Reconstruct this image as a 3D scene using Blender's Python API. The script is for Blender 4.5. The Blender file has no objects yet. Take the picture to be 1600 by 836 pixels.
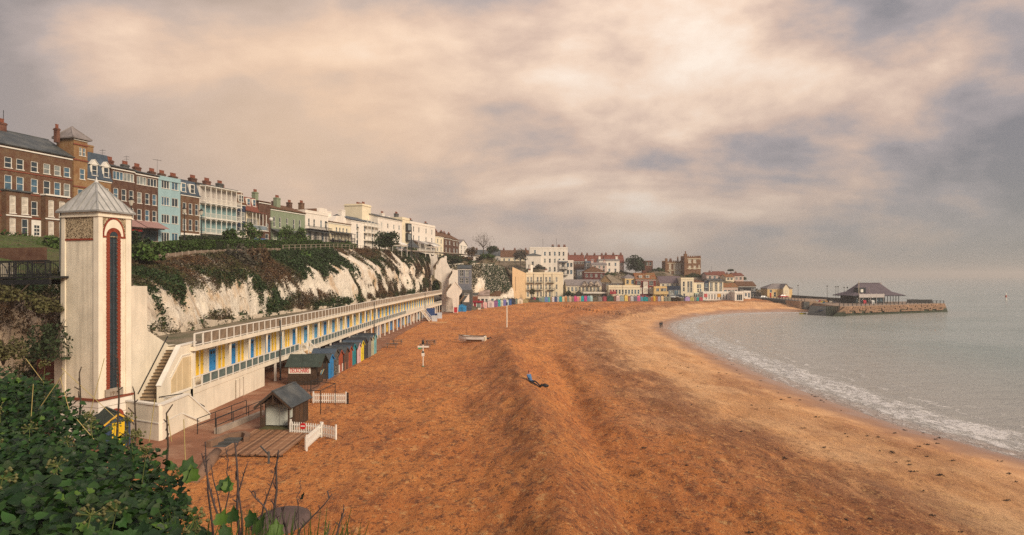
import bpy, math, random
import numpy as np
from mathutils import Vector, Matrix, noise as mnoise
rad = math.radians
R = random.Random(11)
NR = np.random.default_rng(5)
SC = bpy.context.scene
COL = SC.collection

# ------------------------------------------------------------------ camera
CZ, HZ, F = 11.5, 430.0, 1000.0          # eye height, horizon row, focal length in photo pixels
cd = bpy.data.cameras.new('camera')
cam = bpy.data.objects.new('camera', cd)
COL.objects.link(cam)
cam.location = (0, 0, CZ)
cam.rotation_euler = (rad(90), 0, 0)
cd.sensor_width = 36
cd.lens = 36 * F / 1600
cd.shift_y = (HZ - 418) / 1600
cd.clip_start = 0.1
cd.clip_end = 12000
SC.camera = cam
SC.render.engine = "CYCLES"
SC.cycles.use_denoising = False

# ------------------------------------------------------------------ light and sky
SC.view_settings.view_transform = 'Standard'
SC.view_settings.look = 'None'
SC.view_settings.exposure = 0.26
SC.view_settings.gamma = 1.0
SUN_DIR = Vector((0.64, -0.60, 0.46)).normalized()
sd = bpy.data.lights.new('sun', 'SUN')
sd.energy = 3.4
sd.angle = rad(24)
sd.color = (1.0, 0.83, 0.64)
sun = bpy.data.objects.new('sun', sd)
COL.objects.link(sun)
sun.rotation_euler = SUN_DIR.to_track_quat('Z', 'Y').to_euler()
sun.location = (60, -60, 60)

world = bpy.data.worlds.new('World')
SC.world = world
world.use_nodes = True
def build_sky():
 nt = world.node_tree
 N, L = nt.nodes, nt.links
 N.clear()
 out = N.new('ShaderNodeOutputWorld'); bg = N.new('ShaderNodeBackground')
 bg.inputs['Strength'].default_value = 0.1
 L.new(bg.outputs[0], out.inputs[0])
 sky = N.new('ShaderNodeTexSky'); sky.sky_type = 'NISHITA'; sky.sun_disc = False
 sky.sun_elevation = math.asin(SUN_DIR.z)
 sky.sun_rotation = math.atan2(SUN_DIR.x, SUN_DIR.y)
 tc = N.new('ShaderNodeTexCoord')
 sep = N.new('ShaderNodeSeparateXYZ'); L.new(tc.outputs['Generated'], sep.inputs[0])
 def m(op, a, b=None, c=None, clamp=False):
  n = N.new('ShaderNodeMath'); n.operation = op; n.use_clamp = clamp
  for i, v in enumerate((a, b, c)):
   if v is None: continue
   if isinstance(v, (int, float)): n.inputs[i].default_value = v
   else: L.new(v, n.inputs[i])
  return n.outputs[0]
 z = m('MAXIMUM', sep.outputs[2], 0.0)
 zz = m('ADD', z, 0.27)
 u = m('DIVIDE', sep.outputs[0], zz); v = m('DIVIDE', sep.outputs[1], zz)
 cv = N.new('ShaderNodeCombineXYZ'); L.new(u, cv.inputs[0]); L.new(v, cv.inputs[1])
 def noise(vec, scale, detail, rough, dist, off):
  mp = N.new('ShaderNodeMapping'); mp.inputs['Location'].default_value = off
  mp.inputs['Rotation'].default_value = (0, 0, rad(24))
  mp.inputs['Scale'].default_value = (1.0, 1.5, 1.0)
  L.new(vec, mp.inputs[0])
  n = N.new('ShaderNodeTexNoise'); n.inputs['Scale'].default_value = scale
  n.inputs['Detail'].default_value = detail; n.inputs['Roughness'].default_value = rough
  n.inputs['Distortion'].default_value = dist
  L.new(mp.outputs[0], n.inputs['Vector'])
  return n.outputs['Fac']
 n1 = noise(cv.outputs[0], 0.75, 9, 0.50, 0.35, (4.4, 27.1, 0))
 dv = N.new('ShaderNodeVectorMath'); dv.operation = 'MULTIPLY'; L.new(tc.outputs['Generated'], dv.inputs[0]); dv.inputs[1].default_value = (1.0, 1.0, 2.0)
 n2 = noise(dv.outputs[0], 4.6, 9, 0.55, 0.15, (8.4, 30.1, 0))
 def glow(d, power):
  vv = Vector(d).normalized()
  dot = N.new('ShaderNodeVectorMath'); dot.operation = 'DOT_PRODUCT'
  L.new(tc.outputs['Generated'], dot.inputs[0]); dot.inputs[1].default_value = vv
  return m('POWER', m('MAXIMUM', dot.outputs['Value'], 0.0), power)
 g1 = glow((0.20, 1.0, 0.33), 7.0)
 g2 = glow((-0.34, 1.0, 0.17), 24.0)
 cl = m('ADD', m('MULTIPLY', n1, 1.9), m('MULTIPLY', n2, 1.3))
 cl = m('ADD', cl, m('MULTIPLY', g1, 0.52))
 cl = m('ADD', cl, m('MULTIPLY', g2, 0.20))
 cl = m('SUBTRACT', cl, 1.43)
 rp = N.new('ShaderNodeValToRGB'); L.new(cl, rp.inputs[0])
 e = rp.color_ramp.elements
 e[0].position = 0.22; e[0].color = (0.235, 0.222, 0.235, 1)
 e[1].position = 1.0; e[1].color = (0.93, 0.79, 0.665, 1)
 for p, c in ((0.42, (0.37, 0.325, 0.325, 1)), (0.60, (0.61, 0.45, 0.365, 1)), (0.78, (0.82, 0.62, 0.48, 1))):
  k = e.new(p); k.color = c
 warm = N.new('ShaderNodeMixRGB'); warm.blend_type = 'MIX'
 L.new(m('MULTIPLY', g2, 0.66), warm.inputs[0]); L.new(rp.outputs[0], warm.inputs[1])
 warm.inputs[2].default_value = (0.90, 0.61, 0.38, 1)
 # grey sea mist low over the horizon
 hz = m('POWER', m('SUBTRACT', 1.0, m('MULTIPLY', z, 5.0, clamp=True)), 1.6)
 mist = N.new('ShaderNodeMixRGB'); L.new(m('MULTIPLY', hz, 0.95), mist.inputs[0])
 L.new(warm.outputs[0], mist.inputs[1])
 side = m('MULTIPLY_ADD', sep.outputs[0], 0.9, 0.35, clamp=True)
 mc = N.new('ShaderNodeMixRGB'); L.new(side, mc.inputs[0])
 mc.inputs[1].default_value = (0.50, 0.385, 0.345, 1); mc.inputs[2].default_value = (0.262, 0.268, 0.245, 1)
 L.new(mc.outputs[0], mist.inputs[2])
 # even overcast brightening overhead
 up = m('MULTIPLY_ADD', m('MULTIPLY', z, z), 1.3, 1.0)
 sc = N.new('ShaderNodeVectorMath'); sc.operation = 'SCALE'
 L.new(mist.outputs[0], sc.inputs[0]); L.new(m('MULTIPLY', up, 8.5), sc.inputs['Scale'])
 mx = N.new('ShaderNodeMixRGB'); mx.inputs[0].default_value = 0.95
 L.new(sky.outputs[0], mx.inputs[1]); L.new(sc.outputs[0], mx.inputs[2])
 L.new(mx.outputs[0], bg.inputs[0])
build_sky()

# ------------------------------------------------------------------ materials
MATS = {}
def mat(name, col, rough=0.85, var=0.16, scale=1.2, bump=0.25, bscale=14.0, metal=0.0, streak=0.0, spec=0.3, island=0.0,
  col2=None, spread=(0.42, 0.62), c2scale=None, vstretch=1.0, spots=0.0, spot_col=(0.05, 0.04, 0.03), grime=0.0):
 """Painted / mineral surface: two noise scales of colour, vertical streaks, fine relief."""
 if name in MATS: return MATS[name]
 M = bpy.data.materials.new(name); M.use_nodes = True
 nt = M.node_tree; N, L = nt.nodes, nt.links
 b = N['Principled BSDF']
 b.inputs['Roughness'].default_value = rough; b.inputs['Metallic'].default_value = metal
 b.inputs['Specular IOR Level'].default_value = spec
 tc = N.new('ShaderNodeTexCoord'); vec = tc.outputs['Object']
 if vstretch != 1.0:
  mp0 = N.new('ShaderNodeMapping'); mp0.inputs['Scale'].default_value = (1, 1, vstretch)
  L.new(vec, mp0.inputs[0]); vec = mp0.outputs[0]
 def nz(s, d=6, r=0.6, v=vec):
  n = N.new('ShaderNodeTexNoise'); n.inputs['Scale'].default_value = s
  n.inputs['Detail'].default_value = d; n.inputs['Roughness'].default_value = r
  L.new(v, n.inputs['Vector']); return n.outputs['Fac']
 def rgbmix(f, a, c, bl='MIX'):
  x = N.new('ShaderNodeMixRGB'); x.blend_type = bl
  for i, q in enumerate((f, a, c)):
   if isinstance(q, (int, float)): x.inputs[i].default_value = q
   elif isinstance(q, tuple): x.inputs[i].default_value = (*q[:3], 1)
   else: L.new(q, x.inputs[i])
  return x.outputs[0]
 def ramp(f, a, c):
  r = N.new('ShaderNodeMapRange'); r.clamp = True
  L.new(f, r.inputs[0]); r.inputs[1].default_value = a; r.inputs[2].default_value = c
  return r.outputs[0]
 lo = tuple(c * (1 - var) for c in col); hi = tuple(min(1, c * (1 + var)) for c in col)
 c = rgbmix(ramp(nz(scale), 0.3, 0.7), lo, hi)
 if col2 is not None:
  c = rgbmix(ramp(nz(c2scale or scale * 0.6, 8, 0.65), *spread), c, col2)
 if streak:
  mp = N.new('ShaderNodeMapping'); mp.inputs['Scale'].default_value = (2.2, 2.2, 0.16)
  L.new(tc.outputs['Object'], mp.inputs[0])
  s = ramp(nz(1.0, 8, 0.7, mp.outputs[0]), 0.48, 0.75)
  mm = N.new('ShaderNodeMath'); mm.operation = 'MULTIPLY'; L.new(s, mm.inputs[0]); mm.inputs[1].default_value = streak
  c = rgbmix(mm.outputs[0], c, tuple(x * 0.45 for x in col))
 if spots:
  s = ramp(nz(bscale * 0.55, 4, 0.7), 0.62, 0.70)
  mm = N.new('ShaderNodeMath'); mm.operation = 'MULTIPLY'; L.new(s, mm.inputs[0]); mm.inputs[1].default_value = spots
  c = rgbmix(mm.outputs[0], c, spot_col)
 if island:
  g = N.new('ShaderNodeNewGeometry')
  h = N.new('ShaderNodeHueSaturation'); L.new(c, h.inputs['Color'])
  mr = N.new('ShaderNodeMapRange'); L.new(g.outputs['Random Per Island'], mr.inputs[0])
  mr.inputs[3].default_value = 1 - island; mr.inputs[4].default_value = 1 + island
  L.new(mr.outputs[0], h.inputs['Value'])
  mr2 = N.new('ShaderNodeMapRange'); L.new(g.outputs['Random Per Island'], mr2.inputs[0])
  mr2.inputs[3].default_value = 0.5 - island * 0.05; mr2.inputs[4].default_value = 0.5 + island * 0.04
  L.new(mr2.outputs[0], h.inputs['Hue'])
  c = h.outputs[0]
 L.new(c, b.inputs['Base Color'])
 if bump:
  bp = N.new('ShaderNodeBump'); bp.inputs['Strength'].default_value = bump; bp.inputs['Distance'].default_value = 0.06
  L.new(nz(bscale, 8, 0.7), bp.inputs['Height']); L.new(bp.outputs[0], b.inputs['Normal'])
 MATS[name] = M
 return M

def brick_mat(name, c1, c2, mortar, bw=0.30, rh=0.10, patch=None):
 if name in MATS: return MATS[name]
 M = mat(name, c1, 0.9)
 nt = M.node_tree; N, L = nt.nodes, nt.links
 b = N['Principled BSDF']
 tc = N.new('ShaderNodeTexCoord'); sp = N.new('ShaderNodeSeparateXYZ'); L.new(tc.outputs['Object'], sp.inputs[0])
 ad = N.new('ShaderNodeMath'); L.new(sp.outputs[0], ad.inputs[0]); L.new(sp.outputs[1], ad.inputs[1])
 cb = N.new('ShaderNodeCombineXYZ'); L.new(ad.outputs[0], cb.inputs[0]); L.new(sp.outputs[2], cb.inputs[1])
 br = N.new('ShaderNodeTexBrick'); L.new(cb.outputs[0], br.inputs['Vector'])
 br.inputs['Scale'].default_value = 1.0; br.inputs['Brick Width'].default_value = bw; br.inputs['Row Height'].default_value = rh
 br.inputs['Mortar Size'].default_value = 0.012
 br.inputs['Color1'].default_value = (*c1, 1); br.inputs['Color2'].default_value = (*c2, 1); br.inputs['Mortar'].default_value = (*mortar, 1)
 n = N.new('ShaderNodeTexNoise'); n.inputs['Scale'].default_value = 0.8; n.inputs['Detail'].default_value = 9; n.inputs['Roughness'].default_value = 0.7
 L.new(tc.outputs['Object'], n.inputs['Vector'])
 mr = N.new('ShaderNodeMapRange'); L.new(n.outputs['Fac'], mr.inputs[0]); mr.inputs[1].default_value = 0.40; mr.inputs[2].default_value = 0.66
 mx = N.new('ShaderNodeMixRGB'); L.new(mr.outputs[0], mx.inputs[0]); L.new(br.outputs['Color'], mx.inputs[1])
 mx.inputs[2].default_value = (*(patch or tuple(x * 0.55 for x in c1)), 1)
 L.new(mx.outputs[0], b.inputs['Base Color'])
 return M

def glass_mat(name, col, rough=0.06):
 M = mat(name, col, rough, var=0.5, scale=0.9, bump=0.0, spec=0.6)
 return M

# palette
WHITE = mat('white_paint', (0.74, 0.70, 0.62), 0.6, 0.08, streak=0.25)
CREAM = mat('cream_paint', (0.78, 0.70, 0.56), 0.7, 0.10, 0.7, streak=0.35, spots=0.25, spot_col=(0.35, 0.27, 0.18))
CREAMD = mat('cream_render', (0.78, 0.70, 0.55), 0.8, 0.14, 0.6, bump=0.5, bscale=22, streak=0.65, spots=0.5, spot_col=(0.30, 0.22, 0.13))
PALEW = mat('pale_render', (0.76, 0.69, 0.60), 0.75, 0.08, 0.5, streak=0.4)
CREAMH = mat('warm_cream_render', (0.77, 0.67, 0.48), 0.75, 0.08, 0.5, streak=0.35)
YELLH = mat('yellow_render', (0.66, 0.47, 0.22), 0.75, 0.08, 0.5, streak=0.3)
GREENH = mat('sage_render', (0.22, 0.26, 0.17), 0.75, 0.10, 0.5, streak=0.35)
BLUEH = mat('pale_blue_render', (0.30, 0.44, 0.46), 0.7, 0.07, 0.5, streak=0.3)
NAVYH = mat('navy_render', (0.022, 0.035, 0.065), 0.7, 0.15, 0.5)
PINKH = mat('pinkish_render', (0.58, 0.43, 0.37), 0.75, 0.10, 0.5, streak=0.3)
BLACKW = mat('black_boarding', (0.020, 0.022, 0.026), 0.7, 0.25, 0.8)
BRICK = brick_mat('mottled_brick', (0.10, 0.050, 0.027), (0.155, 0.086, 0.040), (0.22, 0.17, 0.11), patch=(0.10, 0.035, 0.020))
BRICKB = brick_mat('brown_brick', (0.085, 0.038, 0.022), (0.125, 0.058, 0.032), (0.16, 0.11, 0.08), patch=(0.065, 0.025, 0.016))
BRICKR = brick_mat('red_brick', (0.14, 0.045, 0.027), (0.18, 0.062, 0.036), (0.25, 0.16, 0.11))
BRICKY = brick_mat('yellow_brick', (0.24, 0.13, 0.045), (0.31, 0.18, 0.07), (0.30, 0.22, 0.14), patch=(0.20, 0.09, 0.035))
REDBR = mat('red_arch_brick', (0.23, 0.042, 0.020), 0.85, 0.25, 3, island=0.22)
REDBAND = mat('dark_red_brick', (0.20, 0.055, 0.03), 0.85, 0.2, 3)
SLATE = mat('grey_slate', (0.046, 0.056, 0.062), 0.55, 0.28, 0.9, bump=0.5, bscale=7, col2=(0.10, 0.105, 0.10))
SLATEB = mat('blue_slate', (0.055, 0.078, 0.105), 0.5, 0.25, 0.9, bump=0.5, bscale=7)
SLATEL = mat('weathered_slate', (0.22, 0.19, 0.18), 0.7, 0.25, 0.8, bump=0.5, bscale=7)
SLATEP = mat('purple_slate', (0.13, 0.095, 0.105), 0.65, 0.18, 0.8, bump=0.5, bscale=7)
TILE = mat('orange_tile', (0.25, 0.085, 0.032), 0.85, 0.3, 1.2, bump=0.6, bscale=8, col2=(0.20, 0.13, 0.05))
TILEB = mat('brown_tile', (0.13, 0.062, 0.030), 0.85, 0.3, 1.2, bump=0.6, bscale=8)
TILER = mat('red_tile', (0.18, 0.058, 0.038), 0.85, 0.25, 1.2, bump=0.6, bscale=8)
LEADR = mat('lead_sheet', (0.47, 0.46, 0.43), 0.55, 0.22, 1.4, bump=0.3, streak=0.5, metal=0.15)
POT = mat('clay_pot', (0.21, 0.065, 0.035), 0.85, 0.25, 3)
GLASS = glass_mat('dark_glass', (0.030, 0.042, 0.050))
GLASSL = glass_mat('curtained_glass', (0.20, 0.22, 0.21), 0.25)
GLASSC = glass_mat('blind_glass', (0.52, 0.46, 0.38), 0.5)
GLASSB = glass_mat('blue_glass', (0.06, 0.12, 0.17), 0.08)
DARK = mat('dark_iron', (0.016, 0.017, 0.018), 0.5, 0.3, 3)
DKWOOD = mat('dark_stained_wood', (0.060, 0.036, 0.022), 0.8, 0.3, 2.5, bump=0.5, bscale=12)
DECKW = mat('deck_wood', (0.27, 0.135, 0.070), 0.85, 0.35, 1.6, bump=0.5, bscale=12, island=0.25)
CONC = mat('concrete', (0.33, 0.27, 0.215), 0.9, 0.22, 0.9, bump=0.5, bscale=12, streak=0.4)
CONCD = mat('dark_concrete', (0.085, 0.085, 0.080), 0.9, 0.3, 0.8, bump=0.6, bscale=8)
TARMAC = mat('tarmac', (0.075, 0.065, 0.058), 0.9, 0.2, 0.5)
def paint(name, col, **k): return mat(name + '_paint', col, 0.6, 0.12, 1.4, streak=0.22, **k)

# ------------------------------------------------------------------ mesh building
class MB:
 def __init__(s): s.v, s.f, s.m = [], [], []
 def add(s, vs, fs, mi=0):
  o = len(s.v); s.v.extend(tuple(p) for p in vs)
  for f in fs: s.f.append([i + o for i in f]); s.m.append(mi)
  return s
 def box(s, x0, x1, y0, y1, z0, z1, mi=0):
  vs = [(x0,y0,z0),(x1,y0,z0),(x1,y1,z0),(x0,y1,z0),(x0,y0,z1),(x1,y0,z1),(x1,y1,z1),(x0,y1,z1)]
  return s.add(vs, [(3,2,1,0),(4,5,6,7),(0,1,5,4),(1,2,6,5),(2,3,7,6),(3,0,4,7)], mi)
 def hexa(s, lo, hi, mi=0):
  n = len(lo)
  return s.add(list(lo) + list(hi), [tuple(range(n - 1, -1, -1)), tuple(range(n, 2 * n))] +
      [(i, (i + 1) % n, (i + 1) % n + n, i + n) for i in range(n)], mi)
 def prism(s, poly, y0, y1, mi=0):           # polygon in (x, z), pushed along y
  return s.hexa([(x, y0, z) for x, z in poly], [(x, y1, z) for x, z in poly], mi)
 def prismx(s, poly, x0, x1, mi=0):          # polygon in (y, z), pushed along x
  return s.hexa([(x0, y, z) for y, z in poly], [(x1, y, z) for y, z in poly], mi)
 def bar(s, a, b, w, h=None, mi=0):
  a, b = Vector(a), Vector(b); d = (b - a); h = h or w
  if d.length < 1e-6: return s
  d.normalize()
  up = Vector((0, 0, 1)) if abs(d.z) < 0.95 else Vector((0, 1, 0))
  sx = d.cross(up).normalized() * (w / 2); sy = sx.cross(d).normalized() * (h / 2)
  q = [-sx - sy, sx - sy, sx + sy, -sx + sy]
  return s.hexa([a + i for i in q], [b + i for i in q], mi)
 def tube(s, pts, rads, n=6, mi=0):
  pts = [Vector(p) for p in pts]
  if not hasattr(rads, '__len__'): rads = [rads] * len(pts)
  vs, fs = [], []
  for i, p in enumerate(pts):
   d = (pts[min(i + 1, len(pts) - 1)] - pts[max(i - 1, 0)])
   d = d.normalized() if d.length > 1e-9 else Vector((0, 0, 1))
   up = Vector((0, 0, 1)) if abs(d.z) < 0.9 else Vector((1, 0, 0))
   a = d.cross(up).normalized(); b = d.cross(a)
   for k in range(n):
    t = 2 * math.pi * k / n
    vs.append(p + (a * math.cos(t) + b * math.sin(t)) * rads[i])
  for i in range(len(pts) - 1):
   for k in range(n):
    fs.append((i*n+k, i*n+(k+1)%n, (i+1)*n+(k+1)%n, (i+1)*n+k))
  fs.append(tuple(range(n - 1, -1, -1))); fs.append(tuple((len(pts)-1)*n + k for k in range(n)))
  return s.add(vs, fs, mi)
 def lathe(s, cx, cy, prof, n=10, mi=0):
  vs, fs = [], []
  for r, z in prof:
   for k in range(n):
    t = 2 * math.pi * k / n
    vs.append((cx + r * math.cos(t), cy + r * math.sin(t), z))
  for i in range(len(prof) - 1):
   for k in range(n): fs.append((i*n+k, i*n+(k+1)%n, (i+1)*n+(k+1)%n, (i+1)*n+k))
  fs.append(tuple(range(n - 1, -1, -1))); fs.append(tuple((len(prof)-1)*n + k for k in range(n)))
  return s.add(vs, fs, mi)
 def slab(s, quad, t, mi=0):                 # a quad given thickness t upwards along its normal
  q = [Vector(p) for p in quad]
  n = (q[1] - q[0]).cross(q[-1] - q[0]).normalized()
  if n.z < 0: n = -n
  return s.hexa(q, [p + n * t for p in q], mi)
 def mesh(s, name, mats, smooth=False):
  me = bpy.data.meshes.new(name)
  me.from_pydata(s.v, [], s.f)
  for m in (mats if isinstance(mats, (list, tuple)) else [mats]): me.materials.append(m)
  if any(s.m): me.polygons.foreach_set('material_index', s.m)
  if smooth: me.polygons.foreach_set('use_smooth', [True] * len(s.f))
  me.update()
  return me
 def build(s, name, mats, parent=None, loc=None, rz=0.0, smooth=False):
  return link(name, s.mesh(name, mats, smooth), parent, loc, rz)

def link(name, me, parent=None, loc=None, rz=0.0, scale=None):
 o = bpy.data.objects.new(name, me); COL.objects.link(o)
 if parent is not None: o.parent = parent
 if loc is not None: o.location = loc
 if rz: o.rotation_euler = (0, 0, rz)
 if scale is not None: o.scale = scale
 return o
def tag(o, label=None, cat=None, group=None, kind=None):
 if label: o['label'] = label
 if cat: o['category'] = cat
 if group: o['group'] = group
 if kind: o['kind'] = kind
 return o
def thing(name, label, cat, loc=(0, 0, 0), rz=0.0, group=None):
 o = bpy.data.objects.new(name, None); COL.objects.link(o)
 o.location = loc; o.rotation_euler = (0, 0, rz); o.empty_display_size = 0.2
 return tag(o, label, cat, group)
def kids(o): return [c for c in COL.objects if c.parent is o]
def npmesh(name, V, Fq, mats, smooth=False):
 """Fast mesh from arrays: V (n,3), Fq (m,k)."""
 me = bpy.data.meshes.new(name)
 V = np.asarray(V, np.float32); Fq = np.asarray(Fq, np.int32); k = Fq.shape[1]
 me.vertices.add(len(V)); me.vertices.foreach_set('co', V.ravel())
 me.loops.add(Fq.size); me.loops.foreach_set('vertex_index', Fq.ravel())
 me.polygons.add(len(Fq)); me.polygons.foreach_set('loop_start', np.arange(0, Fq.size, k, dtype=np.int32))
 me.polygons.foreach_set('loop_total', np.full(len(Fq), k, np.int32))
 for m in (mats if isinstance(mats, (list, tuple)) else [mats]): me.materials.append(m)
 if smooth: me.polygons.foreach_set('use_smooth', np.ones(len(Fq), bool))
 me.update(calc_edges=True); me.validate()
 return me

def leaf_cards(C, size, up=0.35, aspect=0.55, rng=NR):
 """Rhombic leaf faces, slightly folded, random direction, round the centres C."""
 C = np.asarray(C); n = len(C)
 size = np.broadcast_to(np.asarray(size, float), (n,)) * rng.uniform(0.6, 1.3, n)
 d = rng.normal(size=(n, 3)); d[:, 2] += up; d /= np.linalg.norm(d, axis=1)[:, None] + 1e-9
 r = rng.normal(size=(n, 3)); a = np.cross(d, r); a /= np.linalg.norm(a, axis=1)[:, None] + 1e-9
 b = np.cross(d, a)
 s = size[:, None]
 V = np.stack([C - a * s, C - b * s * aspect + d * s * 0.2, C + a * s, C + b * s * aspect + d * s * 0.2], 1).reshape(-1, 3)
 return V, np.arange(4 * n).reshape(n, 4)

def grid_faces(nu, nv):
 i = np.arange(nu - 1)[:, None] * nv + np.arange(nv - 1)[None, :]
 i = i.ravel()
 return np.stack([i, i + nv, i + nv + 1, i + 1], 1)
def fbm(X, Y, Z=0.0, oct=4):
 X, Y = np.broadcast_arrays(np.asarray(X, float), np.asarray(Y, float)); Z = np.broadcast_to(Z, X.shape)
 out = np.empty(X.size)
 xf, yf, zf = X.ravel(), Y.ravel(), np.asarray(Z, float).ravel()
 for i in range(X.size): out[i] = mnoise.fractal((xf[i], yf[i], zf[i]), 1.0, 2.0, oct)
 return out.reshape(X.shape)
def vnoise(X, Y, seed=0):
 """Smooth value noise on arrays (fast)."""
 rng = np.random.default_rng(seed); T = rng.uniform(-1, 1, (64, 64))
 X = np.asarray(X, float); Y = np.asarray(Y, float)
 xi = np.floor(X).astype(int); yi = np.floor(Y).astype(int); fx = X - xi; fy = Y - yi
 fx = fx * fx * (3 - 2 * fx); fy = fy * fy * (3 - 2 * fy)
 g = lambda a, b: T[a % 64, b % 64]
 return (g(xi, yi) * (1 - fx) + g(xi + 1, yi) * fx) * (1 - fy) + (g(xi, yi + 1) * (1 - fx) + g(xi + 1, yi + 1) * fx) * fy
def pt(px, y, d): return Vector(((px - 800) / F * d, d, CZ - (y - HZ) / F * d))
def zat(y, d): return CZ - (y - HZ) / F * d
# ------------------------------------------------------------------ terrain
SEA = -3.0
WL = np.array([(60,-60),(50,0),(44,22),(41.5,40),(40.3,50.3),(39,55.8),(37.2,61.7),(36.6,74.4),(36.2,90.6),(36.8,105),(37.8,126),(39.7,152.6),
      (42.4,174.7),(48,193),(57.6,213),(69,230),(86,246),(101,252),(123,254),(135,262)], float)
BK = np.array([(-16,-20,.0),(-17,30,.0),(-18.2,48,0),(-19.6,75,-.1),(-20.0,97,-.3),(-22,124,-.6),(-22.6,160,-.7),(-21,205,-.9),(-14,222,-.75),
      (-6,245,-.6),(0,255,-.36),(8,265,.2),(40,267,.5),(85,267,.55),(98,276,.7),(112,300,.9),(140,312,1.0)], float)
def seg_dist(X, Y, P):
 """Distance to a polyline P (n,2) and fractional index of the nearest point."""
 best = np.full(np.shape(X), 1e9); ib = np.zeros(np.shape(X))
 for i in range(len(P) - 1):
  a, b = P[i, :2], P[i + 1, :2]; d = b - a
  t = np.clip(((X - a[0]) * d[0] + (Y - a[1]) * d[1]) / (d @ d), 0, 1)
  q = np.hypot(X - a[0] - t * d[0], Y - a[1] - t * d[1])
  m = q < best; best = np.where(m, q, best); ib = np.where(m, i + t, ib)
 return best, ib
def inside(X, Y, P):
 c = np.zeros(np.shape(X), bool); n = len(P)
 for i in range(n):
  x0, y0 = P[i, :2]; x1, y1 = P[i - 1, :2]
  if y0 == y1: continue
  c ^= ((y0 > Y) != (y1 > Y)) & (X < (x1 - x0) * (Y - y0) / (y1 - y0) + x0)
 return c
SANDPOLY = np.vstack([WL, BK[::-1, :2]])
WLIN = np.vstack([[(400, -60)], WL, [(400, 262)]])
def sand(X, Y):
 X = np.asarray(X, float); Y = np.asarray(Y, float)
 dw, _ = seg_dist(X, Y, WL); db, ib = seg_dist(X, Y, BK)
 zb = np.interp(ib, np.arange(len(BK)), BK[:, 2])
 ins = inside(X, Y, SANDPOLY); wet = inside(X, Y, WLIN)
 t = np.where(ins, dw / (dw + db + 1e-6), 1.0)
 z = SEA + (zb - SEA) * (1 - (1 - t) ** 1.7)
 mid = np.where(ins, np.clip(4 * t * (1 - t), 0, 1), 0)
 # graded shingle ridges running up the beach
 c1 = 0.5 + 1.6 * np.sin(Y * 0.035 + 0.6)
 r1 = np.exp(-np.abs((X - c1) / 3.0) ** 1.5) * np.clip((150 - Y) / 60, 0, 1)
 r2 = np.exp(-((X - 5.6 - Y * 0.012) / 1.5) ** 2) * np.clip((125 - Y) / 40, 0, 1)
 r3 = np.exp(-((X - 13 - Y * 0.05) / 4.5) ** 2)
 r4 = np.exp(-((X + 9.5) / 3.2) ** 2 - ((Y - 100) / 14) ** 2)
 r5 = np.exp(-(((X + 2.5) / 5.0) ** 2 + ((Y - 103) / 12) ** 2))
 z = z + mid * (1.75 * r1 - 0.95 * r2 + 0.35 * r3 - 0.35 * r4 + 1.0 * r5)
 zz = np.exp(-((Y - 236 - 10 * np.sin(X * 0.05)) / 6) ** 2) * np.clip((X - 5) / 12, 0, 1) * np.clip((66 - X) / 20, 0, 1)
 z = z + 0.4 * zz * mid
 fur = np.clip((X + 9) / 3, 0, 1) * np.clip((2.5 - X) / 2.5, 0, 1) * np.clip((85 - Y) / 30, 0, 1)
 z = z + mid * fur * 0.16 * vnoise(X * 1.5 - Y * 0.42, Y * 0.10, 11)
 z = z + mid * (0.20 * vnoise(X * 0.45, Y * 0.16, 3) + 0.15 * vnoise(X * 1.1 + Y * .25, Y * 0.45, 4) + 0.09 * vnoise(X * 2.0, Y * 1.1, 6))
 z = np.where((X > 122) & (Y > 238), -5.0, z)
 z = np.where(wet, SEA - 0.05 - 0.07 * np.minimum(dw, 40), z)
 return z
def sand1(x, y): return float(sand(np.array([x]), np.array([y]))[0])
def on_sand(px, y):
 """Where the line of sight through a photo pixel meets the beach."""
 D = np.arange(20, 330, 0.25); X = (px - 800) / F * D; Z = CZ - (y - HZ) / F * D
 k = np.argmax(sand(X, D) >= Z)
 return Vector((X[k], D[k], float(sand(X[k:k+1], D[k:k+1])[0])))

def build_beach():
 Ys = 8 + (np.exp(np.linspace(0, 1, 520) * 3.3) - 1) / (math.exp(3.3) - 1) * 312
 Xs = np.concatenate([np.linspace(-34, 45, 300), np.linspace(45.6, 175, 130)])
 gx, gy = np.meshgrid(Xs, Ys, indexing='ij')
 z = sand(gx, gy)
 me = npmesh('beach', np.stack([gx, gy, z], -1).reshape(-1, 3), grid_faces(len(Xs), len(Ys)), beach_mat(), True)
 dw, _ = seg_dist(gx, gy, WL)
 at = me.attributes.new('shore', 'FLOAT', 'POINT'); at.data.foreach_set('value', np.clip(dw, 0, 90).ravel().astype(np.float32))
 tag(link('beach', me), 'orange sand and shingle beach curving round the bay', kind='structure')

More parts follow.
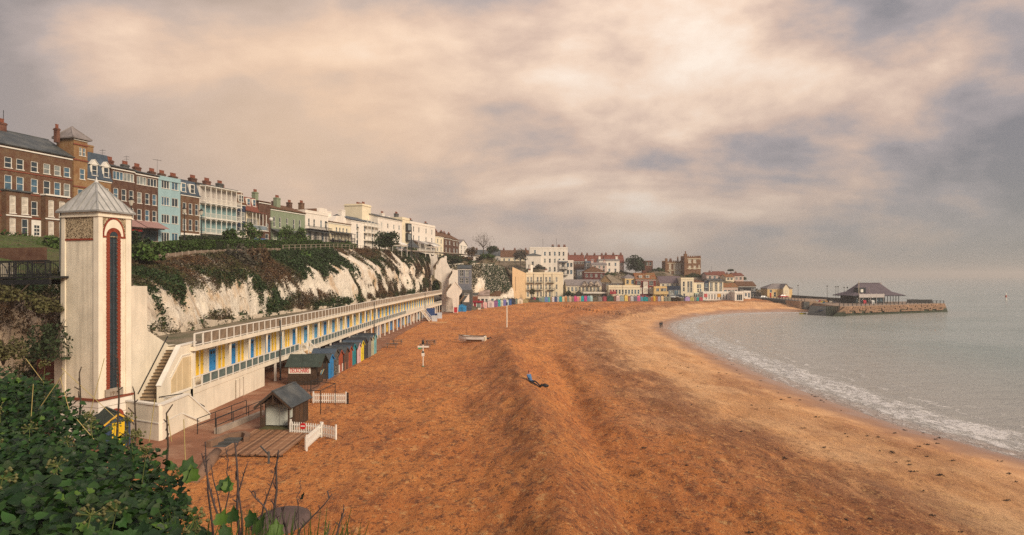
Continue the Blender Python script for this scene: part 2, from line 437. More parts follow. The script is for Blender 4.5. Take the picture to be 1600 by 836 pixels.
def beach_mat():
 M = bpy.data.materials.new('orange_sand'); M.use_nodes = True
 nt = M.node_tree; N, L = nt.nodes, nt.links; b = N['Principled BSDF']
 tc = N.new('ShaderNodeTexCoord'); at = N.new('ShaderNodeAttribute'); at.attribute_name = 'shore'
 sh = at.outputs['Fac']
 def nz(scale, d=8, r=0.65, st=(1, 1, 1), rot=0.0):
  mp = N.new('ShaderNodeMapping'); mp.inputs['Scale'].default_value = st; mp.inputs['Rotation'].default_value = (0, 0, rot)
  L.new(tc.outputs['Object'], mp.inputs[0])
  n = N.new('ShaderNodeTexNoise'); n.inputs['Scale'].default_value = scale; n.inputs['Detail'].default_value = d; n.inputs['Roughness'].default_value = r
  L.new(mp.outputs[0], n.inputs['Vector']); return n.outputs['Fac']
 def ramp(f, a, c, lo=0.0, hi=1.0):
  r = N.new('ShaderNodeMapRange'); r.interpolation_type = 'SMOOTHSTEP'
  L.new(f, r.inputs[0]); r.inputs[1].default_value = a; r.inputs[2].default_value = c; r.inputs[3].default_value = lo; r.inputs[4].default_value = hi
  return r.outputs[0]
 def math_(op, a, c):
  n = N.new('ShaderNodeMath'); n.operation = op
  for i, q in enumerate((a, c)):
   if isinstance(q, (int, float)): n.inputs[i].default_value = q
   else: L.new(q, n.inputs[i])
  return n.outputs[0]
 def mix(f, a, c, bl='MIX'):
  x = N.new('ShaderNodeMixRGB'); x.blend_type = bl
  for i, q in enumerate((f, a, c)):
   if isinstance(q, (int, float)): x.inputs[i].default_value = q
   elif isinstance(q, tuple): x.inputs[i].default_value = (*q, 1)
   else: L.new(q, x.inputs[i])
  return x.outputs[0]
 big = nz(0.07, 7, 0.6); streaks = nz(0.9, 8, 0.7, (1, 0.16, 1), 0.06); fine = nz(3.2, 10, 0.8, (1, 0.55, 1)); grain = nz(9.0, 6, 0.8)
 shn = math_('ADD', sh, math_('MULTIPLY', math_('SUBTRACT', big, 0.5), 26.0))
 shingle = mix(ramp(big, 0.35, 0.65), (0.57, 0.190, 0.048), (0.72, 0.275, 0.072))
 shore = mix(ramp(nz(0.16, 8, 0.65), 0.35, 0.65), (0.70, 0.36, 0.155), (0.82, 0.48, 0.24))
 c = mix(ramp(shn, 16, 30), shore, shingle)
 sb = math_('ADD', sh, math_('MULTIPLY', math_('SUBTRACT', nz(0.10, 8, .62, (1, .55, 1)), 0.5), 17.0))
 for a0, a1, b0, b1, kk, cc in ((15, 19, 23, 30, .72, (.215, .076, .034)), (34, 36.5, 39, 43, .50, (.25, .085, .034)), (6, 8, 9.5, 13, .28, (.30, .125, .065))):
  c = mix(math_('MULTIPLY', math_('MULTIPLY', math_('MULTIPLY', ramp(sb, a0, a1), ramp(sb, b1, b0)), kk), ramp(nz(0.5, 7, .7, (1, .3, 1), .04), .30, .56)), c, cc)
 # darker damp shingle strips along the beach
 band = math_('MULTIPLY', ramp(streaks, 0.50, 0.70), ramp(shn, 12, 24))
 c = mix(math_('MULTIPLY', band, 0.62), c, (0.23, 0.078, 0.032))
 dk = math_('MULTIPLY', ramp(nz(0.11, 9, 0.7, (1, 0.5, 1)), 0.52, 0.66), 0.48)
 c = mix(dk, c, (0.26, 0.090, 0.040))
 pale = math_('MULTIPLY', ramp(nz(0.09, 7, 0.6, (1, 0.35, 1), 0.2), 0.60, 0.72), ramp(sh, 40, 16))
 c = mix(math_('MULTIPLY', pale, 0.6), c, (0.76, 0.48, 0.25))
 # grain at several sizes: dark weed crumbs, shingle and pale shell specks
 amt = math_('ADD', math_('MULTIPLY', ramp(shn, 8, 30), 0.62), 0.26)
 for sc_, lo_, hi_, k_, col_ in ((0.8, .53, .63, .62, (.19, .062, .028)), (1.9, .54, .61, .80, (.115, .038, .020)), (4.5, .55, .62, .85, (.085, .030, .018)), (11.0, .56, .63, .8, (.085, .032, .018))):
  c = mix(math_('MULTIPLY', math_('MULTIPLY', ramp(nz(sc_, 5, .75, (1, .7, 1), .5 * sc_), lo_, hi_), amt), k_), c, col_)
 for sc_, k_ in ((1.3, .42), (3.6, .52), (9.0, .55)):
  c = mix(math_('MULTIPLY', ramp(nz(sc_, 5, .7, (1, .8, 1), .3 * sc_ + 1), .57, .68), k_), c, (.92, .55, .22))
 # wet strip
 wn = math_('ADD', sh, math_('MULTIPLY', math_('SUBTRACT', nz(0.2, 6, 0.6), 0.5), 7.0))
 wet = ramp(wn, 6.5, 2.0)
 c = mix(math_('MULTIPLY', wet, 0.85), c, (0.30, 0.175, 0.12))
 L.new(c, b.inputs['Base Color'])
 b.inputs['Specular IOR Level'].default_value = 0.3
 L.new(ramp(wn, 2.6, 0.8, 0.85, 0.28), b.inputs['Roughness'])
 bp = N.new('ShaderNodeBump'); bp.inputs['Distance'].default_value = 0.4
 L.new(ramp(wn, 1.5, 9.0, 0.05, 0.9), bp.inputs['Strength'])
 L.new(math_('ADD', math_('MULTIPLY', fine, 0.7), math_('ADD', math_('MULTIPLY', grain, 0.35), math_('MULTIPLY', streaks, 0.9))), bp.inputs['Height'])
 L.new(bp.outputs[0], b.inputs['Normal'])
 return M

def build_sea():
 a = np.concatenate([np.arange(33, 205, 0.8), 205 * 1.06 ** np.arange(0, 54)])
 Ys = np.concatenate([[-400, -200, -100, -60, -40, -20], np.arange(-5, 275, 0.9), 275 * 1.06 ** np.arange(0, 49)])
 gx, gy = np.meshgrid(a, Ys, indexing='ij')
 d, _ = seg_dist(gx, gy, WL)
 near = np.clip((d - 1.5) / 6, 0, 1) * np.clip((230 - gy) / 100, 0, 1) * (gx < 205)
 br = np.exp(-((d - 6.5 - 1.5 * vnoise(gy * .12, gx * .05, 8)) / 1.3) ** 2) * np.clip((150 - gy) / 60, 0, 1)
 z = SEA + near * (0.05 * vnoise(gx * 0.5, gy * 0.22, 21) + 0.035 * vnoise(gx * 1.3, gy * 0.7, 22)) + 0.20 * br
 me = npmesh('sea', np.stack([gx, gy, z], -1).reshape(-1, 3), grid_faces(len(a), len(Ys)), sea_mat(), True)
 at = me.attributes.new('shore', 'FLOAT', 'POINT'); at.data.foreach_set('value', np.clip(d, 0, 200).ravel().astype(np.float32))
 tag(link('sea', me), 'calm grey green sea with foam along the beach', kind='structure')

def sea_mat():
 M = bpy.data.materials.new('sea_water'); M.use_nodes = True
 nt = M.node_tree; N, L = nt.nodes, nt.links; b = N['Principled BSDF']
 tc = N.new('ShaderNodeTexCoord'); at = N.new('ShaderNodeAttribute'); at.attribute_name = 'shore'; sh = at.outputs['Fac']
 def nz(scale, d=8, r=0.65, st=(1, 1, 1), rot=0.0, dist=0.0):
  mp = N.new('ShaderNodeMapping'); mp.inputs['Scale'].default_value = st; mp.inputs['Rotation'].default_value = (0, 0, rot)
  L.new(tc.outputs['Object'], mp.inputs[0])
  n = N.new('ShaderNodeTexNoise'); n.inputs['Scale'].default_value = scale; n.inputs['Detail'].default_value = d
  n.inputs['Roughness'].default_value = r; n.inputs['Distortion'].default_value = dist
  L.new(mp.outputs[0], n.inputs['Vector']); return n.outputs['Fac']
 def ramp(f, a, c, lo=0.0, hi=1.0):
  r = N.new('ShaderNodeMapRange'); r.interpolation_type = 'SMOOTHSTEP'
  L.new(f, r.inputs[0]); r.inputs[1].default_value = a; r.inputs[2].default_value = c; r.inputs[3].default_value = lo; r.inputs[4].default_value = hi
  return r.outputs[0]
 def math_(op, a, c):
  n = N.new('ShaderNodeMath'); n.operation = op
  for i, q in enumerate((a, c)):
   if isinstance(q, (int, float)): n.inputs[i].default_value = q
   else: L.new(q, n.inputs[i])
  return n.outputs[0]
 def mix(f, a, c):
  x = N.new('ShaderNodeMixRGB')
  for i, q in enumerate((f, a, c)):
   if isinstance(q, (int, float)): x.inputs[i].default_value = q
   elif isinstance(q, tuple): x.inputs[i].default_value = (*q, 1)
   else: L.new(q, x.inputs[i])
  return x.outputs[0]
 deep = mix(ramp(nz(0.03, 5), 0.35, 0.65), (0.28, 0.335, 0.315), (0.36, 0.405, 0.385))
 c = mix(ramp(sh, 60, 8), deep, (0.43, 0.41, 0.37))
 c = mix(ramp(sh, 3.5, 0.2), c, (0.42, 0.31, 0.245))
 s2 = math_('ADD', sh, math_('MULTIPLY', math_('SUBTRACT', nz(0.22, 6, 0.6), 0.5), 6.0))
 cell = nz(1.5, 10, 0.72, (1, 0.55, 1), 0.1, 1.2); lace = nz(0.55, 9, 0.7, (1, 0.5, 1), 0.1, 1.0)
 zone = math_('MULTIPLY', ramp(s2, 0.6, 2.6), ramp(s2, 14.0, 6.5))
 sep = N.new('ShaderNodeSeparateXYZ'); L.new(tc.outputs['Object'], sep.inputs[0])
 zone = math_('MULTIPLY', zone, ramp(sep.outputs[1], 190, 80, 0.85, 1.0))
 foam = ramp(math_('ADD', math_('ADD', math_('MULTIPLY', zone, 0.40), math_('MULTIPLY', cell, 0.45)), math_('MULTIPLY', lace, 0.45)), 0.74, 0.90)
 foam = math_('MULTIPLY', foam, ramp(zone, 0.05, 0.3))
 lip = math_('MULTIPLY', math_('MULTIPLY', ramp(s2, 0.0, 0.5), ramp(s2, 2.4, 0.9)), ramp(cell, 0.40, 0.62))
 foam = math_('MAXIMUM', foam, math_('MULTIPLY', lip, 0.75))
 sn = N.new('ShaderNodeMath'); sn.operation = 'SINE'; L.new(math_('MULTIPLY', s2, 1.9), sn.inputs[0])
 lines = math_('MULTIPLY', math_('MULTIPLY', ramp(sn.outputs[0], .72, .95), ramp(lace, .47, .58)), math_('MULTIPLY', ramp(s2, 1.5, 3.0), ramp(s2, 17.0, 9.0)))
 foam = math_('MAXIMUM', foam, math_('MULTIPLY', lines, 0.6))
 far = math_('MULTIPLY', math_('MULTIPLY', ramp(s2, 3.0, 5.0), ramp(s2, 9.0, 6.0)), math_('MULTIPLY', ramp(lace, 0.5, 0.6), ramp(sep.outputs[1], 90, 140)))
 foam = math_('MAXIMUM', foam, math_('MULTIPLY', far, 0.55))
 c = mix(math_('MULTIPLY', foam, 0.92), c, (0.78, 0.75, 0.72))
 L.new(c, b.inputs['Base Color'])
 b.inputs['IOR'].default_value = 1.33
 L.new(ramp(foam, 0.0, 0.6, 0.16, 0.8), b.inputs['Roughness'])
 bp = N.new('ShaderNodeBump'); bp.inputs['Strength'].default_value = 1.0; bp.inputs['Distance'].default_value = 0.5
 hh = math_('ADD', math_('MULTIPLY', nz(0.22, 9, 0.7, (0.5, 1.6, 1), -0.2), 1.8), math_('ADD', math_('MULTIPLY', nz(2.6, 5, 0.6, (0.7, 1.4, 1), 0.15), 0.35), math_('MULTIPLY', foam, 0.35)))
 L.new(hh, bp.inputs['Height']); L.new(bp.outputs[0], b.inputs['Normal'])
 return M

# cliff foot and cliff edge, as (x, y, z), near to far
FOOT = np.array([(-60,22,6.0),(-42,30,4.5),(-36.5,38,3.0),(-35.2,46,1.2),(-35.2,52,2.6),(-34,57,5.4),(-33.4,66,5.6),(-34.6,80,5.6),(-34.0,98,5.6),(-31.6,117,5.5),
     (-30.2,150,5.4),(-29.3,180,5.3),(-28.6,205,5.0),(-27.5,224,4.5)], float)
EDGE = np.array([(-62,33,11.1),(-46,38,11.2),(-39.0,43,11.2),(-37.6,47,11.25),(-40,53,11.5),(-43.0,61,12.0),(-42.6,72,12.9),(-42.0,86,14.3),(-40.8,102,15.2),(-40,112,15.7),
     (-38.0,142,17.4),(-35.0,178,18.2),(-32.2,206,18.6),(-30.5,228,18.7)], float)
def resample(P, n):
 s = np.concatenate([[0], np.cumsum(np.linalg.norm(np.diff(P[:, :2], axis=0), axis=1))])
 q = np.linspace(0, s[-1], n)
 return np.stack([np.interp(q, s, P[:, k]) for k in range(3)], 1)
def cliff_surface(nu, nv, rough=1.0):
 # both lines are sampled at matching control points
 k = np.arange(len(FOOT)); q = np.linspace(0, len(FOOT) - 1, nu)
 A = np.stack([np.interp(q, k, FOOT[:, i]) for i in range(3)], 1); B = np.stack([np.interp(q, k, EDGE[:, i]) for i in range(3)], 1)
 t = np.linspace(0, 1, nv)[None, :]
 sd = np.concatenate([[0], np.cumsum(np.linalg.norm(np.diff((A + B)[:, :2] / 2, axis=0), axis=1))])[:, None]
 h = np.where(t < .62, .24 * (t / .62) ** 1.3, .24 + .76 * (np.maximum(t - .62, 0) / .38) ** 1.25)
 P = np.empty((nu, nv, 3))
 for i in range(2): P[..., i] = A[:, None, i] + (B - A)[:, None, i] * h
 P[..., 2] = A[:, None, 2] + (B - A)[:, None, 2] * t
 d = (B - A)[:, :2]; nrm = -d / (np.linalg.norm(d, axis=1)[:, None] + 1e-6)
 S = np.broadcast_to(sd, (nu, nv)); Z = P[..., 2]
 g = 1.0 * vnoise(S * 0.16, Z * 0.05, 31) + 0.55 * vnoise(S * 0.45 + Z * .1, Z * 0.14, 32) + 0.30 * vnoise(S * 1.1, Z * 0.5, 33) + 0.22 * vnoise(S * 2.3, Z * 1.6, 34)
 g = g + .25 * np.abs(vnoise(S * 0.8, Z * 0.12, 35)); g = g * rough * np.sin(np.pi * np.clip(t, 0.0, 1)) ** 0.5 * 0.95
 P[..., 0] += nrm[:, None, 0] * g; P[..., 1] += nrm[:, None, 1] * g
 return P, S, np.broadcast_to(t, (nu, nv))
def chalk_mat():
 M = mat('chalk', (0.82, 0.73, 0.60), 0.95, 0.15, 0.9, bump=1.0, bscale=2.2, col2=(0.62, 0.44, 0.27), spread=(0.53, 0.66), c2scale=0.30, vstretch=0.5, spots=0.8, spot_col=(0.22, 0.145, 0.085), streak=0.55)
 nt = M.node_tree; N, L = nt.nodes, nt.links; b = N['Principled BSDF']
 b.inputs['Normal'].links[0].from_node.inputs['Distance'].default_value = 0.55
 src = b.inputs['Base Color'].links[0].from_socket
 tc = N.new('ShaderNodeTexCoord'); sp = N.new('ShaderNodeSeparateXYZ'); L.new(tc.outputs['Object'], sp.inputs[0])
 n = N.new('ShaderNodeTexNoise'); n.inputs['Scale'].default_value = 0.35; n.inputs['Detail'].default_value = 8; L.new(tc.outputs['Object'], n.inputs['Vector'])
 ma = N.new('ShaderNodeMath'); ma.operation = 'MULTIPLY_ADD'; L.new(n.outputs['Fac'], ma.inputs[0]); ma.inputs[1].default_value = 34; L.new(sp.outputs[1], ma.inputs[2])
 mr = N.new('ShaderNodeMapRange'); L.new(ma.outputs[0], mr.inputs[0]); mr.inputs[1].default_value = 86; mr.inputs[2].default_value = 70; mr.inputs[3].default_value = 0; mr.inputs[4].default_value = 0.55
 mx = N.new('ShaderNodeMixRGB'); L.new(mr.outputs[0], mx.inputs[0]); L.new(src, mx.inputs[1]); mx.inputs[2].default_value = (0.40, 0.235, 0.115, 1)
 L.new(mx.outputs[0], b.inputs['Base Color'])
 return M
def build_cliff():
 P, S, T = cliff_surface(560, 44)
 tag(link('cliff', npmesh('cliff', P.reshape(-1, 3), grid_faces(560, 44), chalk_mat(), True)), 'white chalk cliff behind the chalets', kind='structure')
 # scrub over the cliff: leaf faces where the growth mask says so
 nu, nv = 1500, 110
 P, S, T = cliff_surface(nu, nv)
 Yc = P[..., 1]
 low = np.interp(Yc, [45, 56, 62, 75, 84, 95, 112, 128, 150, 200, 225], [0.45, 0.44, 0.46, 0.50, 0.52, 0.50, 0.64, 0.80, 0.92, 0.98, 0.92])
 n1 = vnoise(S * 0.20, T * 1.3, 41); n2 = vnoise(S * 0.6, T * 1.1, 42); n3 = vnoise(S * 1.6, T * 6, 43)
 top = (T - low + 0.22 * n1 + 0.20 * n2 + 0.10 * n3) * 7
 foot = (np.interp(Yc, [52, 60, 70, 100, 225], [0.30, 0.36, 0.29, 0.17, 0.15]) - T + 0.16 * vnoise(S * 0.14, T * 0.5, 44) + 0.16 * n2) * 8
 mid = (n2 * 0.6 + vnoise(S * 0.35, T * 3.2, 45) + 0.30 * n3 - 0.62) * 6
 strk = (vnoise(S * 1.0 + T * .5, T * 0.9, 46) + 0.5 * n3 - 0.55 - 0.5 * (0.6 - T)) * 5 * np.clip((Yc - 60) / 60, 0.55, 1)
 dens = np.clip(np.maximum.reduce([top, foot, mid, strk]), 0, 1)
 dens = np.where(Yc < 47, np.clip(dens * 0.9, 0, 1), dens)
 Pc = P[:-1, :-1].reshape(-1, 3)
 area = np.linalg.norm(np.cross((P[1:, :-1] - P[:-1, :-1]), (P[:-1, 1:] - P[:-1, :-1])), axis=-1).reshape(-1)
 w = dens[:-1, :-1].reshape(-1) * area
 keep = P[:-1, :-1, 0].reshape(-1) > -48; w = w * keep
 n = 150000
 idx = NR.choice(len(Pc), n, p=w / w.sum())
 bump = np.clip(0.5 + vnoise(S * 0.7, T * 7, 47) * 0.7 + 0.3 * n3, 0.05, 1.4)[:-1, :-1].reshape(-1)[idx]
 off = NR.uniform(0, 1, n) ** 0.6 * bump * 0.75
 C = Pc[idx] + np.stack([off * 0.9, -off * 0.3, off * 0.35], 1) + NR.normal(size=(n, 3)) * 0.12
 dist = C[:, 1]
 # species in patches: olive scrub, dark ivy, brown dead growth
 sp_ = vnoise(C[:, 1] * 0.16, C[:, 2] * 0.35, 51) + 0.5 * vnoise(C[:, 1] * 0.5, C[:, 2] * 0.9, 52) + NR.normal(size=n) * 0.22
 ivyz = (np.abs(C[:, 1] - 122) < 13) & (C[:, 2] > 11.8 + 0.9 * vnoise(C[:, 1] * .5, C[:, 0] * .3, 53))
 kind = np.where(ivyz, 1, np.where(sp_ > 0.42, 2, np.where(sp_ < -0.38, 1, np.where(sp_ > 0.12, 3, 0))))
 M4 = [mat('olive_scrub', (0.066, 0.060, 0.022), 0.9, 0.35, 0.6, bump=0, island=0.4), mat('dark_ivy_leaf', (0.025, 0.045, 0.013), 0.7, 0.35, 0.6, bump=0, island=0.4),
    mat('dead_growth', (0.105, 0.060, 0.030), 0.95, 0.35, 0.6, bump=0, island=0.4), mat('grey_scrub', (0.080, 0.064, 0.040), 0.95, 0.35, 0.6, bump=0, island=0.4)]
 V, Q = leaf_cards(C, 0.13 + dist * 0.0007, 0.3, np.where(kind == 1, .55, .26)[:, None])
 me = npmesh('scrub', V, Q, M4); me.polygons.foreach_set('material_index', kind.astype(np.int32))
 tag(link('scrub', me), 'brown and green scrub hanging over the chalk cliff', kind='stuff')

FA0 = np.array([-69.6, 94.0]); FU = np.array([0.2499, 0.9683])       # facade line of the clifftop terrace
def road_z(y): return float(np.interp(y, [60, 90, 125, 180, 230, 300], [16.2, 16.6, 17.3, 18.9, 19.7, 20.2]))
def fx(y): return FA0[0] + (y - FA0[1]) * 0.2581
def top_z(X, Y):
 Xe = np.interp(Y, EDGE[5:, 1], EDGE[5:, 0]); Ze = np.interp(Y, EDGE[5:, 1], EDGE[5:, 2])
 Xf = np.minimum(fx(Y) + 9.0, Xe - 2.5); Zr = np.interp(Y, [60, 90, 125, 180, 230, 300], [16.2, 16.6, 17.3, 18.9, 19.7, 20.2])
 t = np.clip((Xe - X) / np.maximum(Xe - Xf, 1), 0, 1)
 return Ze + (Zr - Ze) * (t * t * (3 - 2 * t))
def top1(x, y): return float(top_z(np.array([x]), np.array([y]))[0])
GRASS = mat('rough_grass', (0.060, 0.085, 0.022), 0.95, 0.35, 0.8, bump=0.8, bscale=6, col2=(0.10, 0.085, 0.035))
def build_plateau():
 Ys = np.linspace(52, 240, 110); ts = np.concatenate([np.linspace(0, 1, 26), [1.3, 2, 4, 8, 20]])
 V = []
 for y in Ys:
  xe = np.interp(y, EDGE[4:, 1], EDGE[4:, 0]) if y < 228 else -30.5 - (y - 228) * .2
  xf = min(fx(y) + 9.0, xe - 2.5)
  for t in ts:
   x = xe + (xf - xe) * t if t <= 1 else xf - 14 * (t - 1)
   V.append((x, y, float(np.interp(y, EDGE[4:, 1], EDGE[4:, 2])) if t == 0 else top1(x, y)))
 tag(link('clifftop_ground', npmesh('clifftop_ground', V, grid_faces(len(Ys), len(ts)), GRASS, True)), kind='structure')
 # bank from the lift bridge up to the road at the near end
 k = list(range(0, 5)); V = []; nv = 12
 qs = np.linspace(0, 4, 40)
 for q in qs:
  e = [np.interp(q, k, EDGE[:5, i]) for i in range(3)]
  f = (np.interp(q, [0, 4], [-110, -72]), np.interp(q, [0, 4], [60, 54]), 15.4)
  for j in range(nv):
   t = j / (nv - 1)
   V.append((e[0] + (f[0] - e[0]) * t, e[1] + (f[1] - e[1]) * t + 3 * t * (1 - t), e[2] + (f[2] - e[2]) * t ** 1.3 + 0.15 * mnoise.noise((q * 3, t * 6, 0))))
 tag(link('grass_bank', npmesh('grass_bank', V, grid_faces(40, nv), GRASS, True)), kind='structure')
 n = 14000; X = NR.uniform(-72, -38, n); Y = NR.uniform(48, 92, n); Z = np.where(Y > 55, top_z(X, np.maximum(Y, 55)), 11.3); k = (X < -38.5 - np.clip(Y - 47, 0, 8) * .5)
 C = np.stack([X, Y, Z], 1)[k & (Y > 55)]; V, Q = leaf_cards(C, .16, .1, .18); tag(link('grass', npmesh('grass', V, Q, mat('grass_tuft', (.075, .12, .022), .9, .3, .4, bump=0, island=.4))), 'rough green grass on the bank below the clifftop road', kind='stuff')
 # the road in front of the terrace
 V = []; ys = np.linspace(62, 290, 60)
 for y in ys:
  for dx in (2.0, 8.2): V.append((fx(y) + dx, y, road_z(y) + 0.05))
 tag(link('clifftop_road', npmesh('clifftop_road', V, grid_faces(60, 2), TARMAC, True)), kind='structure')
 mb = MB()
 for y in np.arange(62, 288, 8.0):
  mb.hexa([(fx(y) + 8.2, y, road_z(y) - .1), (fx(y) + 8.35, y, road_z(y) - .1), (fx(y + 8) + 8.35, y + 8, road_z(y + 8) - .1), (fx(y + 8) + 8.2, y + 8, road_z(y + 8) - .1)],
    [(fx(y) + 8.2, y, road_z(y) + .17), (fx(y) + 8.35, y, road_z(y) + .17), (fx(y + 8) + 8.35, y + 8, road_z(y + 8) + .17), (fx(y + 8) + 8.2, y + 8, road_z(y + 8) + .17)])
 tag(mb.build('road_kerb', CONC), kind='structure')

def build_promenade():
 ys = np.concatenate([np.linspace(38, 120, 60), np.linspace(122, 215, 40)])
 V = []
 for y in ys:
  xb = np.interp(y, BK[:, 1], BK[:, 0]); zb = np.interp(y, BK[:, 1], BK[:, 2])
  xr = xb - 0.6 + 0.5 * mnoise.noise((y * .2, 0, 0))
  for t in np.linspace(0, 1, 5): V.append((xr + (-35 - xr) * t, y, zb + 0.03))
 P = mat('red_tarmac', (0.26, 0.115, 0.062), 0.9, 0.22, 0.6, bump=0.4, bscale=10, col2=(0.36, 0.22, 0.14), spread=(0.5, 0.68), c2scale=0.3)
 tag(link('promenade', npmesh('promenade', V, grid_faces(len(ys), 5), P, True)), kind='structure')

HILLPTS = [(-60,232,19.5),(-30,234,18.6),(-17.5,227,7.3),(-12,229,-.9),(-27,238,16.5),(-18,252,15.8),(-9,264,14.8),(-22,260,17),(-4,284,14.3),(-14,224,-.6),(-6,245,-.5),(0,254,-.3),(6,262,.1),
     (10,270,.4),(40,270,.5),(85,270,.6),(98,280,.8),(112,296,.95),(125,300,1.2),(160,310,1.2),(200,330,1.0),(160,350,1),(135,330,1.4),
     (20,284,1.2),(60,284,1.1),(95,292,1.2),(0,330,16),(40,345,13),(-40,330,20),(60,335,8),(80,345,11.2),(95,350,11.5),(110,345,8),(125,350,4),(135,360,2),
     (-100,300,20),(-40,420,20),(60,420,13),(140,420,3),(220,420,0)]
def hill_z(X, Y):
 P = np.array(HILLPTS, float); X = np.asarray(X, float); Y = np.asarray(Y, float)
 num = np.zeros(X.shape); den = np.zeros(X.shape)
 for x, y, z in P:
  w = 1.0 / (((X - x) ** 2 + (Y - y) ** 2) + 1.0) ** 1.9
  num += w * z; den += w
 return num / den
def hill1(x, y): return float(hill_z(np.array([x]), np.array([y]))[0])
def build_hill():
 xs = np.linspace(-60, 150, 180); ys = np.concatenate([np.linspace(221, 300, 70), np.linspace(302, 440, 60)])
 gx, gy = np.meshgrid(xs, ys, indexing='ij'); z = hill_z(gx, gy)
 # keep the slope below the beach in front of the promenade line
 s = sand(gx, gy); ins = inside(gx, gy, SANDPOLY) | inside(gx, gy, WLIN)
 z = np.where(ins, np.minimum(z, s - 0.3), z)
 z = np.where(gx > 126, z - (gx - 126) * .35, z); z = np.where((gy > 330) & (gx > 90), np.minimum(z, 14 - (gx - 90) * .30), z)
 M = mat('hillside', (0.085, 0.068, 0.036), 0.95, 0.3, 0.2, bump=0.5, bscale=2, col2=(0.20, 0.15, 0.10))
 Hm = gx.ravel(); n = 30000; cand = np.flatnonzero((gy.ravel() < 352) & (z.ravel() > 1.6) & (gx.ravel() < 128)); wgt = np.where(gy.ravel()[cand] < 262, 6.0, 1.0); i = NR.choice(cand, n, p=wgt / wgt.sum()); C = np.stack([gx.ravel()[i] + NR.normal(size=n) * .7, gy.ravel()[i] + NR.normal(size=n) * .6, z.ravel()[i] + NR.random(n) * .5], 1)
 ok = (C[:, 2] > 1.6) & (vnoise(C[:, 0] * .12, C[:, 1] * .12, 95) + .5 * vnoise(C[:, 0] * .4, C[:, 1] * .4, 96) > -.25); C = C[ok]; V, Q = leaf_cards(C, .45, .4); me = npmesh('hill_scrub', V, Q, [MATS['olive_scrub'], MATS['dark_ivy_leaf'], MATS['dead_growth']])
 me.polygons.foreach_set('material_index', np.clip((vnoise(C[:, 0] * .1, C[:, 1] * .15, 97) * 2.2 + 1.2), 0, 2.99).astype(np.int32)); tag(link('hill_scrub', me), 'scrub and garden growth over the slopes of the town', kind='stuff')
 tag(link('hillside', npmesh('hillside', np.stack([gx, gy, z], -1).reshape(-1, 3), grid_faces(len(xs), len(ys)), M, True)), kind='structure')
 gx, gy = np.meshgrid(np.linspace(-700, 30, 30), np.linspace(-60, 900, 40), indexing='ij')
 tag(link('ground', npmesh('ground', np.stack([gx, gy, np.full(gx.shape, -4.5)], -1).reshape(-1, 3), grid_faces(30, 40), M)), kind='structure')
# ------------------------------------------------------------------ windows and houses
WCACHE = {}
def window_mesh(w, h, style, fm):
 key = (round(w, 2), round(h, 2), style, fm.name)
 if key in WCACHE: return WCACHE[key]
 b = MB(); t = 0.075 if w > 0.5 else 0.05; d0, d1 = -0.03, 0.09
 b.box(0, t, d0, d1, t, h); b.box(w - t, w, d0, d1, t, h); b.box(0, w, d0, d1, h - t, h - .001)
 b.box(-0.09, w + 0.09, -0.14, 0.09, -0.03, t)
 if style in ('sash', 'pair'): b.box(t, w - t, 0.0, d1, h * .5 - .035, h * .5 + .035)
 if style in ('case', 'pair'): b.box(w / 2 - .035, w / 2 + .035, .005, d1, t, h - t)
 if style == 'tri':
  for k in (1, 2): b.box(w * k / 3 - .04, w * k / 3 + .04, .005, d1, t, h - t)
 if style == 'arch':
  b.box(t, w - t, 0, d1, h * .5 - .03, h * .5 + .03)
 WCACHE[key] = b.mesh('window', fm); return WCACHE[key]
def pane_mesh(w, h, gm):
 key = ('p', round(w, 2), round(h, 2), gm.name)
 if key not in WCACHE: WCACHE[key] = MB().box(0.05, w - .05, 0.05, 0.075, 0.05, h - .05).mesh('pane', gm)
 return WCACHE[key]
def add_window(parent, u, z, w, h, y=0.0, style='sash', fm=None, gm=None, pane=True):
 fm = fm or WHITE
 gm = gm or R.choice([GLASS, GLASS, GLASS, GLASSB, GLASSL])
 if parent.parent is not None or not pane:          # a sub-part already: frame and glass in one mesh
  key = ('m', round(w, 2), round(h, 2), style, fm.name, gm.name)
  if key not in WCACHE:
   me = window_mesh(w, h, style, fm); b = MB()
   b.add([v.co for v in me.vertices], [list(p.vertices) for p in me.polygons]); b.box(0.05, w - .05, 0.05, 0.075, 0.05, h - .05, 1)
   WCACHE[key] = b.mesh('window', [fm, gm])
  return link('window', WCACHE[key], parent, (u, y + 0.06, z))
 o = link('window', window_mesh(w, h, style, fm), parent, (u, y + 0.06, z))
 link('pane', pane_mesh(w, h, gm), o)
 return o

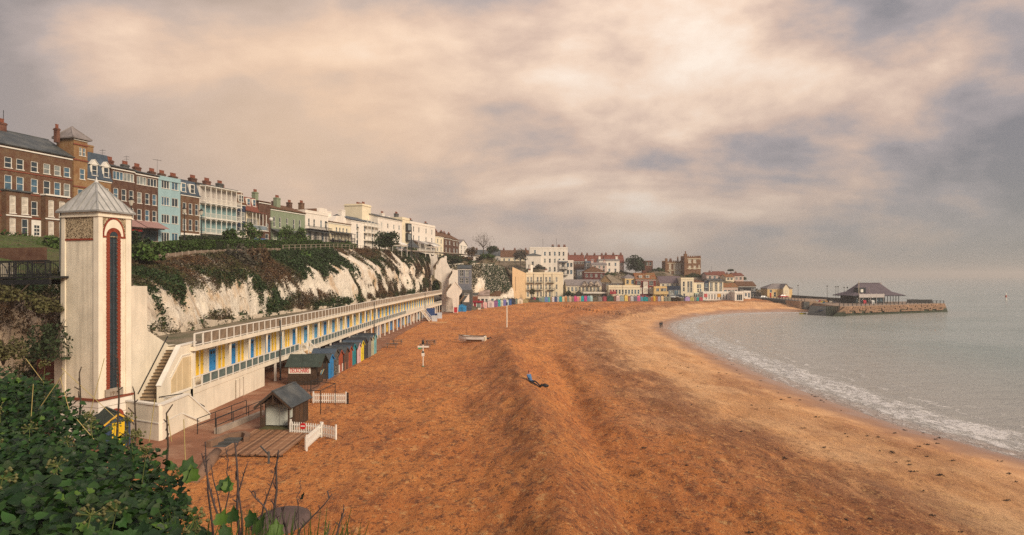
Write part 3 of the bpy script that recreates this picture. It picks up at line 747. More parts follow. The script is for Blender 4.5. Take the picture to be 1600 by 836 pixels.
def wall_mb(W, D, H, holes, rev=0.16, below=0.0, gable=None, mb=None, y0=0.0):
 """Box walls whose front (y = 0) has real window openings; holes = (u, z, w, h)."""
 b = mb or MB()
 us = sorted({0.0, W} | {round(min(max(x, 0), W), 4) for h in holes for x in (h[0], h[0] + h[2])})
 zs = sorted({-below, H} | {round(min(max(x, -below), H), 4) for h in holes for x in (h[1], h[1] + h[3])})
 for i in range(len(us) - 1):
  for j in range(len(zs) - 1):
   cu, cz = (us[i] + us[i+1]) / 2, (zs[j] + zs[j+1]) / 2
   if any(h[0] < cu < h[0] + h[2] and h[1] < cz < h[1] + h[3] for h in holes): continue
   b.add([(us[i], y0, zs[j]), (us[i+1], y0, zs[j]), (us[i+1], y0, zs[j+1]), (us[i], y0, zs[j+1])], [(0, 1, 2, 3)])
 for u, z, w, h in holes:
  y = y0; r = y0 + rev
  b.add([(u,y,z),(u,r,z),(u,r,z+h),(u,y,z+h)], [(0,1,2,3)]); b.add([(u+w,y,z),(u+w,y,z+h),(u+w,r,z+h),(u+w,r,z)], [(0,1,2,3)])
  b.add([(u,y,z+h),(u,r,z+h),(u+w,r,z+h),(u+w,y,z+h)], [(0,1,2,3)]); b.add([(u,y,z),(u+w,y,z),(u+w,r,z),(u,r,z)], [(0,1,2,3)])
  b.add([(u,r,z),(u+w,r,z),(u+w,r,z+h),(u,r,z+h)], [(0,1,2,3)])
 b.add([(0,y0,-below),(0,D,-below),(0,D,H),(0,y0,H)], [(0,1,2,3)]); b.add([(W,y0,-below),(W,y0,H),(W,D,H),(W,D,-below)], [(0,1,2,3)])
 b.add([(0,D,-below),(W,D,-below),(W,D,H),(0,D,H)], [(0,1,2,3)]); b.add([(0,y0,H),(W,y0,H),(W,D,H),(0,D,H)], [(0,1,2,3)])
 if gable == 'side':
  pass
 return b

def chimney(parent, u, y, z, w=0.9, d=0.6, h=1.8, n=3, m=None, pots=True):
 w *= .78; h *= .85
 b = MB(); b.box(u - w/2, u + w/2, y - d/2, y + d/2, z - 1.2, z + h)
 b.box(u - w/2 - .08, u + w/2 + .08, y - d/2 - .08, y + d/2 + .08, z + h - .3, z + h - .12)
 if pots:
  for k in range(n):
   x = u + w * ((k + .5) / n - .5) * .9
   b.lathe(x, y, [(.13, z + h - .02), (.11, z + h + .5), (.15, z + h + .55), (.15, z + h + .62)], 7, 1)
 return b.build('chimney', [m or BRICKB, POT], parent)

def house(name, label, cat, loc, rz, W, D, H, wm, wins=(), roof='flat', rise=2.5, rm=None, chims=(), below=1.5, group=None,
    fm=None, pane=True, over=0.25, cornice=True, style='sash', cm=None, gms=None):
 """wins: (u fraction, z fraction of H, width m, height m[, style]) of each window's lower middle."""
 t = thing(name, label, cat, loc, rz, group)
 rects = []
 for w in wins:
  u = w[0] * W - w[2] / 2; z = w[1] * H
  if u < 0.12 or u + w[2] > W - 0.12: u = min(max(u, .12), W - .12 - w[2])
  if z + w[3] > H - 0.1: z = H - .1 - w[3]
  rects.append((u, z, w[2], w[3], w[4] if len(w) > 4 else style))
 wb = wall_mb(W, D, H, [r[:4] for r in rects], below=below)
 rm = rm or SLATE
 if roof in ('gable', 'gableend'):
  for x in (0, W): wb.add([(x, 0, H), (x, D, H), (x, D/2, H + rise)], [(0, 1, 2)])
 if roof == 'front':
  for y in (0, D): wb.add([(0, y, H), (W, y, H), (W/2, y, H + rise)], [(0, 1, 2)])
 wb.build('wall', wm, t)
 for u, z, w, h, st in rects: add_window(t, u, z, w, h, 0.0, st, fm, R.choice(gms) if gms else None, pane)
 b = MB(); o = over
 if roof == 'flat':
  b.box(-.08, W + .08, -.12, D + .08, H - .35, H - .18)
  b.box(-.02, W + .02, -.04, .26, H - .18, H + .45); b.box(-.02, W + .02, D - .2, D + .02, H, H + .45)
  b.box(-.02, .22, .26, D - .2, H + .002, H + .45); b.box(W - .22, W + .02, .26, D - .2, H + .002, H + .45)
  r = b.build('roof', wm, t)
  ztop = H + .4
 elif roof == 'gable':
  b.slab([(-o, -o, H - .05), (W + o, -o, H - .05), (W + o, D/2, H + rise), (-o, D/2, H + rise)], .16)
  b.slab([(-o, D/2, H + rise), (W + o, D/2, H + rise), (W + o, D + o, H - .05), (-o, D + o, H - .05)], .16)
  b.bar((-o, D/2, H + rise + .16), (W + o, D/2, H + rise + .16), .25, .14)
  r = b.build('roof', rm, t); ztop = H + rise
 elif roof == 'front':
  b.slab([(-o, -o, H - .05), (-o, D + o, H - .05), (W/2, D + o, H + rise), (W/2, -o, H + rise)], .16)
  b.slab([(W/2, -o, H + rise), (W/2, D + o, H + rise), (W + o, D + o, H - .05), (W + o, -o, H - .05)], .16)
  b.bar((W/2, -o, H + rise + .16), (W/2, D + o, H + rise + .16), .25, .14)
  r = b.build('roof', rm, t); ztop = H + rise
 elif roof == 'hip':
  i = min(D / 2, W / 2 - .05)
  e = [(-o, -o, H), (W + o, -o, H), (W + o, D + o, H), (-o, D + o, H)]
  r0, r1 = (i, D/2, H + rise), (W - i, D/2, H + rise)
  b.add(e + [r0, r1], [(0, 1, 5, 4), (2, 3, 4, 5), (1, 2, 5), (3, 0, 4), (3, 2, 1, 0)])
  b.box(-o, W + o, -o, D + o, H - .18, H - .003)
  b.bar((r0[0], D/2, H + rise), (r1[0] + .05, D/2, H + rise), .28, .2)
  for a, c in ((0, r0), (1, r1), (2, r1), (3, r0)): b.bar(e[a], c, .22, .16)
  r = b.build('roof', rm, t); ztop = H + rise
 elif roof == 'mansard':
  s = 0.9
  b.add([(-.05,-.1,H),(W+.05,-.1,H),(W+.05,D,H),(-.05,D,H),(-.05,s,H+rise),(W+.05,s,H+rise),(W+.05,D-.1,H+rise),(-.05,D-.1,H+rise)],
     [(0,1,5,4),(1,2,6,5),(2,3,7,6),(3,0,4,7),(4,5,6,7)])
  b.box(-.12, W + .12, -.25, D, H - .2, H - .003)
  r = b.build('roof', rm, t); ztop = H + rise
 for c in chims: chimney(r, c[0] * W, c[1] * D, ztop, *(c[2:] if len(c) > 2 else ()), m=cm)
 if cornice and roof != 'flat':
  MB().box(-.03, W + .03, -.14, .02, H - .42, H - .24).build('cornice', fm or WHITE, t)
 t['_H'] = H
 return t

def dormer(parent, u, z, w, h, y=0.3, gable=True, rm=None, depth=1.6):
 parent = parent.parent
 b = MB(); b.box(-w/2, w/2, 0, depth, 0, h)
 if gable: b.prism([(-w/2 - .08, h), (w/2 + .08, h), (0, h + w * .6)], -.12, depth)
 o = b.build('dormer', WHITE if gable else (rm or WHITE), parent, (u, y, z))
 add_window(o, -w/2 + .12, .12, w - .24, h - .2, -.12, 'sash')
 if gable:
  q = MB()
  q.slab([(-w/2 - .2, -.2, h - .06), (-w/2 - .2, depth, h - .06), (0, depth, h + w * .6 + .05), (0, -.2, h + w * .6 + .05)], .07)
  q.slab([(w/2 + .2, -.2, h - .06), (w/2 + .2, depth, h - .06), (0, depth, h + w * .6 + .05), (0, -.2, h + w * .6 + .05)], .07)
  q.build('dormer_roof', WHITE, o)
 return o
def balcony(parent, u0, u1, z, depth=1.1, rail=0.95, m=None, posts=None, top=None, n=None, roofm=None, fill=None, posts_m=None):
 """Slab, balustrade and, if top is set, posts up to a little roof."""
 m = m or WHITE
 b = MB(); b.box(u0, u1, -depth, -.002, z - .16, z)
 b.box(u0, u1, -depth, -depth + .06, z + rail - .06, z + rail)
 for x in (u0, u1 - .06): b.box(x, x + .06, -depth + .06, -.002, z + rail - .06, z + rail)
 nb = n or max(4, int((u1 - u0) / 0.22))
 for k in range(nb + 1):
  x = u0 + .03 + (u1 - u0 - .06) * k / nb
  b.box(x - .018, x + .018, -depth + .01, -depth + .045, z, z + rail - .06)
 if fill: b.box(u0 + .06, u1 - .06, -depth + .015, -depth + .035, z + .05, z + rail - .1, 1)
 o = b.build('balcony', [m, fill or m], parent)
 if posts and top:
  for k in range(posts + 1):
   x = u0 + .07 + (u1 - u0 - .14) * k / posts
   MB().box(x - .06, x + .06, -depth + .07, -depth + .18, z, top).build('post', posts_m or m, o)
  if roofm:
   MB().slab([(u0 - .15, -depth - .2, top - .02), (u1 + .15, -depth - .2, top - .02), (u1 + .15, -.003, top + .45), (u0 - .15, -.003, top + .45)], .08).build('balcony_roof', roofm, o)
 return o
def grid(cols, rows, w, hs, style='sash'):
 """rows: z fractions; hs: heights."""
 return [(c, r, w, h, style) for c in cols for r, h in zip(rows, hs)]

FROT = math.atan2(FU[1], FU[0])
def fpos(px, off=0.0):
 """Point of the terrace's facade line under a photo column."""
 k = (px - 800) / F
 t = (k * FA0[1] - FA0[0]) / (0.2581 - k)
 y = FA0[1] + t; x = FA0[0] + 0.2581 * t
 return x, y
def terrace(px0, px1, ye, label, wm, wins=(), name='terraced_house', cat='house', fwd=0.0, D=9.0, **kw):
 x0, y0 = fpos(px0); x1, y1 = fpos(px1)
 zb = road_z(y0) + .1; H = zat(ye, y0) - zb
 W = math.hypot(x1 - x0, y1 - y0) - 0.03
 n = Vector((FU[1], -FU[0]))          # towards the sea
 t = house(name, label, cat, (x0 + n.x * fwd, y0 + n.y * fwd, zb), FROT, W, D, H, wm, wins, group='terraced houses along the clifftop', **kw)
 return t, W, H

def build_terrace():
 # 1 the long brick terrace
 x0, y0 = fpos(-40); x1, y1 = fpos(113); Wd = math.hypot(x1 - x0, y1 - y0)
 def uf(px):
  x, y = fpos(px); return math.hypot(x - x0, y - y0) / Wd
 c = [uf(p) for p in (-30, -14, 13, 31.5, 54, 73.5, 90, 105)]
 wins = []
 for u in c: wins += [(u, .755, 1.05, 1.55), (u, .520, 1.05, 2.1)]
 wins += [(c[0], .27, .95, 2.2), (c[1], .27, .95, 2.2), (c[4], .27, .95, 2.1), (c[0], .03, .95, 2.4), (c[1], .03, .95, 2.4)]
 t, W, H = terrace(-40, 113, 216.5, 'long four storey brick terrace with two bays and slate roof, leftmost on the clifftop', BRICK, wins, roof='gable', rise=2.9, D=10, rm=SLATE, cornice=True)
 for a, bq in ((2, 3), (5, 6)):
  u0 = c[a] * W - .95; u1 = c[bq] * W + .85; hb = .505 * H
  rects = [((u1 - u0) * .16 - .1, .035 * H, .85, 2.4), ((u1 - u0) * .62, .035 * H, .95, 2.4), ((u1 - u0) * .16 - .1, .265 * H, .85, 2.5), ((u1 - u0) * .62, .265 * H, .95, 2.5)]
  b = wall_mb(u1 - u0, .9, hb, rects, below=1).build('bay', BRICK, t, (u0, -.9, 0))
  for r in rects: add_window(b, *r, gm=R.choice([GLASS, GLASSC, GLASSC]))
  MB().box(-.15, u1 - u0 + .15, -.25, .898, hb + .002, hb + .22).build('bay_roof', SLATE if a == 2 else WHITE, b)
  for zz in (.03, .255): MB().box(-.06, u1 - u0 + .06, -.12, -.002, zz * H - .22, zz * H - .04).build('sill_band', WHITE, b)
 for zz in (.235, .49, .725): MB().box(0, W, -.09, -.003, zz * H, zz * H + .16).build('string_course', REDBAND, t)
 d = MB(); d.box(0, 1.5, -.05, .04, 0, 2.9); d.box(.25, 1.25, -.08, -.051, .1, 2.3, 1)
 for k in range(4):
  for q in range(2): d.box(.36 + q * .42, .70 + q * .42, -.10, -.081, .2 + k * .52, .6 + k * .52, 2)
 d.build('door', [WHITE, WHITE, GLASS], t, (uf(57) * W - .75, 0, 0))
 roof_ = [o for o in t.children if o.name.startswith('roof')][0]
 chimney(roof_, uf(41) * W, 5, H + 2.9, 1.8, .9, 1.4, 5, BRICKR)
 MB().tube([(uf(47) * W, 5, H + 2), (uf(47) * W, 5, H + 6.0)], .04, 5).build('aerial', DARK, roof_)
 # 2 the turret house
 t, W, H = terrace(113.3, 135, 214, 'narrow brick turret house with a pyramid slate cap', BRICKY, [(.5, .83, .5, 1.3, 'arch'), (.76, .83, .45, 1.3, 'arch'), (.62, .60, .9, 1.7), (.5, .38, 1.0, 2.0), (.5, .12, 1.0, 2.0)],
       fwd=.25, D=3.4, roof='hip', rise=1.9, rm=SLATEL, over=.45, name='turret_house')
 for zz in (.52, .78, .93): MB().box(-.08, W + .08, -.12, -.003, zz * H, zz * H + .2).build('string_course', REDBAND, t)
 chimney([o for o in t.children if o.name.startswith('roof')][0], -.7, 2.5, H + .3, .7, .6, 1.2, 2, BRICKR)
 # 3 mansard
 t, W, H = terrace(135.3, 174, 276, 'brick house under a tall blue slate mansard with two white dormers', BRICKY, grid((.2, .5, .8), (.70, .38, .06), .95, (1.7, 2.0, 2.2)), roof='mansard', rise=4.2, rm=SLATEB)
 r_ = [o for o in t.children if o.name.startswith('roof')][0]
 for u in (.32, .80): dormer(r_, u * W, H + .25, 1.25, 1.9, .12)
 chimney(r_, .78 * W, 4, H + 3.4, 2.2, 1.0, 3.0, 4, BRICKY, pots=False); chimney(r_, .55 * W, 5, H + 3.4, 1.0, 1.0, 1.6, 2, BRICKB, pots=False)
 # 4 brown brick pair
 for (a, bq, ye, lab) in ((174.3, 211, 259.5, 'brown brick house above a pink cafe awning, nearer of the pair'), (211.3, 247, 268.5, 'brown brick house beside the pale blue house, farther of the pair')):
  t, W, H = terrace(a, bq, ye, lab, BRICKB, [(.28, .83, 2.1, 1.45, 'tri'), (.74, .83, 2.1, 1.45, 'tri')] + grid((.18, .52, .84), (.56, .32), .95, (2.0, 2.0)), roof='gable', rise=1.0, rm=SLATE)
  r_ = [o for o in t.children if o.name.startswith('roof')][0]
  for u in (.30, .80) if a < 200 else (.45, .97): chimney(r_, u * W, 4.5, H + .9, 1.6, .7, 1.1, 4, BRICKR if u > .7 else CONCD)
  MB().tube([(.62 * W, 5, H), (.62 * W, 5, H + 3.6)], .03, 4).bar((.5 * W, 5, H + 3.3), (.74 * W, 5, H + 3.5), .05).bar((.55 * W, 5.2, H + 2.9), (.7 * W, 4.8, H + 3.0), .04).build('aerial', DARK, r_)
  f = MB(); f.box(0, W, -1.5, -1.35, 2.5, 2.72); f.build('shop_fascia', PINKH, t)
  MB().slab([(0, -2.6, 2.6), (W - .05, -2.6, 2.6), (W - .05, -.02, 3.9), (0, -.02, 3.9)], .06).build('awning', paint('dusty_pink', (0.33, .19, .17)), t)
  g = MB(); g.box(.3, W - .3, -.06, .05, .4, 2.3); g.build('shop_window', GLASS, t)
  if a < 200:
   sg = MB()
   for k in range(5): sg.box(.4 + k * W * .18, .4 + k * W * .18 + .9, -1.60, -1.52, 2.0, 2.35)
   sg.build('shop_sign', mat('red_sign', (.6, .05, .03), .5, .1), t)
 # 5 pale blue
 t, W, H = terrace(247.3, 282, 277.5, 'pale blue four storey house with a flat top', BLUEH, [(u, z, w, h, s) for u, w, s in ((.32, 1.9, 'tri'), (.75, 1.6, 'case')) for z, h in ((.85, 1.5), (.59, 1.6), (.32, 1.6), (.02, 1.9))], roof='flat')
 r_ = [o for o in t.children if o.name.startswith('roof')][0]
 for u in (.5, .95): chimney(r_, u * W, 4, H + .3, 1.6, .7, 1.6, 4, BRICKB)
 MB().tube([(.75 * W, 4, H), (.75 * W, 4, H + 4.2)], .03, 4).bar((.55 * W, 4, H + 4.0), (.95 * W, 4, H + 4.1), .05).build('aerial', DARK, r_)
 # 6 brick over white
 t, W, H = terrace(282.3, 311.5, 301.5, 'brown brick house with a dark mansard over a white ground floor', BRICK, grid((.2, .52, .86), (.60, .28), .9, (2.2, 2.2)), roof='mansard', rise=2.7, rm=SLATEB)
 r_ = [o for o in t.children if o.name.startswith('roof')][0]
 for u in (.15, .62): dormer(r_, u * W, H + .15, 1.35, 1.9, .05, gable=False)
 chimney(r_, .62 * W, 4.5, H + 2.6, 2.0, .8, 1.4, 5, BRICKB); chimney(r_, .3 * W, 6, H + 2.6, 1.4, .8, .8, 3, BRICKB)
 MB().box(-.01, W + .01, -.12, -.003, -1, .23 * H).build('plinth', PALEW, t)
 for u in (.2, .55, .85): add_window(t, u * W - .45, .09 * H, .9, 1.2, -.2)
 # 7 white balconies, three tiers
 t, W, H = terrace(311.8, 369.5, 287.5, 'white house with three tiers of arched balconies', PALEW, [((k + .5) / 6.4, z, 1.5, 2.2, 'case') for k in range(6) for z in (.74, .47, .22)], roof='gable', rise=.9, rm=SLATE)
 TEAL = paint('balcony_teal', (.20, .31, .31))
 r_ = [o for o in t.children if o.name.startswith('roof')][0]
 for u, m in ((.25, BRICKB), (.62, BRICKR), (.98, CONCD)): chimney(r_, u * W, 4, H + .7, 2.0, .8, 1.2, 4, m)
 for z, top in ((.70, .97), (.45, .69), (.20, .44)):
  o = balcony(t, 0.02, W - .02, z * H, 1.4, .95, WHITE, posts=7, top=top * H - .05)
  MB().box(.02, W - .02, -1.5, -.01, top * H - .05, top * H + .10).build('balcony_beam', WHITE, t)
  MB().box(.1, W - .1, -.045, -.004, z * H + .05, top * H - .3).build('back_panel', TEAL if z < .6 else mat('grey_white_render', (.46, .42, .38), .8, .1, .8), t)
  if z < .6:
   for k in range(7):
    x0 = .07 + (W - .14) * k / 7; x1 = .07 + (W - .14) * (k + 1) / 7; zt = top * H - .06; a = MB()
    n = 8; rr = (x1 - x0) / 2
    for q in range(n):
     t0, t1 = math.pi * q / n, math.pi * (q + 1) / n
     xa, xb = (x0 + x1) / 2 - rr * math.cos(t0), (x0 + x1) / 2 - rr * math.cos(t1)
     za, zb2 = zt - .55 + .5 * math.sin(t0), zt - .55 + .5 * math.sin(t1)
     a.hexa([(xa, -1.33, za), (xb, -1.33, zb2), (xb, -1.33, zt), (xa, -1.33, zt)], [(xa, -1.26, za), (xb, -1.26, zb2), (xb, -1.26, zt), (xa, -1.26, zt)])
    a.build('arch', WHITE, o)
 MB().box(0.3, W - .3, -.06, -.003, 0, .17 * H).build('ground_floor_front', BLUEH, t)
 for u in (.08, .4, .78): MB().box(u * W, u * W + 1.5, -.1, -.061, .1, 2.3).build('door', WHITE if u < .3 else GLASSL, t)
 # 8 navy
 t, W, H = terrace(369.8, 384, 317, 'narrow navy blue house with white windows', NAVYH, grid((.27, .75), (.60, .26), .9, (1.9, 1.7)), roof='mansard', rise=2.6, rm=TILEB)
 r_ = [o for o in t.children if o.name.startswith('roof')][0]
 dormer(r_, .5 * W, H + .2, 1.7, 1.7, .05, gable=False); chimney(r_, .2 * W, 4, H + 2.5, 1.6, .8, 1.0, 4, CONCD)
 MB().box(0, W, -.2, -.003, -1, 2.4).build('plinth', PALEW, t)
 # 9 red roofed with blue balcony
 t, W, H = terrace(384.3, 404, 328, 'cream house with a red roof and blue balcony glass', CREAMH, grid((.2, .5, .8), (.50,), 1.3, (2.2,), 'case'), roof='mansard', rise=3.0, rm=TILER)
 r_ = [o for o in t.children if o.name.startswith('roof')][0]
 for u in (.3, .75): dormer(r_, u * W, H + .9, 1.3, 1.8, .35, gable=False)
 balcony(t, -.2, W + .4, .46 * H, 1.9, 1.0, WHITE, posts=4, top=.93 * H, roofm=TILER, fill=GLASSB)
 balcony(t, 0, W, .12 * H, 1.9, .9, paint('bright_blue', (.03, .08, .30)), fill=GLASSB)
 # 10 dark brick end
 t, W, H = terrace(404.3, 422.5, 314, 'plain dark brick house end with bare walls', BRICKB, [(.7, .35, 1.0, 1.8), (.7, .08, 1.2, 2.2)], roof='gable', rise=.5, rm=TILEB)
 r_ = [o for o in t.children if o.name.startswith('roof')][0]
 chimney(r_, .5 * W, 2.5, H + .3, 1.5, .9, 2.4, 4, GREENH); chimney(r_, .98 * W, 4, H + .3, 1.5, .8, 2.0, 4, BRICKB)
 # 11 green
 t, W, H = terrace(422.8, 476.5, 325, 'sage green house with dark ground floor veranda', GREENH, grid((.10, .26, .46, .66, .84), (.52,), .75, (2.5,)), roof='gable', rise=1.6, rm=TILEB)
 r_ = [o for o in t.children if o.name.startswith('roof')][0]
 chimney(r_, .38 * W, 2.0, H + .5, 1.9, .9, 3.0, 4, GREENH); chimney(r_, .62 * W, 5, H + 1.0, 1.6, .9, 2.0, 3, BRICKB); chimney(r_, .95 * W, 4, H + 1.0, 1.6, .9, 2.2, 4, BRICKB)
 MB().slab([(-.1, -2.0, .38 * H), (W, -2.0, .38 * H), (W, -.02, .47 * H), (-.1, -.02, .47 * H)], .08).build('veranda_roof', SLATE, t)
 for k in range(8): MB().box(W * k / 7.3, W * k / 7.3 + .1, -1.9, -1.8, 0, .39 * H).build('post', paint('veranda_green', (.03, .06, .05)), t)
 balcony(t, 0, W, .17 * H, 1.7, .9, paint('veranda_green', (.03, .06, .05)))
 for k in range(5): add_window(t, W * (.07 + k * .19), .19 * H, 1.3, 2.0, -.1, 'case')
 # 12 cream gabled
 t, W, H = terrace(476.8, 513, 330, 'cream stuccoed house with stepped gable and dark iron balcony', PALEW, grid((.16, .38, .68, .88), (.60,), .8, (2.0,)) + grid((.2, .45, .75), (.22,), 1.2, (2.3,), 'case'), roof='flat', D=9)
 r_ = [o for o in t.children if o.name.startswith('roof')][0]
 chimney(r_, .27 * W, 3, H + .3, 1.8, .9, 2.6, 4, BRICK)
 g = MB(); g.prism([(.58 * W, H), (W, H), (W, H + .6), (.93 * W, H + 1.6), (.66 * W, H + 1.6), (.58 * W, H + .6)], .02, 8); g.build('gable', PALEW, t)
 add_window(t, .76 * W, H + .2, .8, 1.1, -.02)
 MB().prism([(.26 * W, H), (.58 * W - .01, H), (.58 * W - .01, H + 1.4)], .6, 7).build('side_roof', TILEB, t)
 balcony(t, 0, W, .19 * H, 1.5, 1.0, DARK, posts=6, top=.45 * H, roofm=SLATE)
 balcony(t, 0, W, .42 * H + 1.0, 1.2, .7, DARK)
 # 13 low cream
 t, W, H = terrace(513.3, 548, 346, 'low cream house with a dark iron veranda, beside the stepped gable', CREAMH, grid((.35, .5, .65, .82), (.62,), .8, (1.5,)) + grid((.2, .5, .8), (.1,), 1.3, (2.2,), 'case'), roof='gable', rise=.8, rm=TILEB)
 chimney([o for o in t.children if o.name.startswith('roof')][0], .25 * W, 3, H + .3, 1.9, .9, 2.6, 3, BRICKB)
 balcony(t, .05 * W, W, .32 * H, 1.5, .95, DARK, posts=6, top=.60 * H, roofm=SLATE)
 balcony(t, .1 * W, W, .02, 1.5, .95, DARK, posts=6, top=.33 * H - .2)
 # 14 white with scaffolding
 t, W, H = terrace(548.3, 590, 343, 'white stuccoed villa with tall side chimneys and scaffold balconies', PALEW, grid((.22, .5, .8), (.66, .38, .08), 1.0, (1.9, 2.0, 2.1)), roof='gable', rise=1.4, rm=SLATEB)
 r_ = [o for o in t.children if o.name.startswith('roof')][0]
 chimney(r_, .06 * W, 3.5, H + .2, 2.6, 1.2, 3.2, 5, PALEW, pots=False); chimney(r_, -.30 * W, 4.5, H - .3, 2.6, 1.2, 2.6, 5, PALEW, pots=False)
 for z in (.35, .62, .86): balcony(t, .45 * W, W - .1, z * H, 1.5, .95, WHITE, posts=4, top=(z + .24) * H)
 balcony(t, .05 * W, W, .02, 3.0, 1.0, WHITE)
 MB().prism([(-.42 * W, -1), (-.005, -1), (-.005, H + .2), (-.1 * W, H + 1.0), (-.3 * W, H + .6), (-.42 * W, H - 1.0)], 1.5, 9).build('side_wing', PALEW, t)
 # 15 tall white terrace
 t, W, H = terrace(590.3, 628, 338, 'tall white terrace house with a great side chimney wall', PALEW, grid((.15, .40, .65, .88), (.70, .42, .12), .95, (1.5, 2.0, 2.1)), roof='gable', rise=1.2, rm=SLATE)
 r_ = [o for o in t.children if o.name.startswith('roof')][0]
 b = MB(); b.box(-4.6, 1.2, 3, 9, -1, H + 3.6); b.box(-4.8, 1.4, 2.8, 9.2, H + 3.0, H + 3.3)
 for k in range(9): b.lathe(-4.2 + k * .6, 5, [(.15, H + 3.55), (.13, H + 4.1 + (.5 if k > 5 else 0)), (.17, H + 4.2 + (.5 if k > 5 else 0))], 6, 1)
 b.build('chimney_wall', [CREAMH, POT], t)
 chimney(r_, .62 * W, 4, H + .6, 2.4, 1.0, 1.8, 4, PALEW); chimney(r_, .85 * W, 4, H + .6, 2.0, 1.0, 1.0, 4, PALEW, pots=False)
 # 16 dark bays
 t, W, H = terrace(628.3, 640, 341, 'narrow cream house with a stack of black bay windows', CREAMH, [(.25, .66, .6, 1.6)], roof='flat')
 for z in (.32, .62): MB().box(.42 * W, .95 * W, -.9, -.003, z * H, z * H + 2.8).box(.46 * W, .91 * W, -.93, -.901, z * H + .5, z * H + 2.4, 1).build('bay_window', [DARK, GLASSL], t)
 chimney([o for o in t.children if o.name.startswith('roof')][0], .3 * W, 3, H + .3, 2.6, .9, 1.8, 4, CONCD)
 # 17 white end
 t, W, H = terrace(640.3, 680, 347, 'white clifftop house with a grey tented veranda', PALEW, grid((.14, .34, .62, .86), (.70, .40), 1.0, (1.9, 1.9)), roof='flat')
 r_ = [o for o in t.children if o.name.startswith('roof')][0]
 for u in (.3, .9): chimney(r_, u * W, 3, H + .3, 2.6, .9, 1.3, 4, CONCD)
 for k in range(4):
  x = W * (.1 + k * .22)
  MB().slab([(x, -3, 3.0), (x + W * .2, -3, 3.0), (x + W * .2, -.02, 4.3), (x, -.02, 4.3)], .06).build('veranda_roof', LEADR if k % 2 else SLATEL, t)
  for q in (0, W * .2): MB().box(x + q - .05, x + q + .05, -3, -2.9, 0, 3.0).build('post', WHITE, t)
 # 18 last brown ones
 for a, bq, ye, lab, wm, rr in ((680.3, 693, 368, 'small yellow house past the white veranda, with brown roof', CREAMH, 'gable'), (693.3, 706, 371, 'brown brick bay house near the end of the clifftop', BRICKB, 'gable'),
        (706.3, 717, 374, 'brown brick house second from the clifftop end', BRICKB, 'gable'), (717.3, 730, 382, 'white gabled house closing the clifftop row', PALEW, 'front')):
  t, W, H = terrace(a, bq, ye, lab, wm, grid((.28, .72), (.60, .15), 1.3, (1.6, 1.7), 'pair'), roof=rr, rise=2.2, rm=SLATEL if rr == 'front' else TILEB, D=8)
  r_ = [o for o in t.children if o.name.startswith('roof')][0]
  if rr == 'gable':
   for u in (.15, .8): chimney(r_, u * W, 4, H + 1.6, 1.8, .9, 1.6, 3, BRICKR if u < .5 else BRICKB)
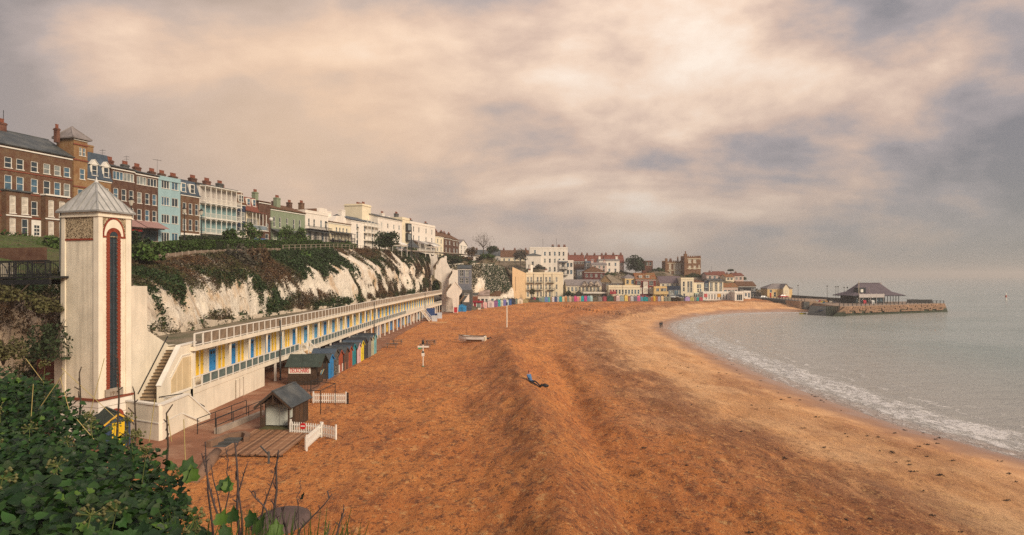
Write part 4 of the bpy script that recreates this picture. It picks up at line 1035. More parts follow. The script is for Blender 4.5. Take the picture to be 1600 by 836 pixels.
# ------------------------------------------------------------------ lift tower
def build_tower():
 th = rad(18); K = Vector((-28.42, 44.0, 0)); LR, LL = 2.45, 3.42
 # local frame: origin at the near corner, x along the door face (away), y along the left face
 t = thing('lift_tower', 'tall cream lift tower with pyramid lead roof and long red brick arched window', 'tower', K, rad(90) - th)
 ZE = zat(328.5, 44.0); ZB = zat(625, 44.0)
 b = MB()
 # the door face has a deep slit for the long window
 wu, ww, wz0, wz1 = 0.80, 0.64, zat(607, 45), zat(369, 45)
 # y axis is left here: left face runs along +y; door face is y = 0, so mirror with care
 D = LL
 holes = [(wu, wz0, ww, wz1 - wz0)]
 wall_mb(LR, D, ZE, holes, rev=.25, below=1, mb=b)
 b.build('wall', CREAMD, t)
 # base plinth slightly wider, with coursed joints
 p = MB(); p.box(-.12, LR + .10, -.12, .0, -1, ZB - .08); p.box(-.12, -.002, 0, D + .1, -1, ZB - .08)
 p.build('plinth', PALEW, t)
 for k in range(4):
  z = ZB - .55 - k * .55
  MB().box(-.13, LR + .11, -.128, -.118, z, z + .035).box(-.128, -.118, -.12, D + .1, z, z + .035).build('joint', CONC, t)
 MB().box(-.2, LR + .18, -.2, -.002, ZB - .08, ZB + .06).box(-.2, -.002, -.002, D + .15, ZB - .08, ZB + .06).build('string_course', REDBAND, t)
 # pilasters and top frieze
 fz = zat(338, 44)
 q = MB()
 q.box(-.07, .25, -.07, -.002, ZB + .062, fz); q.box(LR - .38, LR + .05, -.07, -.002, ZB + .062, fz)
 q.box(-.07, -.002, -.002, .40, ZB + .062, fz); q.box(-.07, -.002, D - .35, D + .05, ZB + .062, fz)
 q.build('pilaster', CREAM, t)
 q = MB(); q.box(-.10, LR + .08, -.10, -.003, fz + .001, ZE - .002); q.box(-.10, -.003, -.003, D + .08, fz + .001, ZE - .002)
 q.box(-.15, LR + .13, -.15, -.101, ZE - .42, ZE - .32); q.box(-.15, -.101, -.101, D + .13, ZE - .42, ZE - .32)
 q.build('frieze', CREAM, t)
 PEB = mat('pebble_panel', (0.50, 0.40, 0.26), .95, .3, 3, bump=1.0, bscale=9, col2=(0.085, .055, .03), spread=(.49, .54), c2scale=15)
 pz = zat(372, 44)
 MB().box(-.03, -.003, .401, D - .351, pz, fz - .002).build('pebble_panel', PEB, t)
 MB().box(.251, LR - .381, -.03, -.003, pz + .12, fz - .002).build('pebble_panel', PEB, t)
 MB().box(-.06, -.003, .401, D - .351, pz - .13, pz - .001).build('brick_band', REDBR, t)
 # window: glazing with glazing bars
 MB().box(wu + .02, wu + ww - .02, .10, .13, wz0, wz1 + .3).build('glass_strip', GLASS, t)
 g = MB()
 for k in range(24):
  z = wz0 + (wz1 - wz0) * k / 23
  g.box(wu, wu + ww, .06, .095, z - .02, z + .02)
 for x in (.0, .30, .595): g.box(wu + x, wu + x + .045, .04, .09, wz0, wz1 + .02)
 g.build('glazing_bars', paint('dull_blue_steel', (.04, .05, .06)), t)
 # brick surround: each brick a piece
 bw = MB().box(0, .235, -.055, .04, 0, .118).mesh('brick', REDBR); n = int((wz1 - wz0) / .138)
 for k in range(n):
  z = wz0 + k * (wz1 - wz0) / n + .008
  for x in (wu - .235 + (.02 if k % 2 else 0), wu + ww - (.02 if k % 2 else 0)):
   link('brick', bw, t, (x, -.002 * (k % 3), z))
 cx = wu + ww / 2
 bm = MB().prism([(-.05, 0), (.05, 0), (.09, .26), (-.09, .26)], -.06, .06).mesh('brick', REDBR)
 for k in range(13):
  a = math.pi * (k + .5) / 13
  o = link('brick', bm, t, (cx + (ww / 2) * math.cos(a), 0, wz1 + (ww / 2) * math.sin(a))); o.rotation_euler = (0, math.pi / 2 - a, 0)
 # glass lunette and the cream arch ring over it, with a red hood
 lun = MB(); ring = MB(); hood = MB(); n = 16
 r0, r1, r2 = ww / 2 + .24, 0.80, .89
 for k in range(n):
  a0, a1 = math.pi * k / n, math.pi * (k + 1) / n
  P = lambda r, a, e=1.48: (cx + r * math.cos(a) * .95, wz1 + r * math.sin(a) * e)
  for m_, ra, rb, y0_, y1_ in ((ring, r0, r1, -.05, -.032), (hood, r1 + .001, r2, -.085, -.034)):
   A, B, C, Dd = P(ra, a0, 1.0 if ra == r0 else 1.48), P(rb, a0), P(rb, a1), P(ra, a1, 1.0 if ra == r0 else 1.48)
   m_.hexa([(A[0], y0_, A[1]), (B[0], y0_, B[1]), (C[0], y0_, C[1]), (Dd[0], y0_, Dd[1])], [(A[0], y1_, A[1]), (B[0], y1_, B[1]), (C[0], y1_, C[1]), (Dd[0], y1_, Dd[1])])
 ring.build('arch_ring', CREAM, t); hood.build('hood_mould', REDBR, t)
 lun.prism([(cx + (ww / 2 - .01) * math.cos(math.pi * k / 12), wz1 + .001 + (ww / 2 - .01) * math.sin(math.pi * k / 12)) for k in range(13)], -.05, -.035); lun.build('arch_glass', GLASS, t)
 MB().box(.251, wu - .27, -.06, -.003, wz1 - .12, wz1).box(wu + ww + .27, LR - .382, -.06, -.003, wz1 - .12, wz1).build('brick_band', REDBR, t)
 # plaque with the carved date
 MB().box(wu - .36, wu + ww + .36, -.13, -.003, ZB + .1, wz0 - .01).build('plaque', CONC, t)
 text_part('1910', t, (cx, -.131, ZB + .17), .40, .02, paint('plaque_letter', (.16, .10, .06)))
 # arched doorway
 dz = zat(652, 45); dr = .40
 rg = MB(); dm = MB()
 bk = MB().prism([(-.06, 0), (.06, 0), (.085, .2), (-.085, .2)], -.21, -.122).mesh('brick', REDBR)
 for k in range(11):
  a = math.pi * (k + .5) / 11
  o = link('brick', bk, t, (cx + .08 + dr * math.cos(a), 0, dz + dr * math.sin(a))); o.rotation_euler = (0, math.pi / 2 - a, 0)
 bs = MB().box(0, .2, -.21, -.122, 0, .12).mesh('brick', REDBR)
 for k in range(14):
  for x in (cx + .08 - dr - .2, cx + .08 + dr): link('brick', bs, t, (x, 0, dz - .135 * (k + 1)))
 dm.prism([(cx + .08 + (dr - .005) * math.cos(math.pi * k / 10), dz + .001 + (dr - .005) * math.sin(math.pi * k / 10)) for k in range(11)], -.135, -.122); dm.build('door_tympanum', CREAM, t)
 MB().box(cx + .08 - dr + .005, cx + .08 + dr - .005, -.15, -.122, 0, dz).build('door', GLASSL, t)
 MB().tube([(cx + .08 + .13 * math.cos(a), -.145, dz + .18 + .13 * math.sin(a)) for a in np.linspace(.6, 5.6, 9)], .025, 5).bar((cx + .08, -.145, dz + .16), (cx + .2, -.145, dz + .16), .04).build('monogram', DKWOOD, t)
 # roof: four faces with rolled seams, gutter and finial
 r = MB(); o = .25; zr = zat(283, 45.6)
 C0 = [(-o, -o, ZE), (LR + o, -o, ZE), (LR + o, D + o, ZE), (-o, D + o, ZE)]; ap = Vector((LR / 2, D / 2, zr))
 r.add(C0 + [ap], [(0, 1, 4), (1, 2, 4), (2, 3, 4), (3, 0, 4), (3, 2, 1, 0)])
 ro = r.build('roof', LEADR, t)
 g = MB()
 for i in range(4):
  A, B = Vector(C0[i]), Vector(C0[(i + 1) % 4]); mid = (A + B) / 2; dn = (ap - mid)
  g.bar(A, ap, .10, .08); L_ = (B - A).length; nn = 6
  for k in range(1, nn):
   f = k / nn; S = A.lerp(B, f); h = 1 - abs(2 * f - 1); e = S + dn * h * .985
   nrm = (B - A).cross(dn).normalized(); nrm = nrm if nrm.z > 0 else -nrm
   g.bar(S + nrm * .02, e + nrm * .02, .05, .06)
  g.bar(A + Vector((0, 0, -.04)), B + Vector((0, 0, -.04)), .12, .12)
 g.build('seam', mat('dull_seam', (.25, .25, .24), .6, .2, 2), ro)
 MB().lathe(ap.x, ap.y, [(.16, zr - .12), (.10, zr + .02), (.06, zr + .12), (.02, zr + .32)], 8).build('finial', LEADR, ro)
 MB().tube([(-.09, D + .02, ZE - .1), (-.12, D + .05, ZE - 4.2), (-.1, D + .3, ZE - 4.25)], .055, 6).build('drainpipe', CONCD, t)

def text_part(body, parent, loc, size, ext, m, rx=rad(90), align='CENTER', sx=1.0, name='lettering'):
 c = bpy.data.curves.new('txt', 'FONT'); c.body = body; c.size = size; c.extrude = ext; c.align_x = align
 o = bpy.data.objects.new('txt', c); COL.objects.link(o)
 me = bpy.data.meshes.new_from_object(o.evaluated_get(bpy.context.evaluated_depsgraph_get()))
 bpy.data.objects.remove(o); me.materials.clear(); me.materials.append(m); me.name = name
 q = link(name, me, parent, loc); q.rotation_euler = (rx, 0, 0); q.scale = (sx, 1, 1)
 return q

# ------------------------------------------------------------------ chalets
FLY = [45, 52, 66, 73, 100, 124, 160, 185, 207]; FLX = [-25.2, -25.6, -25.75, -25.6, -25.5, -25.4, -24.7, -23.9, -22.8]
def frontx(y): return float(np.interp(y, FLY, FLX))
GZ0, GZ1, RZ0, RZ1 = 1.95, 2.36, 5.40, 5.74
def prom_z(y): return float(np.interp(y, BK[:, 1], BK[:, 2])) + .03
def build_chalets():
 t = thing('beach_chalets', 'long two storey row of cream beach chalets with yellow panels and blue doors', 'chalets', (0, 0, 0))
 ys = np.array([51.5] + list(np.arange(53, 207.6, 1.5)))
 S = [(frontx(y), y) for y in ys]
 def strip(x_in, x_out, z0, z1, a=0, e=None):
  b = MB(); e = e or len(S)
  for i in range(a, e - 1):
   (xa, ya), (xb, yb) = S[i], S[i + 1]
   b.hexa([(xa + x_out, ya, z0), (xb + x_out, yb, z0), (xb + x_in, yb, z0), (xa + x_in, ya, z0)], [(xa + x_out, ya, z1), (xb + x_out, yb, z1), (xb + x_in, yb, z1), (xa + x_in, ya, z1)])
  return b
 strip(-5.4, 0.0, GZ0, GZ1).build('gallery_floor', CREAM, t)
 strip(-10.5, 0.12, RZ0, RZ1).build('roof', CREAM, t)
 strip(-10.4, -.1, RZ1 + .004, RZ1 + .05).build('roof_deck', mat('deck_asphalt', (.23, .18, .12), .95, .3, .5, bump=.5, col2=(.10, .10, .05)), t)
 strip(-2.7, -2.5, GZ1, RZ0).build('wall', CREAM, t)
 strip(-4.9, -4.7, -1.5, GZ0).build('lower_wall', CREAM, t)
 # solid lower front at the near end, with a door
 i66 = int(np.searchsorted(ys, 66)); strip(-.25, -.05, -1.2, GZ0, 0, i66 + 1).build('lower_front', CREAM, t)
 x, y = S[i66]; MB().box(x - 4.7, x - .05, y, y + .2, -1, GZ0).build('lower_end', CREAM, t)
 y = 59.5; MB().box(frontx(y) - .06, frontx(y) + 0.0, y, y + 1.7, .05, 1.7).build('store_door', CREAM, t)
 for k in range(3): MB().box(frontx(y) - .02, frontx(y) + .03, y - .03 + .85 * k, y + .03 + .85 * k, .05, 1.75).build('door_strip', CONC, t)
 # bays: blue door, yellow panels
 BLUES = [paint('chalet_blue', (.03, .25, .60)), paint('chalet_sky_blue', (.09, .34, .60)), paint('chalet_pale_blue', (.28, .46, .60))]
 YEL = paint('chalet_yellow', (.80, .52, .04)); YEL2 = paint('chalet_light_yellow', (.82, .64, .18)); ORA = paint('chalet_orange', (.55, .22, .03)); GRY = paint('chalet_grey', (.26, .27, .27))
 dm = {}
 for m in BLUES:
  b = MB(); b.box(0, .07, 0, 1.3, 0, 2.2); b.box(.071, .09, .2, .55, 1.75, 2.0, 1).box(.071, .09, .75, 1.1, 1.75, 2.0, 1); b.box(.071, .085, .12, 1.08, .2, .9); b.box(.071, .12, 1.02, 1.08, .95, 1.05, 1)
  b.box(-.01, .05, -.12, 0, 0, 2.32, 2); b.box(-.01, .05, 1.3, 1.42, 0, 2.32, 2); b.box(-.01, .05, -.12, 1.42, 2.2, 2.321, 2)
  dm[m.name] = b.mesh('door', [m, DARK, CREAM])
 ym = []
 for m in (YEL, YEL2):
  b = MB(); b.box(0, .045, 0, .48, 0, 2.5); b.box(.046, .06, .21, .26, 0, 2.3); b.box(.046, .075, .34, .42, 1.0, 1.1, 1); ym.append(b.mesh('yellow_panel', [m, DARK]))
 y = 55.0; k = 0
 while y < 204:
  dz = (4.45 if y < 118 else 3.55)
  def put(me, yy, name, z=GZ1 + .02, off=-2.5):
   a = math.atan2(frontx(yy + .5) - frontx(yy - .5), 1.0)
   return link(name, me, t, (frontx(yy) + off, yy, z), -a)
  if k > 0: put(dm[BLUES[0 if (k % 3 == 0 or k in (1, 2, 3, 4)) else (2 if k > 9 and k % 2 else 1)].name], y, 'door')
  w = ym[0] if k % 2 == 0 or k < 6 else ym[1]
  put(w, y + 2.0 - (.35 if dz < 4 else 0), 'yellow_panel'); put(w, y + 2.85 - (.55 if dz < 4 else 0), 'yellow_panel')
  if k == 0: put(ym[0], y - 1.2, 'yellow_panel'); put(ym[0], y - .7, 'yellow_panel'); put(ym[0], y + .2, 'yellow_panel')
  if dz > 4: MB().box(0, .16, 0, .10, GZ1, RZ0).build('post', CREAM, t, (frontx(y + 3.9) - .35, y + 3.9, 0))
  y += dz; k += 1
 # recessed store wall below, doors along the far half
 y = 122.0; k = 0
 cols = [GRY, ORA, GRY, BLUES[0], ORA, GRY, BLUES[2], YEL, GRY, BLUES[0]]
 low = [MB().box(0, .06, 0, 1.5, 0, 1.95).mesh('door', m) for m in cols]
 while y < 204:
  if not 168 < y < 176: link('door', low[k % len(low)], t, (frontx(y) - 4.68 + (3.0 if y > 124 else 0), y, prom_z(y)))
  y += 2.1; k += 1
 i124 = int(np.searchsorted(ys, 124)); strip(-1.95, -1.75, -1.5, GZ0, i124).build('lower_wall', CREAM, t)
 x, yy = S[i124]; MB().box(x - 4.7, x - 1.75, yy - .2, yy - .002, -1.2, GZ0).build('lower_end', CREAM, t)
 NB = paint('store_navy', (.02, .03, .07))
 for yy in (100, 104.2, 108.4, 112.6, 116.8): MB().box(0, .1, 0, 3.6, 0, 2.0).build('store_door', NB, t, (frontx(yy) - 3.2, yy, prom_z(yy)))
 # posts under the gallery
 pm = MB().box(-.09, .09, -.09, .09, -.4, GZ0 + 1).mesh('post', PALEW)
 for yy in list(np.arange(69.8, 124, 5.2)) + list(np.arange(124, 207, 4.2)):
  z = prom_z(yy); MB().box(-.1, .1, -.1, .1, z - .3, GZ0).build('post', PALEW, t, (frontx(yy) - .15, yy, 0))
 # railings: posts and panels are pieces of their railing
 PT = mat('teal_mesh_panel', (.10, .135, .125), .6, .3, 1.5, streak=.3); PB = mat('brown_mesh_panel', (.23, .17, .115), .9, .35, 2.0, bump=.6, streak=.4)
 for nm, z, h, off, pmat, gaps in (('gallery_railing', GZ1, 0.90, -.06, PT, ((77.5, 80.3), (169.5, 173))), ('roof_railing', RZ1, 1.05, .02, PB, ())):
  rail = MB(); low = MB()
  for i in range(len(S) - 1):
   (xa, ya), (xb, yb) = S[i], S[i + 1]
   if any(g[0] < (ya + yb) / 2 < g[1] for g in gaps): continue
   rail.bar((xa + off, ya, z + h), (xb + off, yb, z + h), .12, .09); low.bar((xa + off, ya, z + .12), (xb + off, yb, z + .12), .10, .08)
  ro = rail.build(nm, WHITE, t); low.build('bottom_rail', WHITE, ro)
  po = MB().box(-.055, .055, -.055, .055, 0, h - .04).mesh('post', WHITE)
  pa = MB().box(-.015, .015, .10, 1.40, .17, h - .07).mesh('panel', pmat)
  for i in range(len(S)):
   x, y = S[i]
   a = math.atan2(S[min(i + 1, len(S) - 1)][0] - S[max(i - 1, 0)][0], S[min(i + 1, len(S) - 1)][1] - S[max(i - 1, 0)][1])
   if any(g[0] + .4 < y < g[1] - .4 for g in gaps): continue
   link('post', po, ro, (x + off, y, z), -a)
   if i and i < len(S) - 1 and not any(g[0] - .5 < y + .7 < g[1] + .5 for g in gaps) and (y < 150 or nm[0] == 'r'): link('panel', pa, ro, (x + off, y, z), -a)
 # flights down to the sand
 for yy in (77.9, 170.0):
  x0 = frontx(yy + 1) ; z0 = prom_z(yy) - (0.3 if yy < 100 else .9); n = 12; w = 2.1 if yy < 100 else 2.8; run = 3.3
  s = MB()
  for k in range(n):
   zt = GZ1 - (GZ1 - z0) * (k + 1) / n
   s.box(x0 + run * k / n, x0 + run * (k + 1) / n, yy, yy + w, zt - .22, zt)
  so = s.build('beach_steps', mat('sandy_step', (.50, .33, .17), .9, .2, 2), t)
  for e in (-.1, w):
   b = MB(); b.prism([(x0, GZ1 - .35), (x0, GZ1 + .02), (x0 + run, z0 + .02), (x0 + run, z0 - .35)], yy + e, yy + e + .1)
   b.bar((x0, yy + e + .05, GZ1 + 1.0), (x0 + run, yy + e + .05, z0 + 1.0), .1, .1)
   for k in range(5):
    f = k / 4; b.box(x0 + run * f - .05, x0 + run * f + .05, yy + e + .02, yy + e + .08, GZ1 + (z0 - GZ1) * f, GZ1 + (z0 - GZ1) * f + .98)
   b.build('handrail', WHITE, so)
 # drain pipes
 for yy in (70.5, 117.5, 177): MB().tube([(frontx(yy) + .12, yy, RZ1 + .8), (frontx(yy) + .14, yy, prom_z(yy) - .2)], .09, 6).build('drainpipe', CONCD, t)
 return t

def build_near_stairs():
 """The flight from the promenade to the chalet roof, its walls and the stepped ramp beside it."""
 t = thing('promenade_stairs', 'cream stone staircase climbing beside the lift tower with a black handrail', 'stairs', (0, 0, 0))
 X0, X1, Y0, Y1, z0, z1 = -27.6, -26.15, 46.9, 51.45, 1.55, 5.5
 b = MB(); prof = [(46.0, -1), (46.0, zat(447, 46.5)), (48.6, zat(447, 48.6)), (48.6, zat(516, 48.6)), (51.7, zat(539, 51.8)), (53.5, zat(541, 51.8)), (53.5, -1)]
 b.prismx(prof[::-1], -28.15, -27.7); b.build('back_wall', CREAM, t)
 st = mat('worn_step', (.115, .085, .055), .9, .3, 2, bump=.5); ri = mat('step_riser', (.36, .26, .16), .9, .2, 2); n = 18
 tm = MB().box(X0 - .1, X1, -.04, (Y1 - Y0) / n, -.05, 0).mesh('tread', st); rm_ = MB().box(X0 - .1, X1, 0, (Y1 - Y0) / n, -.45, -.051).mesh('riser', ri)
 for k in range(n):
  z = z0 + (z1 - z0) * (k + 1) / n; y = Y0 + (Y1 - Y0) * k / n; link('tread', tm, t, (0, y, z)); link('riser', rm_, t, (0, y, z))
 MB().tube([(X0 - .02, Y0 + .4, z0 + 1.2), (X0 - .02, Y1 - .1, z1 + 1.1)], .045, 6).build('handrail', DARK, t)
 pr = [(47.1, -1), (47.1, 3.3), (49.9, 5.95), (52.3, 5.98), (52.3, -1)]
 MB().prismx(pr[::-1], -26.15, -25.86).build('parapet', CREAM, t)
 c = MB(); c.bar((-26.0, 47.06, 3.34), (-26.0, 49.9, 6.01), .38, .1); c.bar((-26.0, 49.9, 6.01), (-26.0, 52.35, 6.04), .38, .1)
 c.bar((-25.84, 47.4, 2.35), (-25.84, 52.3, 2.4), .07, .12); c.bar((-25.84, 48.4, 3.75), (-25.84, 50.1, 5.2), .05, .08); c.bar((-25.84, 50.1, 5.2), (-25.84, 52.3, 5.2), .05, .08); c.build('coping', WHITE, t)
 pm = mat('sunk_panel', (.60, .47, .28), .75, .1, 1)
 for ya, yb, za, zb in ((48.55, 49.3, 3.55, 4.2), (49.4, 50.1, 4.3, 4.9), (50.2, 51.2, 5.0, 5.0), (51.3, 52.2, 5.0, 5.0)): MB().prismx([(ya, 2.55), (yb, 2.55), (yb, zb), (ya, za)], -25.861, -25.83).build('panel', pm, t)
 MB().box(-33.5, -25.66, 51.5, 51.8, -1, 5.2).build('end_wall', CREAM, t)
 g = MB(); L0 = Vector((-27.5, 46.1)); L1 = Vector((-24.3, 44.5)); L2 = Vector((-24.5, 48.4)); L3 = Vector((-24.2, 51.3)); zt = 2.45
 def wall(p, q, zp, zq, th=.28, mb=g, zl=-1):
  d_ = Vector((q[0] - p[0], q[1] - p[1])); nn = Vector((d_.y, -d_.x)).normalized() * th
  mb.hexa([(p[0], p[1], zl), (q[0], q[1], zl), (q[0] + nn.x, q[1] + nn.y, zl), (p[0] + nn.x, p[1] + nn.y, zl)], [(p[0], p[1], zp), (q[0], q[1], zq), (q[0] + nn.x, q[1] + nn.y, zq), (p[0] + nn.x, p[1] + nn.y, zp)])
 wall(L0, L1, zt, zt); wall(L1, L2, zt, zt - .002, -.28); wall((L2.x, L2.y + .001), L3, zt - .004, .3, -.28); g.build('landing_wall', CREAM, t)
 cp = MB(); nL = Vector((L1.y - L0.y, -(L1.x - L0.x))).normalized() * .14
 cp.bar((L0.x + nL.x, L0.y + nL.y, zt + .06), (L1.x + nL.x, L1.y + nL.y, zt + .06), .42, .11); cp.bar((L1.x - .13, L1.y - .1, zt + .062), (L2.x - .13, L2.y, zt + .062), .42, .11); cp.bar((L2.x - .13, L2.y, zt + .06), (L3.x - .13, L3.y, .36), .40, .106)
 cp.bar((L0.x + nL.x * 2.1, L0.y + nL.y * 2.1, 1.25), (L1.x + nL.x * 2.1, L1.y + nL.y * 2.1, 1.25), .06, .08); cp.bar((L1.x + .02, L1.y, 1.25), (L2.x + .02, L2.y - 1, 1.3), .06, .08); cp.bar((L2.x + .02, L2.y - 1, 1.3), (L3.x + .02, L3.y - 1.6, .2), .06, .08); cp.build('coping', WHITE, t)
 f = MB(); f.hexa([(L0.x, L0.y, .6), (L1.x - .3, L1.y + .1, .6), (L2.x - .3, L2.y, .6), (-27.6, 47.2, .6)], [(L0.x, L0.y, z0), (L1.x - .3, L1.y + .1, z0), (L2.x - .3, L2.y, z0), (-27.6, 47.2, z0)]); f.build('landing', TARMAC, t)
 MB().tube([(-25.9, 47.0, z0 + 1.0), (-24.9, 48.4, z0 + 1.0), (-24.6, 51.2, 1.0)], .04, 5).build('handrail', DARK, t)

# ------------------------------------------------------------------ beach huts
def hut(label, loc, rz, w, d, h, rise, body, roofm, front=None, door=None, group='beach huts', name='beach_hut', over=.12, halfdoor=None, trim=None, planks=True, bodydoor=True):
 """Gabled hut; the front is local y = 0 looking to -y."""
 t = thing(name, label, 'beach hut', loc, rz, group)
 b = MB(); b.prism([(0, -.12), (w, -.12), (w, h), (w/2, h + rise), (0, h)], .03, d); b.build('body', body, t)
 f = MB(); f.prism([(.015, -.1), (w - .015, -.1), (w - .015, h - .01), (w/2, h + rise - .012), (.015, h - .01)], 0, .029); f.build('front', front or body, t)
 r = MB(); o = over
 for s in (0, 1):
  x0, x1 = (-o, w / 2) if s == 0 else (w + o, w / 2); zl = h - o * rise / (w / 2)
  r.slab([(x0, -o, zl), (x0, d + o, zl), (x1, d + o, h + rise), (x1, -o, h + rise)], .06)
 r.bar((w/2, -o - .01, h + rise + .06), (w/2, d + o + .01, h + rise + .06), .16, .05)
 r.build('roof', roofm, t)
 tb = MB(); zl = h - o * rise / (w / 2)
 tb.bar((-o, -o - .02, zl - .03), (w/2, -o - .02, h + rise - .03), .03, .11); tb.bar((w + o, -o - .02, zl - .03), (w/2, -o - .02, h + rise - .03), .03, .11)
 tb.build('bargeboard', trim or front or body, t)
 if door:
  dw = min(.85, w * .5); q = MB(); q.box(w/2 - dw/2, w/2 + dw/2, -.045, -.001, .05, min(1.8, h - .05)); q.box(w/2 - .012, w/2 + .012, -.055, -.046, .05, min(1.8, h - .05), 1)
  q.box(w/2 + .05, w/2 + .12, -.08, -.046, .95, 1.03, 1); q.build('door', [door, DARK], t)
 if halfdoor:
  MB().box(.05, w - .05, -.04, -.001, .02, h * .46).build('lower_door', halfdoor, t)
 return t

def build_near_huts():
 G = 'row of beach huts below the chalet gallery'
 specs = [('bright blue', (.02, .20, .46), None, 'nearest the deckchair kiosk, behind it'), ('black and cream patterned', (.10, .09, .075), None, 'between the blue hut and the brick red hut'),
    ('brick red', (.33, .075, .035), (.62, .55, .48), 'with a white lower door'), ('brown', (.10, .055, .04), (.25, .10, .06), 'with a red brown lower door'),
    ('brick red', (.33, .075, .03), None, 'red down to the sand, beside the teal hut'), ('teal', (.015, .23, .27), None, 'between a red hut and a pink hut'),
    ('pale pink', (.62, .42, .42), None, 'between the teal hut and the yellow hut'), ('bright yellow', (.68, .55, .03), None, 'beside the pink hut'),
    ('charcoal black', (.045, .045, .05), None, 'between the yellow hut and the grey hut'), ('mid grey', (.16, .17, .17), None, 'beside the charcoal hut'),
    ('pale sage', (.42, .42, .28), None, 'between the grey hut and the turquoise hut'), ('turquoise', (.15, .40, .42), None, 'at the far end of the row')]
 y = 71.2
 for i, (cn, c, low, where) in enumerate(specs):
  w = 2.05 if i not in (1,) else 2.3; z = sand1(-20.3, y + 1) ; h = 2.05 + .25 * (i in (1, 8, 9, 10, 11)) + .1 * (i % 2)
  pm = paint(cn.replace(' ', '_') + '_hut', c)
  if i == 1: pm = mat('patterned_hut_paint', (.05, .05, .05), .7, .2, 3, col2=(.45, .40, .30), spread=(.55, .6), c2scale=6)
  side = mat('dark_hut_side', (.05, .045, .042), .85, .3, 1.5) if i not in (5, 7, 11) else pm
  hut(f'{cn} beach hut {where}', (-20.4 - .08 * (i % 3), y, z), rad(90), w, 2.5, h, .62, side, [SLATE, SLATEB, mat('black_felt', (.035, .037, .042), .9, .3, 1.5)][i % 3] if i else SLATE,
   front=pm, door=pm, halfdoor=paint(f'half_{i}', low) if low else None, group=G, trim=pm if i % 2 else None)
  y += w + .10

FARH = [(716,728,475,488,'bright blue',(.02,.20,.44)),(728.6,736,475,487,'dark slate',(.06,.065,.085)),(756,760.6,471,482.5,'pale pink',(.60,.38,.36)),
 (762,771.8,469,480,'lilac white',(.55,.47,.47)),(772.2,777.6,469,480,'purple',(.22,.09,.22)),(778,781.8,468,479,'teal',(.02,.30,.31)),(782.2,786,468.5,478.5,'off white',(.60,.54,.44)),
 (786.4,791,467,478,'violet blue',(.12,.12,.33)),(791.4,795,468,478,'pale blue',(.35,.48,.52)),(795.4,799.6,467,477.5,'navy and white',(.03,.07,.20)),(800,805,466.5,477,'dark navy',(.03,.035,.05)),
 (805.4,808.6,466.5,476.8,'grey green',(.16,.20,.17)),(809,817,466,476.5,'warm cream',(.66,.55,.42)),(817.4,825.4,467,476.2,'khaki',(.28,.24,.12)),(829,833,464,472.5,'near black',(.035,.03,.035)),
 (833.3,837.4,464,472.5,'maroon',(.19,.03,.045)),(837.8,841.8,464.5,472.5,'bottle green',(.03,.07,.05)),(842.2,846,464.5,472.4,'blue grey',(.16,.21,.22)),(846.3,850.8,463.5,472.4,'sage green',(.24,.31,.24)),
 (851.2,856,463.5,472.4,'cornflower blue',(.13,.21,.42)),(856.4,859.4,464,472.3,'turquoise',(.10,.36,.34)),(859.8,862.2,464,472.3,'tan',(.34,.24,.13)),(862.6,866,463.3,472.2,'lilac white',(.56,.52,.56)),
 (866.4,870.2,463.3,472.2,'navy',(.035,.065,.17)),(870.6,873.6,463.2,472.1,'silver',(.48,.48,.46)),(874,878,463.2,472,'teal',(.01,.28,.29)),(878.4,882,462.8,471.9,'cream',(.60,.48,.30)),
 (882.5,886,462,471.8,'orange tan',(.50,.23,.09)),(886.3,888.8,463,471.8,'grey green',(.22,.26,.20)),(889.2,893,462.5,471.7,'beige',(.48,.36,.26)),(893.4,896.8,463,471.6,'grey brown',(.25,.19,.15)),
 (897.2,901,462,471.5,'magenta',(.52,.06,.20)),(901.4,905,462.7,471.4,'salmon pink',(.60,.20,.22)),(905.3,907.6,463,471.3,'cream',(.58,.45,.28)),(908,912.2,462,471.2,'teal',(.01,.30,.33)),
 (912.8,917.2,462,471.1,'magenta',(.45,.05,.22)),(917.8,922,462,471,'sky blue',(.14,.33,.42)),(922.4,926,462,471,'pale aqua',(.36,.52,.52)),(935,941,463,470.8,'grey',(.20,.18,.16)),
 (941.6,948.4,462,470.8,'maroon',(.16,.03,.035)),(949,958.6,461.5,470.8,'bottle green',(.02,.055,.035)),(959,962.8,463,470.8,'red brown',(.16,.07,.055)),(963.2,968,461,470.9,'pinkish white',(.62,.47,.45)),
 (968.5,975,462,470.9,'blue grey',(.26,.30,.29)),(976,981,460.6,470.8,'butter yellow',(.62,.45,.12)),(981.4,985,463,470.8,'red brown',(.22,.10,.07)),(985.4,990,462,471,'silver',(.44,.42,.42)),
 (990.5,995.6,462,471,'slate',(.12,.12,.15)),(996,1000.2,461.5,471,'hot pink',(.60,.13,.27)),(1000.6,1004.8,463.3,471,'steel blue',(.08,.24,.32)),(1005.2,1012.4,463,471,'teal',(.005,.21,.23)),
 (1012.8,1016.4,463.8,471,'grey',(.22,.18,.17)),(1016.8,1020.4,463,471,'rust',(.33,.12,.05)),(1021,1024.2,462.4,471.2,'golden yellow',(.56,.34,.02)),(1024.6,1027.4,463,471,'orange brown',(.40,.16,.07)),
 (1028,1032,463,471,'lilac grey',(.33,.31,.37)),(1033,1037,462,471,'cream',(.60,.46,.27)),(1037.6,1043.4,463,471,'dark sage',(.13,.13,.10)),(1044,1048,463,471,'grey green',(.22,.23,.18)),
 (1071,1078,463,470.6,'lilac',(.37,.26,.47)),(1078.6,1084.4,463.6,470.4,'yellow and blue',(.46,.40,.14)),(1084.8,1088,464,470.4,'grey',(.26,.20,.19)),(1088.4,1092.2,463.4,470.3,'teal',(.02,.27,.27)),
 (1093,1098,464,470.3,'coral red',(.50,.10,.12))]
